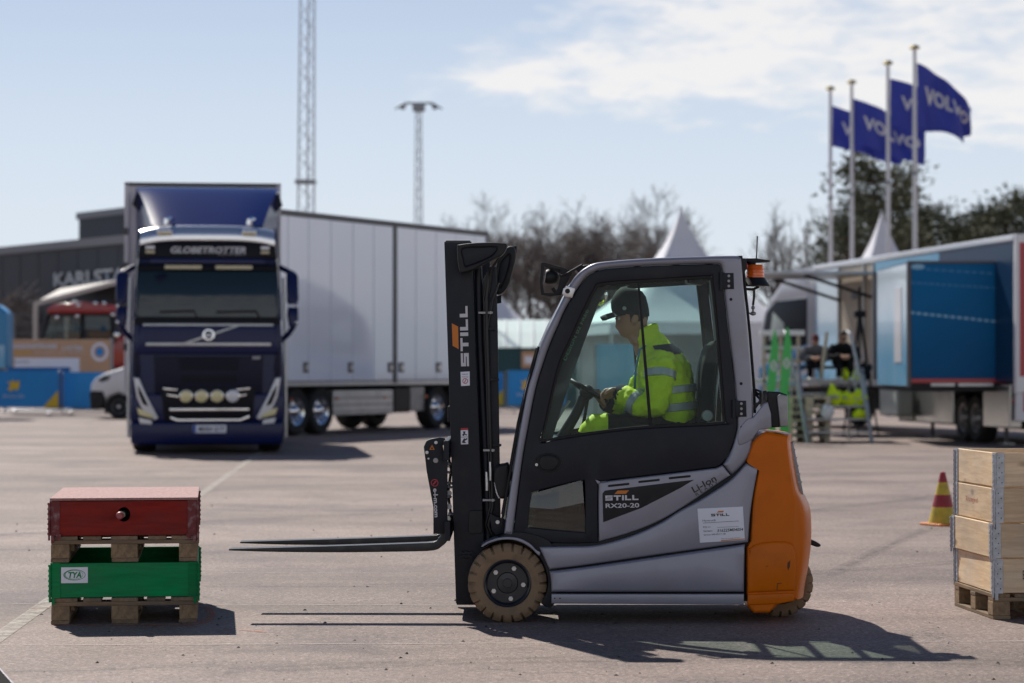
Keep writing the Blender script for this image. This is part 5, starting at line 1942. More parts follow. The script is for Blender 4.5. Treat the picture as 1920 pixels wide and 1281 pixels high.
# ================================================================== the blue exhibition trailer at the right
def grad_paint(name, c0, c1, axis, lo, hi, rough=.2, noise_amt=.0, coat=.12):
    """Painted livery: one colour runs into another along an axis of the panel (printed vinyl), with optional pale dashes."""
    m = bpy.data.materials.new(name)
    m.use_nodes = True
    nt = m.node_tree
    b = nt.nodes['Principled BSDF']
    b.inputs['Roughness'].default_value = rough
    b.inputs['Coat Weight'].default_value = coat
    b.inputs['Specular IOR Level'].default_value = .15
    b.inputs['Coat Roughness'].default_value = .05
    t = nt.nodes.new('ShaderNodeTexCoord')
    sp_ = nt.nodes.new('ShaderNodeSeparateXYZ')
    nt.links.new(t.outputs['Object'], sp_.inputs[0])
    n = nt.nodes.new('ShaderNodeTexNoise')
    n.inputs['Scale'].default_value = 1.3
    n.inputs['Detail'].default_value = 4
    nt.links.new(t.outputs['Object'], n.inputs['Vector'])
    mr = nt.nodes.new('ShaderNodeMapRange')
    mr.inputs[1].default_value = lo
    mr.inputs[2].default_value = hi
    nt.links.new(sp_.outputs[axis], mr.inputs[0])
    ad = nt.nodes.new('ShaderNodeMath')
    ad.operation = 'MULTIPLY_ADD'
    ad.use_clamp = True
    ad.inputs[1].default_value = noise_amt
    nt.links.new(n.outputs[0], ad.inputs[0])
    nt.links.new(mr.outputs[0], ad.inputs[2])
    mi = nt.nodes.new('ShaderNodeMix')
    mi.data_type = 'RGBA'
    mi.inputs[6].default_value = (*c0, 1)
    mi.inputs[7].default_value = (*c1, 1)
    nt.links.new(ad.outputs[0], mi.inputs[0])
    nt.links.new(mi.outputs[2], b.inputs['Base Color'])
    MATS[name] = m


grad_paint('livery_blue', (0.0, 0.075, 0.21), (0.0, 0.135, 0.34), 2, 1.0, 3.3, noise_amt=.5, rough=.45, coat=.0)
grad_paint('livery_light', (0.06, 0.36, 0.62), (0.62, 0.74, 0.82), 2, 1.6, 3.0, noise_amt=.3, coat=.4)
mat('livery_pale', (0.16, 0.42, 0.62), 0.3, coat=.3)
mat('livery_navy', (0.008, 0.035, 0.085), 0.35, spec=.3)
mat('expo_white', (0.70, 0.71, 0.74), 0.25, coat=.4, var=.02, vs=2)
mat('expo_red', (0.42, 0.015, 0.03), 0.35, coat=.3)
mat('beige_wall', (0.42, 0.37, 0.29), 0.6, var=.05, vs=3)
mat('stainless', (0.50, 0.50, 0.48), 0.18, 0.85, var=.1, vs=2)
mat('pale_green', (0.46, 0.52, 0.45), 0.35, coat=.2)
mat('rig_blue', (0.0, 0.20, 0.45), 0.3, coat=.3)

dE = Vector((-1.24, 8.7, 0)).normalized()
e0 = Vector((8.93, 43.0, 0))
ERZ = math.atan2(dE.y, dE.x)
ex = thing('exhibition_trailer', 'blue exhibition trailer with a pulled-out side room and red trimmed white rear', 'trailer', e0, ERZ)
EM = Matrix.Rotation(-ERZ, 3, 'Z')


def ez(px, x=0, y=0):
    return None


def EL(X, Y, Z=0):
    """World point -> the trailer's own frame."""
    return EM @ (Vector((X, Y, Z)) - e0)


def exl(px, y=0.0):
    """How far along the side, at outward offset y, the pixel column px lies."""
    k = (px - 960) / F
    o = e0 + Vector((-dE.y, dE.x, 0)) * y
    return (k * o.y - o.x) / (dE.x - k * dE.y)


Lx = 13.4
ztop = 3.78
MB().box(.05, Lx, -2.5, -.02, 1.15, ztop - .03).link('body', 'expo_white', ex, bev=.02)
MB().box(.0, Lx, -2.52, .02, ztop - .12, ztop).link('roof_rail', 'expo_white', ex, bev=.03)
# side skin in pieces
MB().box(.08, 8.5, -.02, -.001, 2.9, ztop - .125).link('side_band', 'livery_navy', ex)
MB().box(4.2, 8.5, -.001, .006, 3.42, ztop - .13).link('side_band', 'livery_pale', ex)
MB().box(11.4, Lx - .02, -.02, .0, 1.15, ztop - .13).link('side_skin', 'livery_light', ex)
MB().box(.08, 8.5, -.02, -.001, 1.15, 2.9).link('side_skin', 'livery_navy', ex)
# open bay with beige inside wall
bay = MB().box(8.55, 11.35, -.05, -.012, 1.15, ztop - .13).link('bay_wall', 'beige_wall', ex)
for x_ in (8.6, 9.3, 11.3):
    MB().box(x_ - .03, x_ + .03, -.012, .04, 1.15, ztop - .15).link('bay_post', 'alu', ex, bev=.006)
MB().box(9.5, 10.1, -.012, .0, 2.25, 2.75).link('bay_panel', 'beige_wall', ex, bev=.005)
MB().box(9.9, 10.3, -.012, .01, 2.9, 3.05).link('bay_shelf', 'trim_grey', ex, bev=.005)
# lifted flap over the bay with gas struts
fl_ = MB().box(8.5, 11.5, .03, 2.45, 3.38, 3.45).link('lifted_flap', 'alu', ex, bev=.01)
for x_ in (8.7, 11.2):
    MB().tube([(x_, .0, 2.9), (x_, .8, 3.15), (x_, 1.5, 3.37)], .035, 8).link('strut', 'rubber', fl_)
# rear end: white frame, red strip, inner panel
MB().box(-.10, .05, -2.5, .0, .95, ztop).link('rear_frame', 'expo_white', ex, bev=.02)
MB().box(-.112, -.10, -.19, -.07, 1.25, ztop - .15).link('rear_strip', 'expo_red', ex, bev=.004)
MB().box(-.112, -.10, -2.2, -.30, ztop - .26, ztop - .15).link('rear_strip', 'expo_red', ex, bev=.004)
MB().box(-.112, -.10, -2.3, -.30, 1.35, ztop - .32).link('rear_panel', 'livery_light', ex, bev=.004)
MB().box(-.115, -.10, -.36, -.14, .62, .98).link('rear_lamp', 'lamp_red', ex, bev=.01)
MB().box(-.09, .05, -2.45, -.02, .45, .95).link('rear_bumper', 'expo_white', ex, bev=.02)
# pulled-out room: its end faces the camera, its outer wall faces left
pc = [EL(7.20, 44.0), EL(9.05, 44.0)]
rx0 = pc[0].x
ry1 = pc[0].y
z0_, z1_ = 1.07, 3.35
RM = Matrix.Rotation(-ERZ, 4, 'Z') @ Matrix.Translation(-e0)
BL = lambda x0, x1, y0, y1, z0, z1: MB().box(x0, x1, y0, y1, z0, z1, RM)
room = BL(7.22, 9.02, 44.03, 47.6, z0_ + .1, z1_ - .02).link('pull_out_room', 'livery_navy', ex)
BL(7.27, 8.96, 44.0, 44.03, z0_ + .14, z1_ - .05).link('end_panel', 'livery_blue', room, bev=.004)
BL(7.20, 9.04, 43.98, 44.06, z1_ - .045, z1_).link('edge_rail', 'trim_grey', room, bev=.006)
BL(7.19, 7.26, 43.98, 44.06, z0_ - .02, z1_ - .05).link('edge_rail', 'trim_grey', room, bev=.006)
BL(7.265, 9.0, 43.985, 44.05, z0_ + .06, z0_ + .135).link('red_rail', 'expo_red', room, bev=.004)
BL(7.24, 9.0, 43.99, 47.5, z0_ - .10, z0_ + .055).link('floor_beam', 'rubber', room, bev=.004)
for x0, x1 in ((7.62, 8.05), (8.12, 8.75)):
    BL(x0, x1, 43.97, 43.99, z0_ + .0, z0_ + .05).link('floor_strip', 'alu', room)
BL(7.19, 7.22, 44.07, 47.6, z0_ + .0, z1_ - .05).link('outer_wall', 'livery_light', room, bev=.004)
BL(7.175, 7.19, 44.6, 45.4, 1.5, 2.9).link('outer_patch', 'expo_white', room, bev=.004)  # plain white plate on the outer wall
# print on the end panel: a dashed swoosh, pale emblem
mb = MB()
for k in range(15):
    t = k / 15
    p0, p1 = P(1706 + 190 * t, 586 + 20 * t, 43.995), P(1706 + 190 * (t + .045), 586 + 20 * (t + .045), 43.995)
    for dz in (0,):
        q = [p0 + Vector((0, 0, .022)), p1 + Vector((0, 0, .022)), p1 + Vector((0, 0, -.022)), p0 + Vector((0, 0, -.022))]
        mb.add([RM @ Vector((v.x, 43.996, v.z)) for v in q], [(0, 1, 2, 3)])
mb.link('print', 'livery_pale', room, smooth=0, recalc=False)
mb = MB()
for (yy, n_, hh) in ((503, 13, .012), (530, 16, .010)):
    for k in range(n_):
        t = k / n_
        p0, p1 = P(1708 + 186 * t, yy + 12 * t, 43.995), P(1708 + 186 * (t + .6 / n_), yy + 12 * (t + .6 / n_), 43.995)
        q = [p0 + Vector((0, 0, hh)), p1 + Vector((0, 0, hh)), p1 + Vector((0, 0, -hh)), p0 + Vector((0, 0, -hh))]
        mb.add([RM @ Vector((v.x, 43.997, v.z)) for v in q], [(0, 1, 2, 3)])
mb.link('print', 'rig_blue', room, smooth=0, recalc=False)
cpt = [P(1721 + 13 * math.cos(a), 500 + 5 * math.sin(a), 43.995) for a in [2 * PI * i / 24 for i in range(24)]]
MB().add([RM @ Vector((v.x, 43.9955, v.z)) for v in cpt], [tuple(range(24))]).link('emblem', 'livery_pale', room, smooth=0)
# lower body: polished skirts, legs, wheels
for a, b, m_ in ((1683, 1712, 'pale_green'), (1716, 1785, 'stainless'), (1842, 1893, 'stainless')):
    x1, x0 = exl(a, -.05), exl(b, -.05)
    MB().box(x0, x1, -.30, -.05, .30, 1.12).link('skirt', m_, ex, bev=.04)
MB().box(.2, 7.6, -2.2, -.45, .28, 1.12).link('chassis', 'rubber', ex)
x1, x0 = exl(1648, .35), exl(1682, .35)
MB().box(x0, x1, .0, .35, .42, 1.0).link('skirt', 'pale_green', ex, bev=.05)
for px in (1806, 1829):
    truck_wheel(ex, (exl(px, -.1), -.1, .46), (0, -1, 0), r=.46, w=.3, hub='steel_dull')
for px in (1735, 1872):
    MB().cyl((exl(px, -.2), -.35, 0.02), (exl(px, -.2), -.35, .6), .04, 10).link('leg', 'trim_grey', ex)
    MB().box(exl(px, -.2) - .12, exl(px, -.2) + .12, -.47, -.23, 0.0, .02).link('foot', 'alu', ex)
MB().box(.15, .2, -.06, -.03, .78, .84).link('marker_lamp', 'lamp_red', ex)

# --- its tractor unit beyond: white roof, blue-white flank
tc0 = e0 + dE * 13.6 + Vector((-.12, 0, 0))
CRZ = ERZ + R(15)
et = thing('tractor_unit', 'white and light blue truck cab parked behind the raised trailer flap', 'truck', tc0, CRZ)
# side profile in (x along, z): front is at larger x
prof = [(0, .95), (0, 3.75), (.5, 3.70), (1.1, 3.45), (1.7, 3.05), (2.05, 2.75), (2.2, 2.4), (2.28, 1.9), (2.32, 1.0), (2.25, .5), (1.9, .42), (1.85, .8), (.9, .85), (.85, .95)]
mb = MB()
mb.loft([[Vector((x, y, z)) for x, z in prof] for y in (-2.45, -2.35, -.12, 0)])
mb.link('cab', 'expo_white', et, bev=.04)
me = curve_mesh([[(-.0, 1.95), (.9, 1.75), (1.95, 1.75), (2.06, 2.3), (1.9, 2.72), (1.45, 2.98), (.0, 3.02)]], .03, .005)
me.transform(Matrix.Translation((0, .01, 0)) @ FACE)
link('side_window', me, 'gloss_black', et)
me = curve_mesh([[(1.0, 2.15), (1.75, 2.05), (1.55, 2.72), (1.05, 2.45)]], .012, .002)
me.transform(Matrix.Translation((-.0, .031, 0)) @ FACE)
link('window_reflection', me, 'pale_green', et)  # pale green plate paints the reflection in the dark window
me = curve_mesh([[(0, 3.75), (.5, 3.70), (1.1, 3.45), (1.7, 3.05), (1.9, 2.9), (1.3, 3.02), (.0, 3.1)]], .02, .004)
me.transform(Matrix.Translation((0, .008, 0)) @ FACE)
link('roof_fairing', me, 'expo_white', et)
for a, b, m_ in ((1.36, 1.64, 'rig_blue'), (1.04, 1.20, 'rig_blue'), (.80, .92, 'livery_pale')):
    me = curve_mesh([[(.0, a + .35), (2.25, a - .25), (2.27, b - .25), (.0, b + .35)]], .012, .002)
    me.transform(Matrix.Translation((0, .01, 0)) @ FACE)
    link('stripe', me, m_, et)
for x_ in (1.38,):
    truck_wheel(et, (x_, -.05, .5), (0, -1, 0), w=.3)
    truck_wheel(et, (x_, -2.4, .5), (0, 1, 0), w=.3)
MB().box(-1.0, 2.0, -2.2, -.3, .45, .95).link('chassis', 'rubber', et)
# ================================================================== hall, stands and barriers at the left
mat('hall_dark', (0.018, 0.021, 0.034), 0.6, var=.08, vs=.3)
mat('hall_trim', (0.20, 0.20, 0.22), 0.6)
mat('letter_grey', (0.42, 0.43, 0.45), 0.5)
mat('canvas_grey', (0.50, 0.48, 0.45), 0.7, var=.05, vs=2)
mat('banner_tan', (0.55, 0.32, 0.185), 0.6, var=.06, vs=1.5)
mat('banner_blue', (0.012, 0.24, 0.60), 0.6, var=.08, vs=1.2, bump=.2, bs=3)
mat('banner_blue_dark', (0.006, 0.11, 0.33), 0.6, var=.08, vs=1.2)
mat('yellow_print', (0.70, 0.45, 0.02), 0.6)
mat('tractor_red', (0.28, 0.012, 0.018), 0.25, coat=.5)
mat('rail_grey', (0.22, 0.23, 0.25), 0.4, .6)
mat('tent_white', (0.72, 0.72, 0.76), 0.65, var=.03, vs=1.5)
mat('tent_green', (0.52, 0.64, 0.62), 0.5, var=.06, vs=.8)
mat('teal_wall', (0.006, 0.055, 0.065), 0.6, var=.1, vs=1)
mat('mast_steel', (0.50, 0.53, 0.58), 0.5, .2)
mat('pole_white', (0.60, 0.60, 0.62), 0.35, coat=.2)
mat('gold', (0.75, 0.62, 0.30), 0.25, .8)
mat('flag_blue', (0.036, 0.055, 0.36), 0.7, var=.05, vs=3)
mat('ski_green', (0.04, 0.50, 0.09), 0.45, coat=.2)
mat('step_alu', (0.42, 0.43, 0.44), 0.45, .6, var=.1, vs=5)
mat('bark', (0.085, 0.066, 0.055), 0.9, var=.3, vs=6)
mat('twig', (0.150, 0.124, 0.114), 0.9, var=.3, vs=1)
mat('bark_pine', (0.12, 0.075, 0.05), 0.9, var=.3, vs=4)


def needles(name, c0, c1):
    m = mat(name, c0, 0.8, var=.45, vs=1.6)
    return m


needles('needle', (0.105, 0.108, 0.060), None)
needles('needle_dark', (0.085, 0.098, 0.060), None)


def pz(px, py, Y):
    return P(px, py, Y)


# --- dark hall with a name on its gable
b0, b1 = pz(-60, 470, 97), pz(262, 435, 84.6)
hl_ = thing('hall', 'long dark hall with pale capital letters on its wall behind the truck', 'hall', (b0.x, b0.y, 0))
dH = Vector((b1.x - b0.x, b1.y - b0.y, 0))
LH = dH.length
HRZ = math.atan2(dH.y, dH.x)
hl_.rotation_euler.z = HRZ
ROOTM[hl_.name] = Matrix.Translation((b0.x, b0.y, 0)) @ Matrix.Rotation(HRZ, 4, 'Z')
zA = b0.z
MB().box(0, LH, 0, 5.0, 0, zA - .3).link('wall', 'hall_dark', hl_)
MB().box(-.1, LH + .1, -.12, 5.2, zA - .3, zA).link('roof_edge', 'hall_trim', hl_)
for k in range(1, 9):
    MB().box(LH * k / 9 - .03, LH * k / 9 + .03, -.012, 0, .1, zA - .35).link('wall_joint', 'hall_dark', hl_)
c1_, c2_ = pz(148, 405, 96), pz(330, 398, 90)
ub = ROOTM[hl_.name].inverted()
u0 = ub @ c1_
MB().box(u0.x, LH, u0.y, 5.0, zA, c1_.z + .1).link('upper_block', 'hall_dark', hl_)
MB().box(u0.x - .1, LH, u0.y - .08, u0.y, c1_.z - .15, c1_.z + .12).link('upper_edge', 'hall_trim', hl_)
Mi = ROOTM[hl_.name].inverted()


def on_hall(px):
    k = (px - 960) / F
    t = (k * b0.y - b0.x) / (dH.x / LH - k * dH.y / LH)
    return t


ta, tb_ = on_hall(103), on_hall(262)
zt = P(103, 533, 95).z
me = txt_mesh('KARLSTAD', tb_ - ta, (P(103, 519, 94).z - P(103, 544, 94).z), bold=.035)
me.transform(Matrix.Translation(((ta + tb_) / 2, -.06, zt)) @ FACE)
link('lettering', me, 'letter_grey', hl_, smooth=0, recalc=False)


# --- trees
def grow_bare(seed, h, spread=1.0, upright=.75, twigs=1.0, nt=6):
    """Leafless tree: trunk mesh and crown-of-twigs mesh."""
    rng = random.Random(seed)
    tr, tw = MB(), MB()

    def stick(mb, a, b, r0, r1, n):
        mb.tube([a, b], [r0, r1], n, caps=False)

    def branch(p, d, L, r, lev):
        n = 3
        pts = [p]
        q, dd = p.copy(), d.copy()
        for i in range(n):
            dd = (dd + Vector((rng.gauss(0, .16), rng.gauss(0, .16), rng.gauss(.05, .1)))).normalized()
            q = q + dd * L / n
            pts.append(q.copy())
        rs = [max(r * (1 - .6 * i / n), (.022 - .003 * lev)) for i in range(n + 1)]
        (tr if lev == 0 else tw).tube(pts, rs, 7 if lev == 0 else (5 if lev == 1 else 3), caps=False)
        if lev >= 4:
            return
        kids = (nt + 5, nt + 1, 6, 4)[lev]
        kids = max(2, int(kids * (twigs if lev > 0 else 1)))
        for k in range(kids):
            t = rng.uniform(.3, 1.0) if lev else rng.uniform(.28, 1.0)
            i = min(int(t * n), n - 1)
            pp = pts[i].lerp(pts[i + 1], t * n - i)
            base = (pts[i + 1] - pts[i]).normalized()
            side = Vector((rng.gauss(0, 1), rng.gauss(0, 1), rng.gauss(0, .4)))
            side = (side - base * side.dot(base)).normalized()
            u = rng.uniform(upright - .15, upright + .1)
            nd = (base * u + side * spread * (1 - u + .35) + Vector((0, 0, .15))).normalized()
            branch(pp, nd, L * rng.uniform(.42, .62) * (1.15 - .5 * t if lev == 0 else 1), r * .45 * (1 - .4 * t), lev + 1)
    branch(Vector((0, 0, 0)), Vector((0, 0, 1)), h * .62, h * .017, 0)
    return tr.mesh(), tw.mesh()


BARE = [grow_bare(11, 11, 1.0, .7), grow_bare(12, 11, .9, .75), grow_bare(13, 11, 1.1, .68), grow_bare(14, 11, .75, .82, .75, 5)]


def place_tree(kind, meshes, mt, mc, loc, rz, s, label, group, sz=None):
    t = thing(kind, label, 'tree', loc, rz, group)
    t.scale = (s, s, sz or s)
    for nm, me, m in (('trunk', meshes[0], mt), ('crown', meshes[1], mc)):
        if not me.materials:
            me.materials.append(MATS[m])
            for p in me.polygons:
                p.use_smooth = True
        o = bpy.data.objects.new(nm, me)
        COL.objects.link(o)
        o.parent = t
    return t


TL = ['leafless tree nearest the forklift mast, its crown rising beside the mast lamps', 'leafless tree second from the mast, slim crown', 'leafless tree above the gap between mast and cab, tall pointed crown', 'leafless tree just left of the work lamp frame',
      'leafless tree directly above the work lamp frame', 'leafless tree above the front corner of the cab roof', 'leafless tree left of the tallest crown in the row', 'tallest leafless tree of the row, left of the white tent peak',
      'leafless tree between the tallest crown and the tent peak', 'leafless tree touching the left slope of the white tent peak', 'low leafless tree at the foot of the row beside the mast lamps', 'low leafless tree at the foot of the row behind the mirror',
      'low leafless tree at the foot of the row behind the work lamp', 'low leafless tree behind the front of the cab roof', 'low leafless tree behind the middle of the cab roof', 'low leafless tree at the foot of the white tent peak']
TL2 = ['thin leafless tree just right of the orange beacon', 'tallest thin leafless tree between the beacon and the first flagpole', 'thin leafless tree midway between the beacon and the first flagpole', 'thin leafless tree right behind the first flagpole', 'thin leafless tree at the left edge of the tall pine']
TL3 = ['tallest dark pine, rising behind the middle flagpoles', 'shorter pine left of the tallest one, behind the second flagpole', 'pine right of the tallest one, behind the rightmost flagpole', 'low bushy pine at the foot of the first flagpole', 'pine just right of the rightmost flagpole',
       'rounded pine in the middle of the gap right of the flagpoles', 'low pine at the dip of the tree line above the trailer roof', 'pine left of the tall one at the right border', 'tall pine close to the right border of the picture', 'pine cut by the right border of the picture', 'pine beyond the right border', 'low pine behind the small white tent peak', 'small pine at the left foot of the right-hand pine group']
rng = random.Random(31)
for i, (px, py, Y) in enumerate(((938, 408, 120), (972, 380, 126), (1008, 384, 118), (1040, 392, 124), (1075, 400, 128), (1110, 392, 119), (1148, 372, 122), (1186, 362, 126), (1215, 378, 118), (1242, 410, 124))):
    p = pz(px, py, Y)
    place_tree('bare_tree', BARE[i % 3], 'bark', 'twig', (p.x, Y, 0), rng.uniform(0, 6), p.z / 11 * 1.10, TL[i], 'leafless trees behind the marquee')
for i, (px, py, Y) in enumerate(((1436, 398, 118), (1470, 378, 122), (1508, 384, 119), (1548, 380, 124), (1580, 398, 121))):
    p = pz(px, py, Y)
    place_tree('bare_tree', BARE[3], 'bark', 'twig', (p.x, Y, 0), rng.uniform(0, 6), p.z / 11 * .9, TL2[i], 'thin leafless trees beside the pines', sz=p.z / 11)
# brushwood at the foot of the row
br = MB()
for i in range(5200):
    px = rng.choice((rng.uniform(925, 1300), rng.uniform(1400, 1600), rng.uniform(925, 1300)))
    Y = rng.uniform(104, 112)
    p = pz(px, 690, Y)
    h = max(.8, rng.gauss(4.3 if px < 1310 else 3.0, 1.1))
    p.z = rng.uniform(0, h * .6)
    d = Vector((rng.gauss(0, .5), rng.gauss(0, .3), rng.uniform(.5, 1.3)))
    br.tube([p, p + d], [.05, .015], 3, caps=False)
br.link('brushwood', 'twig', kind='stuff', smooth=0)
br = MB()
for i in range(2600):
    px = rng.uniform(-80, 62)
    Y = rng.uniform(88, 91)
    p = pz(px, 690, Y)
    h = max(.8, rng.gauss(3.4, .5))
    p.z = rng.uniform(0, h)
    d = Vector((rng.gauss(0, .35), rng.gauss(0, .3), rng.uniform(.2, .7)))
    br.tube([p, p + d], [.03, .012], 3, caps=False)
br.link('brushwood', 'twig', kind='stuff', smooth=0)


def grow_pine(seed, h, crown_from=.3, wide=.30, n=3600):
    rng = random.Random(seed)
    tr, cr = MB(), MB()
    tr.tube([(0, 0, 0), (.1, 0, h * .4), (0, .1, h * .75), (0, 0, h * .98)], [h * .02, h * .016, h * .009, .02], 7)
    clumps = []
    for k in range(46):
        t = rng.uniform(crown_from, 1.0)
        a = rng.uniform(0, 2 * PI)
        prof = math.sin(min(1, (1 - t) / (1 - crown_from) * 1.25 + .12) * PI * .55)
        L = h * wide * prof * rng.uniform(.45, 1.1)
        z = h * t
        e = Vector((math.cos(a) * L, math.sin(a) * L, z + L * .25))
        tr.tube([(0, 0, z - .1), tuple(e)], [h * .006, .015], 4, caps=False)
        for j in range(3):
            f = rng.uniform(.45, 1.08)
            clumps.append((Vector((0, 0, z)).lerp(e, f) + Vector((rng.gauss(0, .15), rng.gauss(0, .15), rng.gauss(.1, .15))), h * rng.uniform(.035, .07)))
    for i in range(n):
        c, r = rng.choice(clumps)
        v = Vector((rng.gauss(0, 1), rng.gauss(0, 1), rng.gauss(0, .6)))
        p = c + v * r * .75
        d = (v.normalized() + Vector((0, 0, .5)) + Vector((rng.gauss(0, .4), rng.gauss(0, .4), rng.gauss(0, .4)))).normalized()
        s = d.cross(Vector((rng.gauss(0, 1), rng.gauss(0, 1), rng.gauss(0, 1)))).normalized()
        L = rng.uniform(.16, .34) * h / 10
        cr.add([p - s * L * .28, p + s * L * .28, p + d * L], [(0, 1, 2)])
    return tr.mesh(), cr.mesh()


PINE = [grow_pine(1, 12, .12, .27, 5600), grow_pine(2, 12, .25, .27, 3600), grow_pine(3, 12, .2, .23, 4000)]
for i, (px, py, Y, k, w) in enumerate(((1642, 306, 104, 0, 1.12), (1612, 372, 108, 1, .9), (1685, 350, 108, 2, 1.0), (1590, 420, 100, 1, .9), (1730, 402, 108, 1, .9), (1772, 400, 112, 2, 1.0), (1800, 425, 110, 1, 1),
                                       (1850, 400, 112, 1, 1.0), (1884, 384, 108, 2, 1.1), (1925, 372, 110, 0, 1.0), (1960, 390, 108, 1, 1), (1700, 430, 100, 2, 1), (1828, 425, 104, 2, 1))):
    p = pz(px, py, Y)
    place_tree('pine_tree', PINE[k], 'bark_pine', 'needle' if k != 1 else 'needle_dark', (p.x, Y, 0), i * 1.3, p.z / 12 * w, TL3[i], 'dark pines behind the exhibition trailer' if i else None, sz=p.z / 12)


# --- lattice mast and floodlight mast
def lattice(name, label, px0, px1, Y, w0, w1, H, seg, r, cat, ztop_extra=0):
    p = pz(px0, 690, Y)
    t = thing(name, label, cat, (p.x, Y, 0))
    q = pz(px1, 690, Y)
    lean = q.x - p.x
    legs = [(-1, -1), (1, -1), (0, .9)]

    def pt(k, z):
        w = w0 + (w1 - w0) * z / H
        return Vector((legs[k][0] * w / 2 + lean * z / H, legs[k][1] * w / 2, z))
    for k in range(3):
        MB().tube([pt(k, 0), pt(k, H)], [r * 1.3, r], 6).link('leg', 'mast_steel', t)
    mb = MB()
    for i in range(seg):
        za, zb = H * i / seg, H * (i + 1) / seg
        for k in range(3):
            mb.tube([pt(k if i % 2 else (k + 1) % 3, za), pt((k + 1) % 3 if i % 2 else k, zb)], r * .5, 4, caps=False)
    mb.link('brace', 'mast_steel', t, kind='stuff')
    return t


lm = lattice('lattice_mast', 'tall steel lattice mast rising out of the picture behind the trailer', 573, 579, 100, .74, .50, 26, 44, .034, 'mast')
z_ = pz(572, 341, 100).z
MB().box(-.42, .42, -.42, .42, z_ - .08, z_ + .06).link('collar', 'rail_grey', lm)
fm = lattice('floodlight_mast', 'slim lattice light mast with two drooping lamp arms', 785, 785, 110, .48, .26, pz(785, 200, 110).z, 30, .026, 'mast')
zt = pz(785, 196, 110).z
MB().box(-.28, .28, -.22, .22, zt - .32, zt + .08).link('head', 'rail_grey', fm, bev=.05)
for s in (-1, 1):
    MB().tube([(0, 0, zt + .05), (s * .55, 0, zt + .06), (s * .66, 0, zt - .08)], .05, 8).link('arm', 'rail_grey', fm)
    lampb = MB()
    lampb.loft([[Vector((s * x, y, zt + z)) for y, z in ((-.18, 0), (.18, 0), (.16, .10), (-.16, .10))] for x, z in ((.6, 0),)] + [[Vector((s * 1.08, y, zt - .24 + z)) for y, z in ((-.12, 0), (.12, 0), (.1, .06), (-.1, .06))]])
    lampb.link('lamp', 'rail_grey', fm, bev=.02)
    lm_ = MB().box(*sorted((s * .62, s * .84)), -.2, .2, zt - .22, zt - .02).link('lamp_house', 'rail_grey', fm, bev=.04)

# --- flags


def flag(px, py, Y, label, L, Hh, drop, ph, curl, word='VOLVO', ground=0):
    top = pz(px, py, Y)
    t = thing('flagpole', label, 'flagpole', (top.x, Y, 0), 0, None)
    H = top.z
    MB().tube([(0, 0, 0), (0, 0, H * .45), (0, 0, H - .05)], [.085, .07, .05], 12).link('pole', 'pole_white', t)
    MB().lathe([(.0, .0), (.13, .0), (.15, .03), (.10, .10), (0, .12)], (0, 0, H - .06), (0, 0, 1), 16).link('finial', 'gold', t)
    for z in (H * .66, H * .45):
        MB().cyl((0, 0, z - .05), (0, 0, z + .05), .085, 12).link('clamp', 'rail_grey', t)
    return t, H


def flag_cloth(t, H, z_off, L, Hh, drop, ph, curl, taper, amp=.17, word='VOLVO'):
    """Waving cloth hung from the pole; the print rides on the same surface."""
    def S(u, v, off=0.0):
        # u along the fly, v down the hoist
        lean = drop * (u ** 1.25) + .07 * math.sin(9 * u + ph * 1.7) * u
        x = .06 + L * (u - .10 * curl * u * u) + .05 * math.sin(6 * u + ph + v * 2) * u
        y = amp * (math.sin(2 * PI * (u * 1.5) + ph + v * 1.4) + .45 * math.sin(2 * PI * (u * 3.1 - v * .9) + ph * 2)) * (.25 + u) + off
        z = -lean - v * Hh * (1 - taper * u ** 1.3) - .05 * math.sin(5 * u + ph) * u
        return Vector((x, y, H - z_off + z))
    nu, nv = 30, 14
    mb = MB()
    for s in (.004, -.004):
        base = len(mb.v)
        for i in range(nu + 1):
            for j in range(nv + 1):
                mb.v.append(tuple(S(i / nu, j / nv, s)))
        for i in range(nu):
            for j in range(nv):
                a = base + i * (nv + 1) + j
                mb.f.append((a, a + 1, a + nv + 2, a + nv + 1))
    n1 = (nu + 1) * (nv + 1)
    for i in range(nu):
        for j in (0, nv):
            a = i * (nv + 1) + j
            mb.f.append((a, a + nv + 1, a + nv + 1 + n1, a + n1))
    cl = mb.link('flag', 'flag_blue', t)
    me = txt_mesh(word, .80, .30, bold=.035)
    bm = bmesh.new()
    bm.from_mesh(me)
    for _ in range(2):
        bmesh.ops.subdivide_edges(bm, edges=[e for e in bm.edges if e.calc_length() > .04], cuts=1)
    bmesh.ops.triangulate(bm, faces=bm.faces)
    bm.to_mesh(me)
    bm.free()
    for v in me.vertices:
        u, w = .53 + v.co.x * .98, .47 - v.co.y * 1.0
        v.co = S(u, w, -.022)
    link('lettering', me, 'white_print', cl, smooth=0, recalc=False)


FL = 'flagpole flying a dark blue flag with white capitals'
for (px, py, Y, off, L, Hh, dr, ph, cu_, tpr, lb) in ((1557, 165, 75, .55, 2.1, 1.26, .95, .4, .1, .25, 'white flagpole furthest left of the four, its blue flag half hidden by the next pole'),
                                                 (1597, 153, 73.5, .52, 2.1, 1.36, 1.08, 1.3, .0, .22, 'second white flagpole from the left, its blue flag spread with the whole name readable'),
                                                 (1665, 117, 69, .47, 2.2, 1.35, .85, 2.6, .1, .35, 'third white flagpole from the left, its blue flag partly behind the tallest pole'),
                                                 (1715, 88, 66, .44, 1.60, 1.72, 1.20, 3.9, .3, .58, 'rightmost and tallest looking white flagpole, its blue flag curling at the end')):
    t, H = flag(px, py, Y, lb, L, Hh, dr, ph, cu_)
    t['group'] = 'white flagpoles with blue flags'
    flag_cloth(t, H, off, L, Hh, dr, ph, cu_, tpr)


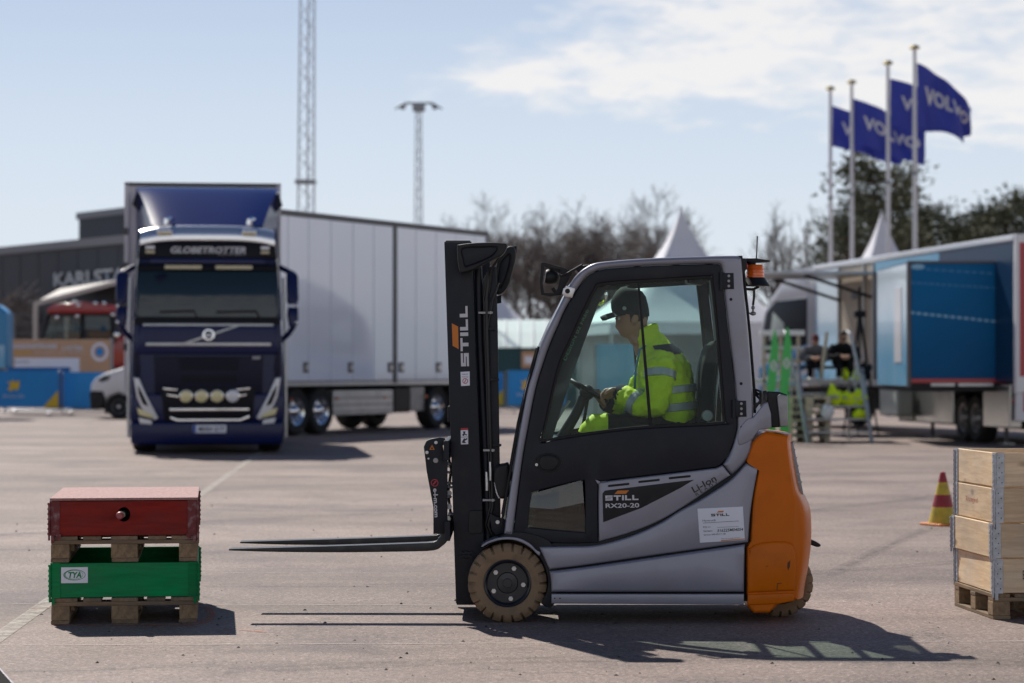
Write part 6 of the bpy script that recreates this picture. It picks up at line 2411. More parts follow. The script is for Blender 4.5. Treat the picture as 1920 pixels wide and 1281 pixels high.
# --- pagoda tents and the low marquee
def pagoda(px, py, Y, half, eave, label, rz=.15):
    ap = pz(px, py, Y)
    t = thing('pagoda_tent', label, 'tent', (ap.x, Y, 0), rz, 'white pagoda tents')
    H = ap.z
    mb = MB()
    rings = []
    for i in range(13):
        k = i / 12
        r = half * ((1 - k) * .42 + .58 * (1 - k) ** 2.4) + .02
        z = eave + (H - eave) * k
        rings.append([Vector((r * sx * min(1, 1 / max(abs(math.cos(a)), abs(math.sin(a)))) * 0 + r * c, r * s, z)) for c, s, sx in
                      [(max(-1, min(1, 1.42 * math.cos(a))), max(-1, min(1, 1.42 * math.sin(a))), 1) for a in [2 * PI * (j + .5) / 32 for j in range(32)]] for a in (0,)])
    mb.loft(rings)
    mb.link('roof', 'tent_white', t)
    mb = MB()
    for a, b in (((-1, -1), (1, -1)), ((1, -1), (1, 1)), ((1, 1), (-1, 1)), ((-1, 1), (-1, -1))):
        mb.add([Vector((a[0] * half, a[1] * half, eave)), Vector((b[0] * half, b[1] * half, eave)), Vector((b[0] * half, b[1] * half, eave - .32)), Vector((a[0] * half, a[1] * half, eave - .32))], [(0, 1, 2, 3)])
    mb.link('valance', 'tent_white', t, smooth=0)
    for sx in (-1, 1):
        for sy in (-1, 1):
            MB().cyl((sx * (half - .06), sy * (half - .06), 0), (sx * (half - .06), sy * (half - .06), eave), .04, 8).link('leg', 'alu', t)
    MB().box(half * .35, half - .1, -half + .01, -half + .04, 0, eave - .3).link('side_wall', 'tent_white', t)
    MB().box(-half + .1, half - .1, half - .04, half - .01, 0, eave - .3).link('side_wall', 'tent_white', t)
    MB().box(half - .04, half - .01, -half + .1, half - .1, 0, eave - .3).link('side_wall', 'tent_white', t)
    MB().cyl((0, 0, H - .1), (0, 0, H + .12), .03, 8).link('spike', 'alu', t)
    return t


pagoda(1277, 395, 67, 2.5, 2.62, 'white pagoda tent whose peak rises above the forklift roof')
pagoda(1653, 400, 84, 2.6, 2.6, 'white pagoda tent with only its peak showing behind the flagpoles')
pagoda(908, 500, 96, 2.3, 2.5, 'white pagoda tent mostly hidden behind the forklift mast')

MQY = 82
m0, m1 = pz(922, 690, MQY), pz(1235, 690, MQY)
mq = thing('marquee', 'low marquee with pale green-white roof and dark teal wall beyond the mast', 'marquee', (m0.x, MQY, 0))
wq = m1.x - m0.x
ze, zr = pz(960, 652, MQY).z, pz(960, 600, MQY + 3).z
mb = MB()
mb.loft([[Vector((x, -.2, ze)), Vector((x, 1.2, ze + (zr - ze) * .55)), Vector((x, 3, zr)), Vector((x, 6, ze))] for x in [wq * i / 12 for i in range(13)]])
mb.link('roof', 'tent_green', mq, smooth=0)
for k in range(13):
    x = wq * k / 12
    MB().cyl((x, .12, 0), (x, .12, ze), .04, 8).link('post', 'alu', mq)
    MB().tube([(x, -.22, ze + .02), (x, 1.2, ze + .04 + (zr - ze) * .55), (x, 3, zr + .03)], .025, 6).link('roof_rib', 'tent_white', mq)
MB().box(0, wq, .0, .05, .05, ze).link('wall', 'teal_wall', mq)
for (xa, xb, za, zb, m_) in ((978, 1004, 690, 659, 'banner_tan'), (984, 999, 682, 668, 'paper'), (1006, 1010, 690, 660, 'hivis')):
    p, q = pz(xa, za, MQY), pz(xb, zb, MQY)
    MB().box(p.x - m0.x, q.x - m0.x, -.04 - (.02 if m_ == 'paper' else 0), -.005, p.z, q.z).link('poster', m_, mq)


# --- crowd barriers with blue banners
def barrier(x0, x1, Y, zb, zt_, label, m='banner_blue', emblem=None, corner=False, rz=0.0):
    p0, p1 = pz(x0, 700, Y), pz(x1, 700, Y)
    t = thing('crowd_barrier', label, 'barrier', (p0.x, Y, 0), rz, 'steel barriers with blue banners')
    w = p1.x - p0.x
    MB().tube([(0, 0, .15), (0, 0, zt_), (w, 0, zt_), (w, 0, .15), (0, 0, .15)], .022, 8).link('frame', 'rail_grey', t)
    for k in range(1, 14):
        MB().cyl((w * k / 14, .0, .15), (w * k / 14, .0, zt_), .008, 5).link('bar', 'rail_grey', t)
    for x in (.12 * w, .88 * w):
        MB().tube([(x, -.28, .02), (x, 0, .16), (x, .28, .02)], .02, 6).link('foot', 'rail_grey', t)
    mb = MB()
    n = 12
    for i in range(n + 1):
        x = .04 + (w - .08) * i / n
        y = -.035 + .012 * math.sin(i * 1.7 + Y)
        mb.v += [(x, y, zb + .02), (x, y, zt_ + .03), (x, y + .006, zb + .02), (x, y + .006, zt_ + .03)]
    for i in range(n):
        a = 4 * i
        mb.f += [(a, a + 1, a + 5, a + 4), (a + 2, a + 6, a + 7, a + 3), (a + 1, a + 3, a + 7, a + 5), (a, a + 4, a + 6, a + 2)]
    bn = mb.link('banner', m, t)
    if emblem:
        ex_, s = emblem
        q = pz(ex_, 718, Y).x - p0.x
        zc = zb + (zt_ - zb) * .62
        pts = [(-.22, -.12), (-.10, -.02), (-.24, .16), (-.08, .10), (-.02, .22), (.06, .10), (.20, .20), (.22, -.02), (.12, -.20), (.02, -.10), (-.08, -.22)]
        MB().add([(q + x * s, -.055, zc + z * s) for x, z in pts], [tuple(range(len(pts)))]).link('emblem', 'yellow_print', bn, smooth=0)
        text('lettering', 'SM-veckan 2023', Matrix.Translation((q, -.055, zc - .38 * s)) @ FACE, 'white_print', bn, w=.75 * s, h=.11 * s, world=False)
    if corner:
        MB().add([(w - .46, -.056, zb + .02), (w - .03, -.056, zb + .02), (w - .03, -.056, zb + .50)], [(0, 1, 2)]).link('print', 'yellow_print', bn, smooth=0)
    return t


barrier(-48, 112, 69, .25, 1.28, 'blue bannered barrier with a yellow emblem and yellow corner at far left', emblem=(26, .8), corner=True)
barrier(118, 240, 69.3, .22, 1.24, 'blue bannered barrier between the yellow corner and the white van')
barrier(12, 134, 72, .25, 1.38, 'plain blue bannered barrier standing behind the one with the yellow corner', m='banner_blue_dark')
barrier(950, 1062, 74, .22, 1.28, 'blue bannered barrier seen between the forklift mast and its cab', emblem=(987, .8))
barrier(868, 945, 75, .22, 1.22, 'blue bannered barrier partly hidden by the forklift mast', corner=True)
barrier(1116, 1204, 62, .75, 1.98, 'tall pale blue bannered barrier seen through the cab window before the driver', m='livery_pale')
barrier(1194, 1300, 75, .22, 1.28, 'blue bannered barrier seen through the cab behind the driver')

# --- tan notice board
n0, n1 = pz(9, 690, 74), pz(209, 690, 74)
nb = thing('notice_board', 'tan printed board with white lettering above the blue barriers', 'sign', (n0.x, 74, 0))
w = n1.x - n0.x
zt2, zb2 = pz(9, 637, 74).z, .75
bd = MB().box(0, w, 0, .05, zb2, zt2).link('board', 'banner_tan', nb, bev=.01)
MB().box(w * .09, w * .70, -.012, -.002, zb2, zt2 - .56).link('sheet', 'paper', bd)
zz = lambda py: pz(9, py, 74).z
text('lettering', 'MASKINFÖRARE', Matrix.Translation((pz(64, 648, 74).x - n0.x, -.012, zz(648.5))) @ FACE, 'white_print', bd, w=86 * 74 / F, h=11 * 74 / F, bold=.04, world=False)
text('lettering', 'LASTBIL', Matrix.Translation((pz(137, 652, 74).x - n0.x, -.012, zz(652.5))) @ FACE, 'white_print', bd, w=40 * 74 / F, h=8 * 74 / F, bold=.03, world=False)
text('lettering', 'Yrkes-SM', Matrix.Translation((pz(39, 660, 74).x - n0.x, -.012, zz(660.5))) @ FACE, 'yellow_print', bd, w=33 * 74 / F, h=5.5 * 74 / F, bold=.02, world=False)
text('lettering', 'transport och maskin', Matrix.Translation((pz(110, 661, 74).x - n0.x, -.012, zz(661.5))) @ FACE, 'white_print', bd, w=90 * 74 / F, h=4 * 74 / F, world=False)
text('lettering', 'Karlstad', Matrix.Translation((pz(40, 678, 74).x - n0.x, -.02, zz(678.5))) @ FACE, 'black_print', bd, w=28 * 74 / F, h=4.5 * 74 / F, world=False)
cx_, cz_ = pz(187, 660, 74).x - n0.x, zz(660)
for r, m_, y in ((.26, 'paper', -.006), (.19, 'banner_tan', -.010), (.12, 'banner_blue', -.014)):
    MB().add([(cx_ + r * math.cos(a), y, cz_ + r * math.sin(a) * 1.1) for a in [2 * PI * i / 24 for i in range(24)]], [tuple(range(24))]).link('emblem', m_, bd, smooth=0)
for x in (.0, w):
    MB().cyl((x, .03, 0), (x, .03, zt2 + .05), .05, 8).link('post', 'rail_grey', nb)
# wire fence and a blue inflatable at the very left
fp = thing('blue_pillar', 'bright blue slanted pillar cut by the left border of the photo', 'pillar', (pz(-40, 690, 66).x, 66, 0))
fp['label'] = 'bright blue slant-topped pillar above the far left barrier'
q = [pz(x, y, 66) for x, y in ((-60, 690), (14, 690), (14, 587), (-4, 572), (-60, 555))]
mb = MB()
mb.loft([[Vector((v.x - fp.location.x, y, v.z)) for v in q] for y in (0, .8)])
mb.link('body', 'rig_blue', fp, bev=.08)
MB().box(pz(-50, 650, 66).x - fp.location.x, pz(9, 650, 66).x - fp.location.x, -.012, -.002, zz(690), zz(652)).link('panel', 'livery_light', fp)
wf = thing('wire_fence', 'grey wire mesh fence in front of bare brushwood at the far left', 'fence', (pz(-60, 690, 86).x, 86, 0))
x1 = pz(70, 690, 86).x - wf.location.x
zf = pz(0, 588, 86).z
for k in range(4):
    MB().cyl((x1 * k / 3, 0, 0), (x1 * k / 3, 0, zf), .03, 8).link('post', 'rail_grey', wf)
mb = MB()
for k in range(40):
    mb.cyl((x1 * k / 40, 0, .1), (x1 * k / 40, 0, zf), .006, 4)
for k in range(10):
    mb.cyl((0, 0, .1 + (zf - .1) * k / 9), (x1, 0, .1 + (zf - .1) * k / 9), .008, 4)
mb.link('mesh', 'rail_grey', wf, kind='stuff')
# --- canopy frame and the red tractor under it
ca = thing('canopy', 'open canopy with a sloping canvas roof over the red tractor', 'canopy', (pz(64, 690, 84).x, 84, 0))
ax_ = ca.location.x
A, B = pz(62, 575, 84), pz(330, 505, 84)
mb = MB()
mb.loft([[Vector((v.x - ax_, y, v.z)) for v in (A, B)] + [Vector((v.x - ax_, y, v.z + .16)) for v in (B, A)] for y in (0, .12)])
mb.link('front_rafter', 'canvas_grey', ca)
mb = MB()
mb.loft([[Vector((v.x - ax_, y, v.z + dz)) for v in (A, B)] + [Vector((v.x - ax_, y, v.z + dz + .03)) for v in (B, A)] for y, dz in ((.12, .08), (6, .9))])
mb.link('roof', 'canvas_grey', ca)
for px, y in ((66, .06), (76, 5.0), (300, .06)):
    p = pz(px, 690, 84)
    MB().cyl((p.x - ax_, y, 0), (p.x - ax_, y, A.z + .1 if px < 100 else B.z), .09, 8).link('post', 'canvas_grey', ca)
tc_ = pz(150, 690, 79)
tc = thing('tractor', 'red farm tractor with tall glass cab under the canopy', 'tractor', (tc_.x, 79, 0))
tm = lambda px, py: Vector(((px - 150) * 79 / F, 0, HC + (HOR - py) * 79 / F))


def tq(name, pts, y, t, m, parent=None, bev=.03, holes=()):
    lp = []
    for i, q_ in enumerate([pts, *holes]):
        w_ = [(tm(*p).x, tm(*p).z) for p in q_]
        if (area2(w_) < 0) != (i > 0):
            w_.reverse()
        lp.append(w_)
    me = curve_mesh(lp, t, bev)
    me.transform(Matrix.Translation((0, y + t / 2, 0)) @ FACE)
    return link(name, me, m, parent or tc)


tq('roof', [(88, 580), (100, 571), (150, 566), (205, 571), (214, 580), (212, 588), (90, 588)], -.1, 1.9, 'tractor_red', bev=.06)
win1 = [(95, 592), (150, 592), (150, 634), (82, 634)]
tq('cab_frame', [(88, 587), (212, 587), (216, 642), (76, 642)], .0, .1, 'gloss_black', bev=.02, holes=[win1, [(158, 592), (205, 592), (208, 634), (158, 634)]])
tq('cab_frame', [(88, 587), (212, 587), (216, 642), (76, 642)], 1.6, .1, 'gloss_black', bev=.02, holes=[win1, [(158, 592), (205, 592), (208, 634), (158, 634)]])
tq('window', win1, .04, .02, 'clear_glass', bev=.001)
tq('window', [(158, 592), (205, 592), (208, 634), (158, 634)], .04, .02, 'dark_glass', bev=.001)
tq('seat', [(120, 612), (142, 612), (146, 640), (120, 640)], .6, .5, 'black_plastic', bev=.04)
tq('bonnet', [(150, 632), (185, 627), (246, 630), (252, 650), (252, 690), (150, 690)], .2, 1.2, 'tractor_red', bev=.08)
tq('mudguard', [(70, 640), (150, 636), (160, 690), (60, 690)], -.2, 2.1, 'tractor_red', bev=.08)
truck_wheel(tc, (tm(105, 690).x, -.25, .85), (0, 1, 0), r=.85, w=.5, hub='tractor_red')
truck_wheel(tc, (tm(235, 690).x, -.15, .62), (0, 1, 0), r=.62, w=.45, hub='tractor_red')
truck_wheel(tc, (tm(105, 690).x, 1.9, .85), (0, -1, 0), r=.85, w=.5, hub='tractor_red')
truck_wheel(tc, (tm(235, 690).x, 1.75, .62), (0, -1, 0), r=.62, w=.45, hub='tractor_red')
for px, py in ((143, 566), (149, 573), (181, 569), (197, 569), (147, 593), (109, 595), (213, 590)):
    p = tm(px, py)
    MB().ball(p + Vector((0, -.2, 0)), .07, .05, .07, 12, 8).link('work_lamp', 'chrome', tc)
p = tm(221, 628)
MB().ball(p + Vector((0, -.25, 0)), .1, .06, .12, 12, 8).link('mirror', 'chrome', tc)

# --- white van nosing out from behind the truck
vx = pz(222, 690, 66)
vn = thing('van', 'white van with black bumper, its nose showing beside the truck', 'van', (vx.x, 66, 0))
vm = lambda px, py: ((px - 222) * 66 / F, HC + (HOR - py) * 66 / F)


def vq(name, pts, y, t, m, bev=.03, parent=None, sm=0):
    q_ = smooth_poly(pts, sm) if sm else pts
    w_ = [vm(*p[:2]) for p in q_]
    if area2(w_) < 0:
        w_.reverse()
    me = curve_mesh([w_], t, bev)
    me.transform(Matrix.Translation((0, y + t / 2, 0)) @ FACE)
    return link(name, me, m, parent or vn)


vq('body', [(169, 735), (170, 722), (178, 710), (196, 700), (225, 691), (245, 684), (262, 655), (275, 648), (480, 648), (486, 700), (486, 772), (420, 775), (250, 775), (249, 762), (241, 744), (222, 737), (205, 743), (196, 760), (180, 765)], 0, 1.85, 'white_paint', bev=.10)
vq('bumper', [(167, 738), (172, 732), (194, 733), (199, 748), (194, 768), (170, 767)], -.02, 1.89, 'black_plastic', bev=.05)
vq('headlamp', [(183, 712), (195, 705), (208, 704), (203, 713), (190, 717)], -.008, .10, 'dark_glass', bev=.01)
vq('side_window', [(268, 662), (274, 654), (330, 654), (330, 684), (256, 686)], -.006, .02, 'dark_glass', bev=.002)
vq('arch', [(196, 775), (197, 760), (205, 745), (222, 738), (241, 745), (249, 762), (250, 775)], -.004, .1, 'rubber', bev=.004, sm=0)
for px in (223, 430):
    for y, ax in ((-.01, (0, 1, 0)), (1.86, (0, -1, 0))):
        truck_wheel(vn, (vm(px, 0)[0], y, .33), ax, r=.33, w=.22, hub='alu')

# ================================================================== stairs, pallets, skis, sitting people
SYY = 45.0
sx0, sx1 = pz(1512, 690, SYY).x, pz(1634, 690, SYY).x
st = thing('step_ladder', 'wide aluminium steps with side rails where two people sit', 'steps', (sx0, SYY, 0))
sw = sx1 - sx0
nst = 5
for k in range(nst):
    z, y = .22 + .235 * k, .26 * k
    MB().box(.02, sw - .02, y, y + .24, z - .035, z).link('tread', 'step_alu', st, bev=.006)
for x in (0, sw):
    MB().beam((x, -.05, .0), (x, .26 * nst, .26 + .235 * nst), .05, .14, up=(0, 1, 0)).link('stringer', 'step_alu', st, bev=.006)
    s = 1 if x else -1
    MB().tube([(x + .0 * s, -.08, .0), (x - .12, .25, .95), (x - .28, .8, 2.05), (x - .28, 1.3, 2.1)], .028, 8).link('hand_rail', 'step_alu', st)
    MB().cyl((x - .22, .55, .7), (x - .22, .55, 1.62), .02, 8).link('rail_post', 'step_alu', st)
MB().box(-.9, sw + .1, .26 * nst, .26 * nst + 1.1, 1.12, 1.18).link('platform', 'step_alu', st, bev=.006)
for x in (-.8, .1, sw - .1):
    MB().cyl((x, .26 * nst + 1.0, 0), (x, .26 * nst + 1.0, 1.12), .03, 8).link('leg', 'step_alu', st)
MB().cyl((sw * .32, .9, 1.2), (sw * .42, .95, 2.08), .035, 8).link('stick', 'beige_wall', st)
bn_ = thing('bench', 'low dark bench on the platform of the aluminium steps', 'bench', (sx0 - .1, SYY + 1.36, 1.18))
MB().box(0, sw + .1, 0, .4, .20, .26).link('seat', 'black_plastic', bn_, bev=.01)
for x in (.05, sw + .05):
    MB().box(x - .03, x + .03, .05, .35, 0, .2).link('leg', 'black_plastic', bn_, bev=.005)

for ax_, nm in ((0, 'x'), (1, 'y')):
    wood_mat('pale_wood_' + nm, (0.62, 0.54, 0.42), (0.46, 0.39, 0.29), ax_, grey=0.25)  # pallet wood in a lighter copy, sunlit look put into its colour
tp3 = Vector((pz(1612, 690, 50.0).x, 50.0, 0))
tpd = thing('tripod', 'black tripod standing before the open beige bay of the trailer', 'tripod', tp3)
hz_ = pz(1612, 588, 50.0).z
for a in (.3, 2.4, 4.5):
    MB().tube([(0, 0, hz_), (.42 * math.cos(a), .4 * math.sin(a), 0)], [.03, .018], 8).link('leg', 'black_plastic', tpd)
MB().cyl((0, 0, hz_ - .1), (0, 0, hz_ + .55), .03, 8).link('column', 'black_plastic', tpd)
MB().box(-.12, .12, -.1, .1, hz_ - .08, hz_ + .06).link('head', 'black_plastic', tpd, bev=.02)
pp = pz(1476, 690, 45.4)
for k in range(6):
    make_pallet(['lowest', 'second lowest', 'third lowest', 'fourth from the ground', 'second from the top', 'topmost'][k] + ' pallet of the grey stack beside the aluminium steps', (pp.x + .01 * ((k * 7) % 3), 45.4, .1445 * k), R((k * 5) % 4 - 2), group='pallets stacked beside the steps', rnd=40 + k, bev=0, wood='pale_wood')
for i, px in enumerate((1447, 1471)):
    p = pz(px, 690, 44.6)
    sk = thing('ski', ('left', 'right')[i] + ' one of two tall green display skis standing upright' if 0 else ('tall green upright ski nearer the forklift cab' if i == 0 else 'tall green upright ski nearer the wooden pallet stack'), 'ski', (p.x, 44.6, 0), 0, 'green display skis')
    w = .088
    H = pz(px, 612 if i else 617, 44.6).z
    lean = .05
    q_ = [(-w, 0), (w * .9, 0), (w * .8, 1.0), (w + lean * .5, 1.5), (w * .9 + lean, H - .35), (w * .35 + lean, H - .06), (lean, H), (-w * .4 + lean, H - .15), (-w * .9 + lean * .6, H - .6), (-w, 1.0)]
    me = curve_mesh([q_], .03, .006)
    me.transform(FACE)
    b_ = link('board', me, 'ski_green', sk)
    MB().add([(lean * .7 + .062 * math.cos(a) * (1 + .15 * math.cos(4 * a)), -.0165, H - .68 + .10 * math.sin(a)) for a in [2 * PI * j / 24 for j in range(24)]], [tuple(range(24))]).link('emblem', 'white_print', b_, smooth=0)
    text('lettering', 'S', Matrix.Translation((lean * .7, -.018, H - .68)) @ FACE, 'ski_green', b_, w=.06, h=.12, bold=.03, world=False)
p = pz(1430, 690, 46.3)
rk = thing('rack', 'pale wooden rack with a white top rail behind the green skis', 'rack', (p.x, 46.3, 0))
for x in (.0, .32, .66):
    MB().box(x, x + .06, 0, .06, 0, 2.05).link('post', 'beige_wall', rk, bev=.005)
for z in (.5, 1.0, 1.5, 1.75):
    MB().box(-.02, .75, -.03, .0, z, z + .07).link('rail', 'beige_wall' if z < 1.6 else 'step_alu', rk, bev=.005)
MB().box(-.05, .80, -.06, .10, 2.02, 2.12).link('top_rail', 'white_paint', rk, bev=.01)


def cloth_heap(name, label, c, dims, m, seed, cat='jacket', m2=None):
    """A garment dropped in a heap: creased closed shell."""
    t = thing(name, label, cat, c, 0)
    rng = random.Random(seed)
    mb = MB().ball((0, 0, dims[2] * .45), dims[0], dims[1], dims[2] * .55, 26, 14)
    for i, v in enumerate(mb.v):
        q_ = Vector(v)
        n = noise.noise(q_ * 6 + Vector((seed, 0, 0))) * .8 + noise.noise(q_ * 15) * .45
        q_ = Vector((q_.x * (1 + .8 * n), q_.y * (1 + .5 * n), q_.z * (1 + .7 * noise.noise(Vector((q_.x * 9, seed, q_.y * 5))) + .3 * n)))
        q_.z = max(q_.z, .003)
        mb.v[i] = tuple(q_)
    mb.link('cloth', m, t)
    mb = MB()
    if m2:
        pts = [Vector((dims[0] * (k / 5 - 1) * .9, -dims[1] * .93 * math.cos((k / 5 - 1) * 1.2), dims[2] * (.55 + .12 * math.sin(k * 1.9)))) for k in range(11)]
        mb.tube(pts, .022, 6)
        mb.link('stripe', m2, t)
    return t


zs = lambda k: .22 + .235 * k
mk_ = lambda px, k: Vector((pz(px, 690, SYY + .26 * k).x, SYY + .26 * k + .10, zs(k)))
cloth_heap('hivis_jacket', 'crumpled yellow high-visibility jacket on the top step below the black-clad man', mk_(1603, 4) + Vector((0, .02, -.0)), (.24, .11, .22), 'hivis', 3, m2='reflective')
cloth_heap('hivis_jacket', 'yellow high-visibility jacket hanging over the right end of the second step', mk_(1604, 2), (.27, .11, .25), 'hivis', 5, m2='reflective')
cloth_heap('hivis_trousers', 'yellow high-visibility trousers bundled at the middle of the steps', mk_(1567, 2), (.13, .11, .30), 'hivis', 8, 'trousers', m2='reflective')
cloth_heap('hivis_jacket', 'small yellow high-visibility bundle on the second lowest step', mk_(1612, 1), (.15, .1, .16), 'hivis', 9)
cloth_heap('white_bag', 'crumpled white bag on a low step near the pallets', mk_(1551, 1), (.11, .1, .24), 'tent_white', 11, 'bag')
cloth_heap('dark_bag', 'black rucksack lying beside the black-clad man', Vector((pz(1618, 690, SYY + 1.2).x, SYY + 1.22, zs(4))), (.16, .15, .34), 'black_cloth', 14, 'bag')
# ================================================================== people
HEAD = [(-.05, .020, .072, .056), (-.02, .030, .077, .054), (-.004, .056, .078, .046), (.006, .068, .080, .050), (.018, .074, .083, .058), (.037, .079, .086, .065), (.055, .081, .090, .069), (.080, .083, .095, .073), (.105, .085, .098, .077),
        (.120, .088, .099, .078), (.132, .093, .1, .079), (.155, .096, .101, .079), (.185, .094, .098, .078), (.22, .080, .092, .071), (.247, .056, .074, .054), (.262, .02, .04, .028)]


def head_mesh(M):
    """Head with brow, nose, lips, chin and ears as one skin; forward +x, up +z, chin at z = 0."""
    n = 36
    mb = MB()
    rings = []
    zs_ = []
    for a, b in zip(HEAD, HEAD[1:]):
        for k in range(3):
            t = k / 3
            zs_.append([a[i] + (b[i] - a[i]) * t for i in range(4)])
    zs_.append(list(HEAD[-1]))
    for z, f, bk, w in zs_:
        ring = []
        for k in range(n):
            a = 2 * PI * k / n
            c, s = math.cos(a), math.sin(a)
            x = (f if c > 0 else bk) * (abs(c) ** .85) * (1 if c > 0 else -1)
            y = w * (abs(s) ** .9) * (1 if s > 0 else -1)
            ang = math.atan2(s, c)
            g = math.exp(-(ang / .17) ** 2)
            nose = max(0, 1 - abs((z - .060) / .030)) ** .8 if z < .060 + .03 and z > .038 else 0
            nose = max(nose, .55 * max(0, 1 - abs((z - .088) / .035)))
            x += g * .021 * nose
            x += math.exp(-(ang / .33) ** 2) * .006 * (math.exp(-((z - .034) / .005) ** 2) + .9 * math.exp(-((z - .024) / .005) ** 2))
            x += math.exp(-(ang / .3) ** 2) * .006 * math.exp(-((z - .006) / .007) ** 2)
            # eye sockets
            for sg in (-1, 1):
                x -= .009 * math.exp(-((ang - sg * .42) / .2) ** 2) * math.exp(-((z - .108) / .012) ** 2)
            ring.append(M @ Vector((x, y, z)))
        rings.append(ring)
    mb.loft(rings)
    for sg in (-1, 1):
        vs = []
        base = Vector((-.008, sg * .077, .092))
        e = MB().ball((0, 0, 0), .018, .009, .032, 12, 8)
        mb.add([M @ (base + Vector((v[0] - v[2] * .18, v[1] + sg * abs(v[0]) * .15, v[2]))) for v in e.v], e.f)
    return mb


def hand_mb(M, side=1, curl=1.1):
    """Right-size hand: palm along +x, back of hand +z, five jointed fingers curling towards -z."""
    mb = MB()
    mb.loft([[M @ Vector((x, y * w, z * h)) for y, z in ((-1, -.8), (-.4, -1), (.4, -1), (1, -.8), (1, .6), (.4, 1), (-.4, 1), (-1, .6))] for x, w, h in ((-.035, .026, .019), (.0, .030, .019), (.03, .040, .017), (.075, .042, .014), (.085, .038, .011))])
    for k, (y, L, r) in enumerate(((.031, .074, .0088), (.011, .083, .0094), (-.010, .078, .009), (-.030, .062, .008))):
        p = Vector((.074, y, 0))
        pts, a = [p - Vector((.02, 0, 0)), p], .15
        for seg, f in enumerate((.46, .30, .24)):
            a += curl * (.75 if seg == 0 else .85)
            p = p + Vector((math.cos(a), -.02 * (k - 1.5), -math.sin(a))) * L * f
            pts.append(p)
        mb.tube([M @ q for q in pts], [r * 1.05, r, r * .97, r * .9, r * .72], 8)
    t = [Vector((.0, side * .022, -.004)), Vector((.030, side * .046, -.012)), Vector((.058, side * .050, -.026)), Vector((.078, side * .040, -.040))]
    mb.tube([M @ q for q in t], [.013, .012, .0105, .008], 8)
    return mb


def frame(o, x, z):
    x = Vector(x).normalized()
    z = Vector(z)
    y = z.cross(x).normalized()
    z = x.cross(y)
    return Matrix.Translation(o) @ Matrix(((x.x, y.x, z.x, 0), (x.y, y.y, z.y, 0), (x.z, y.z, z.z, 0), (0, 0, 0, 1)))


def creases(amp, sc, seed=0):
    def f(c, n):
        q = Vector((c.x * 1.0, c.y, c.z * 1.5)) * sc + Vector((seed, 0, 0))
        return n * amp * (noise.noise(q) + .5 * noise.noise(q * 2.3))
    return f


# --- the driver
px2 = lambda x, y, o=0.0: P(x, y, YC + o)
hip = px2(1265, 800)
dr = thing('person', 'driver in a yellow high-visibility jacket and dark cap seated in the forklift', 'person', (hip.x, YC, hip.z - .05))
mb = MB()
k_ = YC / F
rings = []
for y, cx_, hd, hw in ((800, 1262, 42, .17), (790, 1261, 46, .185), (770, 1257, 49, .195), (745, 1252, 52, .205), (720, 1249, 53, .21), (695, 1245, 50, .21), (675, 1240, 45, .205), (660, 1233, 38, .175), (648, 1226, 31, .13), (638, 1219, 25, .095), (628, 1213, 22, .083), (612, 1211, 21, .080)):
    c = px2(cx_, y)
    rings.append([c + Vector((hd * k_ * math.cos(a), hw * math.sin(a), (hd * k_ * math.cos(a)) * (.42 if y < 640 else .12 if y < 700 else 0))) for a in [2 * PI * i / 28 for i in range(28)]])
mb.loft(rings)
arms = {}
for sg in (-1, 1):
    pts = [px2(1240, 672, sg * .155), px2(1238, 690, sg * .205), px2(1236, 725, sg * .235), px2(1228, 762, sg * .245), px2(1205, 763, sg * .215), px2(1185, 750, sg * .165), px2(1166, 738, sg * .115)]
    if sg > 0:
        pts = [px2(1236, 672, .155), px2(1226, 690, .205), px2(1206, 725, .235), px2(1190, 756, .235), px2(1172, 762, .205), px2(1156, 760, .165), px2(1140, 757, .12)]
    arms[sg] = pts
    mb.tube(pts, [.085, .088, .082, .078, .070, .064, .056], 16)
jk = solid(mb, .011, 5, creases(.011, 17))
jk_o = link('jacket', jk, 'hivis', dr, world=True, smooth=180)
# grey reflective bands riding on the jacket
def torso_ring(y, grow):
    """Jacket outline at pixel row y, tilted with the band."""
    rows = [(800, 1262, 42, .17), (790, 1261, 46, .185), (770, 1257, 49, .195), (745, 1252, 52, .205), (720, 1249, 53, .21), (695, 1245, 50, .21), (675, 1240, 45, .205)]
    for a, b in zip(rows, rows[1:]):
        if b[0] <= y <= a[0]:
            t = (a[0] - y) / (a[0] - b[0])
            cx_, hd, hw = [a[i] + (b[i] - a[i]) * t for i in (1, 2, 3)]
            break
    c = px2(cx_, y)
    return [c + Vector(((hd * k_ + grow) * math.cos(a), (hw + grow) * math.sin(a), .10 * hd * k_ * math.cos(a))) for a in [2 * PI * i / 40 for i in range(40)]]


for ya, yb in ((771, 756), (738, 724)):
    MB().loft([torso_ring(ya, .003), torso_ring(ya - 1, .010), torso_ring(yb + 1, .010), torso_ring(yb, .003)], caps=False).link('reflective_band', 'reflective', jk_o, world=True)
for sg in (-1, 1):
    pts = arms[sg]
    for a, b, t0_, t1_, r in ((1, 2, .15, .62, .0935), (4, 5, .2, .85, .0745)):
        p0, p1 = pts[a].lerp(pts[b], t0_), pts[a].lerp(pts[b], t1_)
        MB().tube([p0, p0.lerp(p1, .1), p0.lerp(p1, .9), p1], [r - .012, r, r - .001, r - .012], 20).link('reflective_band', 'reflective', jk_o, world=True)
# dark yoke and collar lining
c = px2(1236, 656)
yo = MB()
yo.loft([[px2(cx_, y) + Vector((hd * k_ * math.cos(a), hw * math.sin(a), hd * k_ * math.cos(a) * .12)) for a in [PI * (i / 16 - .5) * 1.1 for i in range(17)]] for y, cx_, hd, hw in ((668, 1236, 45, .205), (660, 1233, 42, .188), (648, 1226, 35, .142))], caps=False, closed=False)
yo.link('yoke', 'navy_cloth', jk_o, world=True)
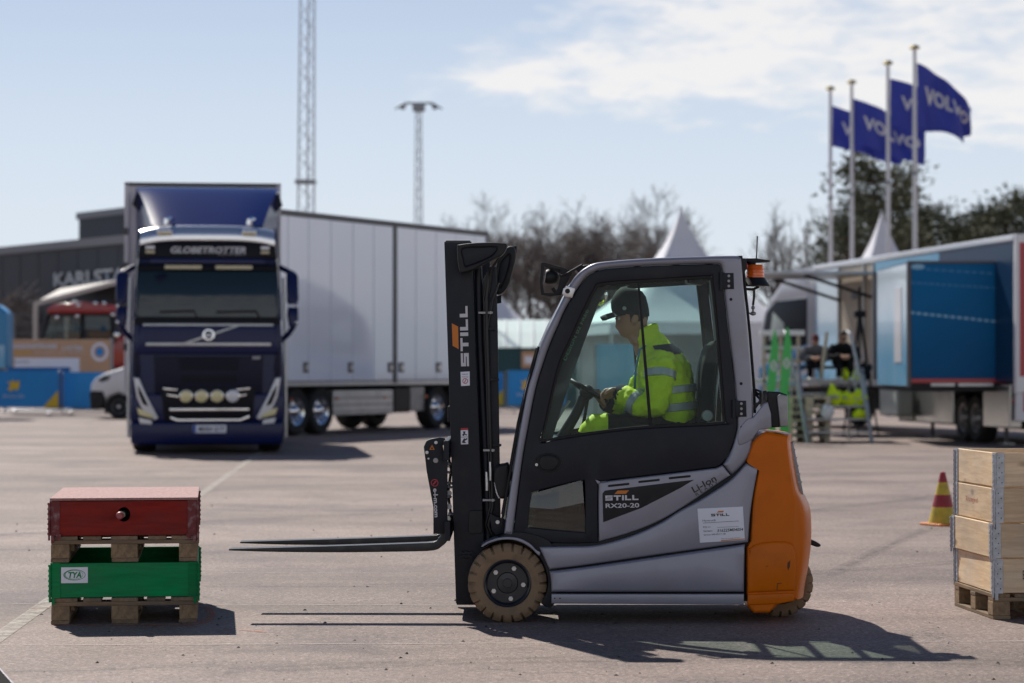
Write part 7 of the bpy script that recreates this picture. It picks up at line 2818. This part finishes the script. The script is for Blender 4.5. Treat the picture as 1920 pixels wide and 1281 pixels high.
# trousers with high-visibility knees
mb = MB()
for sg in (-1, 1):
    mb.tube([px2(1270, 806, sg * .08), px2(1230, 806, sg * .11), px2(1170, 803, sg * .13), px2(1118, 800, sg * .135), px2(1106, 816, sg * .135), px2(1090, 870, sg * .13), px2(1078, 945, sg * .12)], [.105, .098, .086, .070, .068, .060, .050], 16)
mb.ball(px2(1268, 802), .14, .19, .11)
tr_o = link('trousers', solid(mb, .013, 4, creases(.008, 14, 5)), 'black_cloth', dr, world=True, smooth=180)
for sg in (-1, 1):
    MB().tube([px2(1140, 801, sg * .134), px2(1138, 801, sg * .134), px2(1119, 800, sg * .136), px2(1108, 813, sg * .136), px2(1104, 820, sg * .136)], [.070, .081, .077, .076, .070], 18).link('knee_band', 'hivis', tr_o, world=True)
    MB().loft([[px2(x, y, sg * .12) + Vector((0, w * math.cos(a), h * math.sin(a))) for a in [2 * PI * i / 14 for i in range(14)]] for x, y, w, h in ((1088, 972, .02, .03), (1082, 968, .04, .06), (1062, 974, .046, .045), (1036, 982, .044, .03), (1022, 985, .03, .02))]).link('shoe', 'rubber', dr, world=True, smooth=60)
# head, hands: the bare skin in one mesh
chin = px2(1187, 628.5)
HM = Matrix.Translation(chin) @ Matrix.Rotation(PI, 4, 'Z') @ Matrix.Rotation(R(9), 4, 'Y')
HM = Matrix.Translation(chin) @ Matrix.Rotation(PI + R(7), 4, 'Z') @ Matrix.Rotation(R(7), 4, 'Y')
mb = head_mesh(HM)
mb.tube([px2(1196, 618), px2(1204, 640), px2(1212, 660)], [.056, .060, .066], 18)
for sg in (-1, 1):
    e, p = arms[sg][-1], arms[sg][-2]
    d = (e - p).normalized()
    rim = sc_ + (sx * math.cos(.75) + Vector((0, 1, 0)) * sg * math.sin(.75)) * sr
    o_ = e + d * .025
    dirx = (rim + Vector((-.02, 0, .03)) - o_).normalized()
    mb.tube([p.lerp(e, .6), e, o_], [.034, .031, .028], 12)
    h = hand_mb(frame(o_, dirx + Vector((0, 0, -.1)), (.35, sg * -.55, .8)), side=-sg, curl=.85)
    mb.add(h.v, h.f)
link('body', solid(mb, .0055, 2), 'skin', dr, world=True, smooth=180)
for sg in (-1, 1):
    p, e = arms[sg][-2], arms[sg][-1]
    d = (e - p).normalized()
    MB().tube([e - d * .02, e + d * .015, e + d * .034], [.054, .050, .040], 16).link('cuff', 'navy_cloth', jk_o, world=True)
# eyes and brows
for sg in (-1, 1):
    MB().ball(HM @ Vector((.074, sg * .032, .107)), .011, n=10, m=8).link('eye', 'white_shoe', dr, world=True)
    MB().ball(HM @ Vector((.0835, sg * .033, .106)), .0045, n=8, m=6).link('iris', 'hair', dr, world=True)
    MB().tube([HM @ Vector((.092, sg * .012, .121)), HM @ Vector((.087, sg * .035, .126)), HM @ Vector((.070, sg * .055, .121))], [.003, .004, .002], 6).link('eyebrow', 'hair', dr, world=True)


def cap_parts(M, parent, m='cap_cloth', world=True):
    mb = MB()
    rings = []
    for z, f, bk, w in ((.118, .104, .108, .086), (.150, .108, .110, .088), (.185, .106, .108, .087), (.22, .094, .101, .080), (.252, .070, .084, .064), (.272, .040, .055, .038), (.278, .004, .010, .006)):
        rings.append([M @ Vector(((f if math.cos(a) > 0 else bk) * math.cos(a), w * math.sin(a), z + (.022 * math.cos(a) if z < .2 else .022 * math.cos(a) * .4))) for a in [2 * PI * i / 32 for i in range(32)]])
    mb.loft(rings, caps=False)
    mb.ball(M @ Vector((-.005, 0, .279)), .009, n=8, m=5)
    c_ = mb.link('cap', m, parent, world=world)
    mb = MB()
    top, bot = [], []
    for x_, yw, dz in ((.06, .080, .0), (.10, .082, -.004), (.14, .076, -.010), (.165, .060, -.016), (.178, .035, -.021)):
        top.append([M @ Vector((x_ - .018 * abs(v) ** 2, yw * v, .150 + dz - .022 * v * v)) for v in [i / 6 - 1 for i in range(13)]])
        bot.append([M @ Vector((x_ - .018 * abs(v) ** 2, yw * v, .144 + dz - .022 * v * v)) for v in [i / 6 - 1 for i in range(13)]])
    mb.loft(top, caps=False, closed=False)
    mb.loft(bot, caps=False, closed=False)
    mb.loft([top[-1], bot[-1]], caps=False, closed=False)
    mb.loft([[r[0] for r in top], [r[0] for r in bot]], caps=False, closed=False)
    mb.loft([[r[-1] for r in top], [r[-1] for r in bot]], caps=False, closed=False)
    mb.link('brim', m, c_, world=world)
    return c_


cp_ = cap_parts(HM, dr)
q = HM @ Vector((.035, .082, .165))
MB().lathe([(0, .004), (.010, .003), (.013, 0)], HM @ Vector((.045, .080, .160)), (HM.to_3x3() @ Vector((.3, 1, .15))), 6).link('badge', 'reflective', cp_, world=True)
mb = MB()
mb.loft([[HM @ Vector((-(bk + .003) * math.cos(a), (w + .004) * math.sin(a), z)) for a in [PI * (i / 16 - .5) * 1.12 for i in range(17)]] for z, bk, w in ((.075, .093, .071), (.10, .098, .077), (.13, .101, .080), (.16, .102, .081))], caps=False, closed=False)
mb.link('hair', 'hair', dr, world=True)
lan = MB().tube([px2(1224, 642, -.07), px2(1200, 655, -.12), px2(1192, 690, -.10), px2(1190, 730, -.05)], .006, 6)
lan.link('lanyard', 'rig_blue', dr, world=True)


# --- two people sitting on the steps
def sitter(label, loc, scale, top_m, leg_m, hat, beard=False, glasses=False, turn=0.0):
    t = thing('person', label, 'person', loc, turn)
    t.scale = (scale,) * 3
    V = lambda x, y, z: Vector((x, y, z))
    mb = MB()
    mb.loft([[V(w * math.cos(a), cy_ + d * math.sin(a), z) for a in [2 * PI * i / 22 for i in range(22)]] for z, cy_, w, d in ((.02, .02, .19, .15), (.12, -.02, .20, .15), (.24, -.09, .205, .14), (.34, -.16, .21, .13), (.41, -.20, .16, .10), (.45, -.22, .08, .075))])
    for s in (-1, 1):
        mb.tube([V(s * .17, -.17, .37), V(s * .235, -.22, .30), V(s * .275, -.32, .17), V(s * .20, -.42, .16), V(s * .08, -.50, .19)], [.075, .075, .065, .056, .045], 12)
    link('top', solid(mb, .018, 4, creases(.012, 12, len(label))), top_m, t, smooth=180)
    mb = MB()
    for s in (-1, 1):
        mb.tube([V(s * .09, .05, .07), V(s * .11, -.18, .13), V(s * .12, -.40, .18), V(s * .115, -.44, .12), V(s * .11, -.42, -.10), V(s * .11, -.40, -.24)], [.105, .095, .072, .07, .058, .05], 12)
    mb.ball((0, .04, .08), .18, .13, .09)
    link('trousers', solid(mb, .018, 4, creases(.008, 12, 3)), leg_m, t, smooth=180)
    for s in (-1, 1):
        MB().loft([[V(s * .115 + w * math.cos(a), y, z + h * math.sin(a)) for a in [2 * PI * i / 12 for i in range(12)]] for y, z, w, h in ((-.35, -.245, .03, .035), (-.38, -.235, .042, .055), (-.46, -.25, .048, .042), (-.55, -.262, .042, .028), (-.59, -.265, .022, .016))]).link('shoe', 'white_shoe', t, smooth=60)
    M = Matrix.Translation((0, -.235, .425)) @ Matrix.Rotation(-PI / 2, 4, 'Z') @ Matrix.Rotation(R(4), 4, 'Y') @ Matrix.Scale(.86, 4)
    mb = head_mesh(M)
    mb.tube([V(0, -.21, .45), V(0, -.20, .40)], [.05, .058], 12)
    for s in (-1, 1):
        h = hand_mb(frame(V(s * .075, -.50, .19), (-s * .8, -.45, -.15), (0, -.4, .9)), side=s, curl=.7)
        mb.add(h.v, h.f)
    link('body', solid(mb, .0085, 1), 'skin', t, smooth=180)
    if hat == 'hair':
        mb = MB()
        mb.loft([[M @ Vector(((f if math.cos(a) > 0 else -bk) * abs(math.cos(a)), w * math.sin(a), z + .03 * math.cos(a))) for a in [2 * PI * i / 24 for i in range(24)]] for z, f, bk, w in ((.11, .05, .104, .084), (.165, .094, .107, .085), (.21, .098, .104, .082), (.25, .078, .085, .066), (.278, .03, .04, .03), (.282, .005, .005, .004))])
        mb.link('hair', 'hair', t)
    else:
        c_ = cap_parts(M, t, hat, world=False)
    if glasses:
        for s in (-1, 1):
            MB().lathe([(0, .004), (.020, .003), (.022, 0)], M @ Vector((.093, s * .030, .107)), (0, -1, 0), 12).link('lens', 'gloss_black', t)
        MB().tube([M @ Vector((-.01, -.082, .112)), M @ Vector((.09, -.055, .112)), M @ Vector((.098, 0, .114)), M @ Vector((.09, .055, .112)), M @ Vector((-.01, .082, .112))], .004, 6).link('glasses', 'gloss_black', t)
    else:
        for s in (-1, 1):
            MB().ball(M @ Vector((.083, s * .033, .106)), .006, n=8, m=6).link('eye', 'hair', t)
    return t


mat('cap_red', (0.12, 0.02, 0.025), .8)
zb = 1.18 + .26
pA = pz(1578, 690, SYY + 1.5)
sitter('person in black clothes, sunglasses and white shoes sitting with clasped hands on the steps', (pA.x, SYY + 1.5, zb), 1.0, 'black_cloth', 'black_cloth', 'hair', glasses=True)
pB = pz(1529, 690, SYY + 1.55)
sitter('person in grey top and reddish cap sitting on the left of the steps', (pB.x, SYY + 1.55, zb - .02), .95, 'grey_cloth', 'black_cloth', 'cap_red', turn=-.12)
